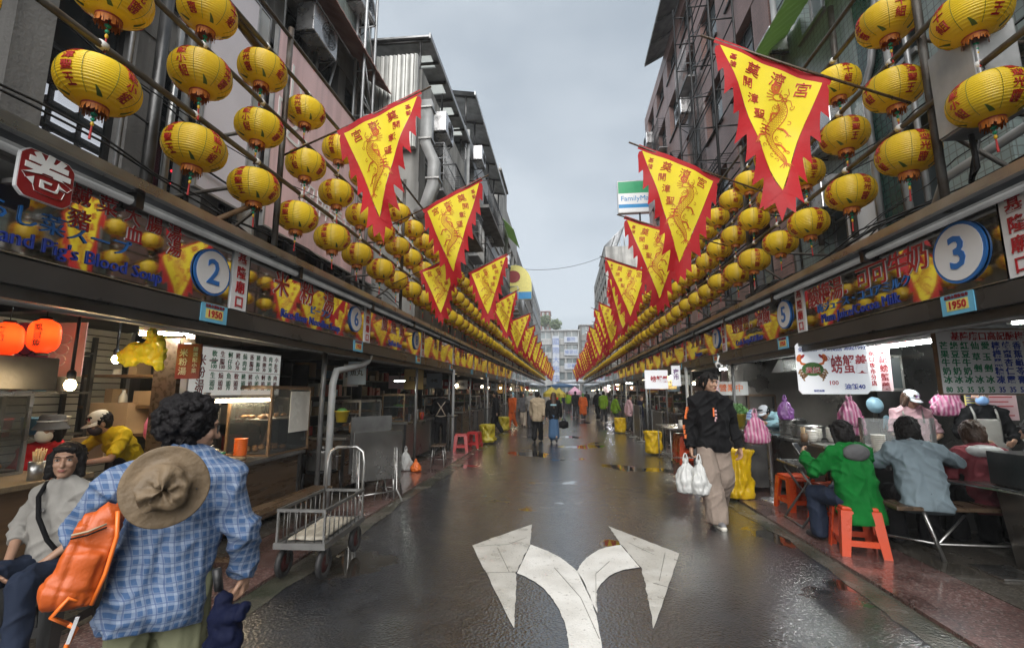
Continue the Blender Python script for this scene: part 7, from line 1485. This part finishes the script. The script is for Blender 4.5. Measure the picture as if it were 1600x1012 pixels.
pk = blob('pack', [('b', (0, .0, -.02), (.15, .12, .3)), ('b', (-.01, -.04, -.07), (.12, .09, .2)), ('e', (.0, 0, .1), (.075, .06, .1)), ('e', (.02, 0, .16), (.055, .05, .06)), ('e', (-.02, -.02, -.12), (.1, .09, .09))], .008, 'pack_orange', bp_, None, 8, .01, .08); POST[pk] = post_pack
MB().tube([(-.07, -.075, .1), (-.02, -.085, .12), (.03, -.07, .15)], .005, 5).build('zip', 'c_beige', bp_); MB().tube([(-.068, -.08, .087), (-.018, -.09, .107), (.035, -.074, .138)], .004, 5).build('zip', 'c_black', bp_)
MB().tube([(.05, -.05, .2), (.08, -.062, .1), (.088, -.065, -.05), (.08, -.06, -.17)], .009, 6).build('piping', 'bowl_orange', bp_)
wb = MB(); 
for a_ in ([(.05, -.06, -.16), (.0, -.1, -.13), (-.03, -.1, -.2), (.03, -.09, -.23)], [(.03, -.09, -.23), (.06, -.08, -.25), (.05, -.08, -.31), (.07, -.07, -.42)]): wb.tube(a_, .01, 5)
wb.build('webbing', 'bowl_orange', bp_); MB().bx(.045, .058, -.1, -.092, -.3, -.2).build('buckle', 'alu', bp_)
MB().tube([(.04, .02, .2), (.1, .06, .29), (.17, .15, .32), (.22, .25, .28)], .018, 6).build('shoulder_strap', 'pack_orange', bp_)
um = empty('umbrella', (-1.33, 1.76, .8), 'crumpled navy umbrella held in the right hand of the plaid walker', 'umbrella', None, R(-14))
blob('canopy', [('c', (0, 0, .0), .03, (.01, 0, -.16), .055), ('c', (.0, 0, -.1), .04, (-.06, .01, -.26), .028), ('c', (.02, .0, -.06), .04, (.1, .01, -.02), .03), ('c', (.05, 0, -.1), .045, (.07, 0, -.2), .035), ('e', (.02, 0, -.14), (.07, .035, .08)), ('c', (-.03, 0, -.2), .03, (-.1, 0, -.27), .012)], .009, 'c_navy', um, None, 2, .05, .05); MB().tube([(-.02, 0, .08), (0, 0, -.1), (.02, 0, -.3)], .006, 6).build('shaft', 'black_metal', um); MB().tube([(-.03, -.01, .12), (-.02, 0, .04)], .016, 8).build('handle', 'black_metal', um)
# seated woman
ps = sit(.5, .36, 0, dict(shL=(-.15, 0, .945), shR=(.15, 0, .945), wrL=(-.1, .2, .56), elL=(-.25, .02, .74), wrR=(.12, .22, .55), elR=(.26, .0, .74), knL=(-.14, .38, .5), anL=(-.12, .36, .09), knR=(.14, .36, .5), anR=(.18, .38, .09)))
r, HM, P = person('seated woman in a white top with a black crossbody strap', (-3.36, 2.85, .03), 190, ps, .95, .011, 'c_white', .72, 1.0, .02, 'c_jean', None, 'shoe_white', ('bob', 'hair_black'), yaw=28, pitch=4, face=True, skin='skin', sole='sole')
MB().tube([(.07, -.08, 1.03), (.085, .06, 1.03), (.07, .125, .95), (.02, .16, .82), (-.06, .165, .68), (-.15, .13, .55)], .014, 6).build('bag_strap', 'c_black', r); MB().bx(.02, .055, .125, .14, .85, .875).build('strap_buckle', 'alu', r)
put_stool(-3.36, 2.85, 8, 'steel_dark', 'dark stool under the woman in the white top')
# left cooks
r, HM, P = person('cook in a red jacket and grey bucket hat with a white mask', (-4.84, 3.95, .09), 200, sit(.55, .3, .12), .97, .014, 'c_red', 1., 1.2, .1, 'c_char', None, 'shoe_dark', ('bob', 'hair_black'), face=True, mask='mask_white', yaw=-10)
MB().lathe([(.15, -.05), (.148, -.045), (.115, .0), (.108, .02), (.1, .075), (.085, .09), (0, .095)], 22, T=HM @ Matrix.Translation((0, -.015, .055)), sc=(.9, 1)).build('bucket_hat', 'c_grey', r); MB().tube([HM @ V((.1*math.cos(a), -.015+.112*math.sin(a), .085)) for a in [k*math.pi/10 for k in range(20)]], .006, 5, closed=True).build('hat_band', 'mask_white', r)
put_stool(-4.84, 3.95, 0, 'plastic_red', 'dark red stool under the cook in the red jacket', z=.05)
py_ = dict(STAND, chest=(0, .14, 1.14), neck=(.0, .27, 1.29), head=(0, .37, 1.4), shL=(-.18, .22, 1.27), shR=(.18, .22, 1.27), elR=(.33, .36, 1.06), wrR=(.16, .56, 1.02), elL=(-.27, .38, 1.03), wrL=(-.02, .58, .99))
r, HM, P = person('cook in yellow shirt, beige cap and black mask leaning over the counter', (-4.58, 4.5, .034), 168, py_, .9, .012, 'c_yellow', .42, 1.2, .1, 'c_char', None, 'shoe_dark', ('short', 'hair_black'), face=True, mask='mask_black', yaw=-12, pitch=-22); cap(r, HM, 'cap_white', 'text_red'); MB().cyl(P['wrR'].lerp(P['elR'], .2), P['wrR'].lerp(P['elR'], .5), .036, .04, 12).build('wristband', 'c_black', r); blob('apron', [('c', (-.06, .14, 1.1), .075, (-.08, .13, .75), .085), ('c', (.06, .14, 1.1), .075, (.08, .13, .75), .085)], .014, 'c_char', r, None, 2)
r, HM, P = person('cook in black seen behind the glass case of the noodle stall', (-4.55, 6.75, .034), 120, dict(STAND, wrR=(.16, .33, 1.2), elR=(.24, .12, 1.1)), .95, .016, 'c_black', .45, 1.2, .1, 'c_black')
r, HM, P = person('cook in black with crossed grey apron straps, seen from behind', (-3.35, 12.3, .034), 15, dict(STAND, wrL=(-.16, .36, 1.08), wrR=(.18, .34, 1.08), elL=(-.25, .14, 1.08), elR=(.25, .14, 1.08)), .95, .018, 'c_black', 1, 1.3, .1, 'c_black'); MB().tube([(-.14, -.06, 1.42), (.02, -.14, 1.2), (.13, -.13, 1.0)], .014, 5).tube([(.14, -.06, 1.42), (-.02, -.142, 1.2), (-.13, -.13, 1.0)], .014, 5).tube([(-.15, -.1, 1.0), (0, -.15, .98), (.15, -.1, 1.0)], .014, 5).build('apron_strap', 'c_sand', r)
person('cook in an orange vest at the third left counter', (-3.95, 11.0, .034), -60, None, .93, .018, 'c_orange', .3, 1.2, .1, 'c_char')
# hoodie man
pm = walk(-1, .2); pm.update(shL=(-.18, 0, 1.36), shR=(.18, 0, 1.36), anR=(.07, .22, .1), knR=(.09, .13, .5), anL=(-.1, -.25, .15), knL=(-.1, .02, .49), wrR=(.27, .06, .84), elR=(.25, -.06, 1.1), wrL=(-.31, .02, .84), elL=(-.27, -.06, 1.11))
r, HM, P = person('young man in a black hoodie and beige trousers carrying white shopping bags', (1.88, 6.28, 0), 183, pm, 1.075, .012, 'c_black', 1., 1.55, .06, 'c_khaki', None, 'shoe_grey', ('fringe', 'hair_black'), face=True, hood=True, yaw=22, pitch=-2, hands={'R': ((0.0, .05, -1), (-1, .1, 0), 1.3), 'L': ((0, .12, -1), (1, .2, 0), .7)}, sole='sole', fold=.01, wide=.024)
b = MB()
for i, s in enumerate('ORIGIN'): b.text(s, .075, fr((.325-.002*i*3, .05+.004*i, 1.29-.072*i), (0.35, 1, 0) if 0 else (-.35, .94, 0), (.1, 0, 1)), 0, .004, .02)
b2 = MB()
for k in range(7):
    t = k/6; c = P['shR'].lerp(P['elR'], .25+t*.75) if t < .6 else P['elR'].lerp(P['wrR'], (t-.6)/.4*.5); b2.box(c+V((.083-.004*k, .045, 0)), (.012, .05, .045), rz=R(-38))
b2.build('sleeve_print', 'print_orange', r)
cz_ = MB()
for x, z, w_, h_, mi in ((.014, 1.26, .014, .1, 0), (-.008, 1.275, .022, .022, 1), (-.01, 1.235, .022, .022, 1), (-.01, 1.195, .02, .025, 1), (0, 1.165, .014, .028, 1)): cz_.box((x, .147, z), (w_, .012, h_), mi, rz=0)
cz_.build('chest_print', ['print_orange', 'c_pink'], r)
for i, (x, y, lab, s) in enumerate(((1.5, 6.14, 'white plastic shopping bag held by the hoodie man, left of the pair', .8), (1.64, 6.06, 'white plastic shopping bag with coloured goods, right of the pair', .7))):
    pleat_bag('shopping_bag', (x, y, .36), .32*s, .2, .42, 'bag_white', lab, seed=3.3+i, pleats=6, amp=.1)
# right diners and cooks
r, HM, P = person('diner in a bright green hooded jacket looking at a phone', (2.95, 5.2, .03), 14, sit(.5, .42, .16, dict(elL=(-.3, .2, .76), wrL=(-.18, .46, .86), elR=(.28, .2, .74), wrR=(.1, .4, .78))), 1.0, .012, 'c_green', 1., 1.6, .16, 'c_jean', None, 'shoe_dark', ('bob', 'hair_black'), pitch=-14, hood=False, hands={'L': ((.2, .6, .7), (1, 0, .3), .9)}, fold=.022, fat=1.14)
blob('hood', [('e', P['neck']+V((0, -.11, -.03)), (.15, .07, .09)), ('c', P['neck']+V((-.1, -.02, .0)), .05, P['neck']+V((.1, -.02, 0)), .05)], .011, 'c_grey', r, None, 3, .012, .05)
ph = empty('phone', (2.66, 5.72, .96), 'pale phone held up by the diner in green', 'phone', None, R(20)); ph.rotation_euler.x = R(-40); MB().box((0, 0, 0), (.075, .009, .155)).build('casing', 'alu', ph, bevel=.003); MB().bx(-.033, .033, -.0065, -.005, -.07, .07).build('screen', 'pane_dark', ph)
r, HM, P = person('diner in a pale blue grey shirt leaning over the steel counter', (3.5, 5.1, .03), -16, sit(.52, .42, .3, dict(elR=(.36, .26, .84), wrR=(.3, .5, .85), elL=(-.28, .26, .8), wrL=(-.14, .48, .83))), 1.04, .012, 'c_bluegrey', 1., 1.4, .05, 'c_black', None, 'shoe_dark', ('bob', 'hair_black'), pitch=-18, fold=.016, fat=1.05); MB().tube([P['neck']+V((.078*math.cos(a), .0+.075*math.sin(a), .015-.02*math.sin(a))) for a in [k*math.pi/10 for k in range(20)]], .02, 6, closed=True).build('collar', 'c_bluegrey', r)
r, HM, P = person('diner with long dark hair in a wine red jacket under a clear pale hood', (4.22, 5.22, .03), -8, sit(.52, .42, .26), 1.0, .013, 'c_wine', 1., 1.4, .06, 'c_black', None, 'shoe_dark', ('bob', 'hair_brown'), pitch=-20)
MB().tube([V((.09*math.cos(a), -.0+.085*math.sin(a), 0))+P['neck']+V((0, 0, .02)) for a in [k*math.pi/10 for k in range(20)]], .016, 6, closed=True).build('collar', 'c_wine', r)
blob('raincoat_hood', [('e', P['neck']+V((0, -.07, -.02)), (.17, .075, .07))], .012, 'bag_white', r, None, 3, .015, .05)
person('dark haired diner cut by the right photo edge', (5.0, 5.4, .03), 20, sit(.5, .4, .2), 1.0, .015, 'c_char', 1, 1.4, .1, 'c_black', None, 'shoe_dark', ('bob', 'hair_black'), pitch=-15)
r, HM, P = person('cook in a pink shirt and white cap behind the steel counter', (4.72, 6.95, .034), 165, dict(STAND, elR=(.27, .12, 1.08), wrR=(.12, .33, 1.02), elL=(-.27, .12, 1.08), wrL=(-.1, .33, 1.02), head=(0, .07, 1.58)), .93, .014, 'c_pink', .45, 1.4, .1, 'c_char', None, 'shoe_dark', ('bob', 'hair_brown'), face=True, yaw=35, pitch=-20); cap(r, HM, 'cap_pale', 'bag_purple'); MB().tube([(-.11, -.1, 1.42), (-.12, .06, 1.44), (-.1, .14, 1.25)], .013, 5).tube([(.11, -.1, 1.42), (.12, .06, 1.44), (.1, .14, 1.25)], .013, 5).build('apron_strap', 'c_white', r)
r, HM, P = person('cook in a pink headscarf and blue mask with a white apron', (5.2, 6.45, .034), 158, dict(STAND, elR=(.27, .1, 1.1), wrR=(.16, .32, 1.05), elL=(-.27, .1, 1.1), wrL=(-.16, .32, 1.05)), .95, .013, 'c_black', .9, 1.3, .1, 'c_char', None, 'shoe_dark', ('none', 'hair_black'), face=True, mask='mask_blue', yaw=0)
blob('headscarf', [('e', HM @ V((0, -.025, .05)), (.086, .1, .08)), ('c', HM @ V((-.08, -.03, .03)), .02, HM @ V((-.13, -.05, .045)), .012), ('c', HM @ V((.08, -.03, .03)), .02, HM @ V((.13, -.05, .045)), .012)], .01, 'bag_pink', r, None, 2); blob('apron', [('b', (0, .135, 1.08), (.26, .04, .46)), ('b', (0, .14, .85), (.36, .04, .3))], .012, 'c_white', r, None, 3); MB().tube([(-.11, -.04, 1.45), (-.115, .05, 1.46), (-.11, .12, 1.38), (-.11, .15, 1.28)], .014, 5).tube([(.11, -.04, 1.45), (.115, .05, 1.46), (.11, .12, 1.38), (.11, .15, 1.28)], .014, 5).build('apron_strap', 'c_white', r)
r, HM, P = person('cook in pale blue sleeves and a grey cap bending behind the bowls', (3.98, 9.2, .034), 120, dict(STAND, chest=(0, .16, 1.1), neck=(0, .3, 1.2), head=(0, .4, 1.26), shL=(-.18, .24, 1.19), shR=(.18, .24, 1.19), elL=(-.3, .4, 1.05), wrL=(-.2, .6, 1.08), elR=(.3, .4, 1.05), wrR=(.2, .6, 1.08)), .95, .016, 'c_lightblue', 1, 1.4, .1, 'c_char', pitch=-25); cap(r, HM, 'cap_pale')
# people down the street
r, HM, P = person('man in a beige jacket and black trousers walking away, left of the couple', (-.9, 15.35, 0), -3, walk(-1, .25), .95, .018, 'c_beige', 1, 1.7, .16, 'c_black', None, 'shoe_dark', ('short', 'hair_black'), yaw=-20)
r, HM, P = person('woman with long brown hair in a black top and blue skirt walking away', (-.36, 15.05, 0), 0, walk(1, .14), .93, .018, 'c_black', 1, 1.25, .06, 'c_denim', .86, 'shoe_dark', ('long', 'hair_brown'), yaw=12); MB().box((0, -.115, 1.3), (.2, .02, .05)).build('back_print', 'c_lightblue', r)
tag(blob('handbag', [('b', (0, 0, .12), (.3, .1, .2)), ('e', (0, 0, .12), (.16, .08, .13)), ('c', (-.08, 0, .2), .015, (0, 0, .36), .012), ('c', (.08, 0, .2), .015, (0, 0, .36), .012)], .014, 'c_black', None, (-.04, 15.05, .46), 2), 'black handbag held by the woman in the blue skirt', 'handbag')
Q = [('person in an orange rain suit beside the left stalls', (-2.35, 20.8, 0), 150, 'c_orange', 'c_orange', .93, None, 'hair_curly'), ('person in a grey headscarf and pale trousers facing the camera', (-1.95, 22, 0), 175, 'c_grey', 'c_sand', .92, None, 'hair_black'), ('man in a white shirt and white cap facing the camera', (-1.55, 21.5, 0), 185, 'c_white', 'c_char', .98, None, 'hair_black'), ('woman in black between the headscarf and the white shirt', (-1.75, 23.5, 0), 170, 'c_black', 'c_black', .93, None, 'hair_black'), ('person in a long orange rain poncho walking away', (1.1, 28.2, 0), 5, 'c_orange', 'c_char', .9, .5, 'hair_curly'), ('person in black walking left of the orange poncho', (.7, 30.4, 0), 10, 'c_black', 'c_char', .98, None, 'hair_black'), ('person in a lime vest beside the right stalls', (2.05, 25, .03), -20, 'c_lime', 'c_char', .95, None, 'hair_black'), ('person in a lime striped jacket bending at the right kerb', (2.3, 21.5, .03), -70, 'c_lime', 'c_char', .85, None, 'hair_black'), ('person in black standing at the right kerb behind the lime vest', (1.95, 27.5, .03), 30, 'c_black', 'c_black', 1., None, 'hair_black'), ('person in a patterned pink top at the right stalls', (2.6, 19.2, .03), -80, 'c_pink', 'c_char', .85, None, 'hair_black'), ('person in dark blue at the right stalls behind the steel screens', (2.75, 17.4, .03), -90, 'c_navy', 'c_char', .85, None, 'hair_brown'), ('person in black at the far left stalls', (-2.6, 17.4, .03), 80, 'c_black', 'c_black', .93, None, 'hair_black'),
     ('person in a lime jacket far down the middle of the street', (.3, 38, 0), 0, 'c_lime', 'c_char', .95, None, 'hair_black'), ('person in navy far down the street', (.0, 41, 0), 180, 'c_navy', 'c_char', .95, None, 'hair_black'), ('person in grey far down the street, near the right row', (1.2, 43, 0), 170, 'c_grey', 'c_black', .95, None, 'hair_black'), ('person in red far down the street', (-.5, 45, 0), 0, 'c_red', 'c_black', .95, None, 'hair_black'), ('person in white far down the street, near the left row', (-1.4, 36, 0), 180, 'c_white', 'c_jean', .95, None, 'hair_black'), ('person in black far down the street, near the left row', (-1.9, 33, 0), 10, 'c_black', 'c_black', .97, None, 'hair_brown')]
for i, (lab, loc, rz, t, bt, H, coat, hm) in enumerate(Q):
    r, HM, P = person(lab, loc, rz, walk(1 if i % 2 else -1, .16+.03*(i % 3)), H, .022, t, 1, 1.5, .12, bt, None, 'shoe_dark', ('short', hm), coat=coat, fold=.015)
    if i == 2: cap(r, HM, 'cap_white')
    if i in (0, 4, 1): blob('hood', [('e', HM @ V((0, -.02, .03)), (.1, .105, .115)), ('c', P['neck'], .09, HM @ V((0, -.03, -.05)), .09)], .02, ['c_lightblue', 'c_grey', None, None, 'leaf_dark'][i], r, None, 2)
CR = [o for o in COL.objects if o.name.startswith('person') and o.type == 'EMPTY'][-16:]; q = random.Random(21)
for k in range(22):
    copy_tree(CR[q.randrange(len(CR))], loc=(q.uniform(-2.2, 2.2), 44+k*1.3+q.uniform(-.5, .5), 0), rz=q.choice((0, 3.14))+q.uniform(-.4, .4), label='tiny far pedestrian in the crowd at the street end', group='crowd at the street end')
parasol(.75, 34, 2.05, .5, 'tent_pink', 'small pink umbrella far down the street'); parasol(-.75, 27, 1.95, .5, 'tent_yellow', 'yellow umbrella behind the couple, left of the far crowd'); parasol(-.35, 29, 1.9, .45, 'tent_yellow', 'yellow umbrella behind the woman in the blue skirt')
bake_blobs()
hz = MB().bx(-430, 430, -90, 730, -1.4, 34).build('haze', 'asphalt'); hz['kind'] = 'stuff'
hm = bpy.data.materials.new('haze'); hm.use_nodes = True; hm.node_tree.nodes.clear(); o_ = hm.node_tree.nodes.new('ShaderNodeOutputMaterial'); v_ = hm.node_tree.nodes.new('ShaderNodeVolumePrincipled')
v_.inputs['Color'].default_value = (.9, .93, .97, 1); v_.inputs['Density'].default_value = .0013; hm.node_tree.links.new(v_.outputs[0], o_.inputs['Volume']); hz.data.materials[0] = hm
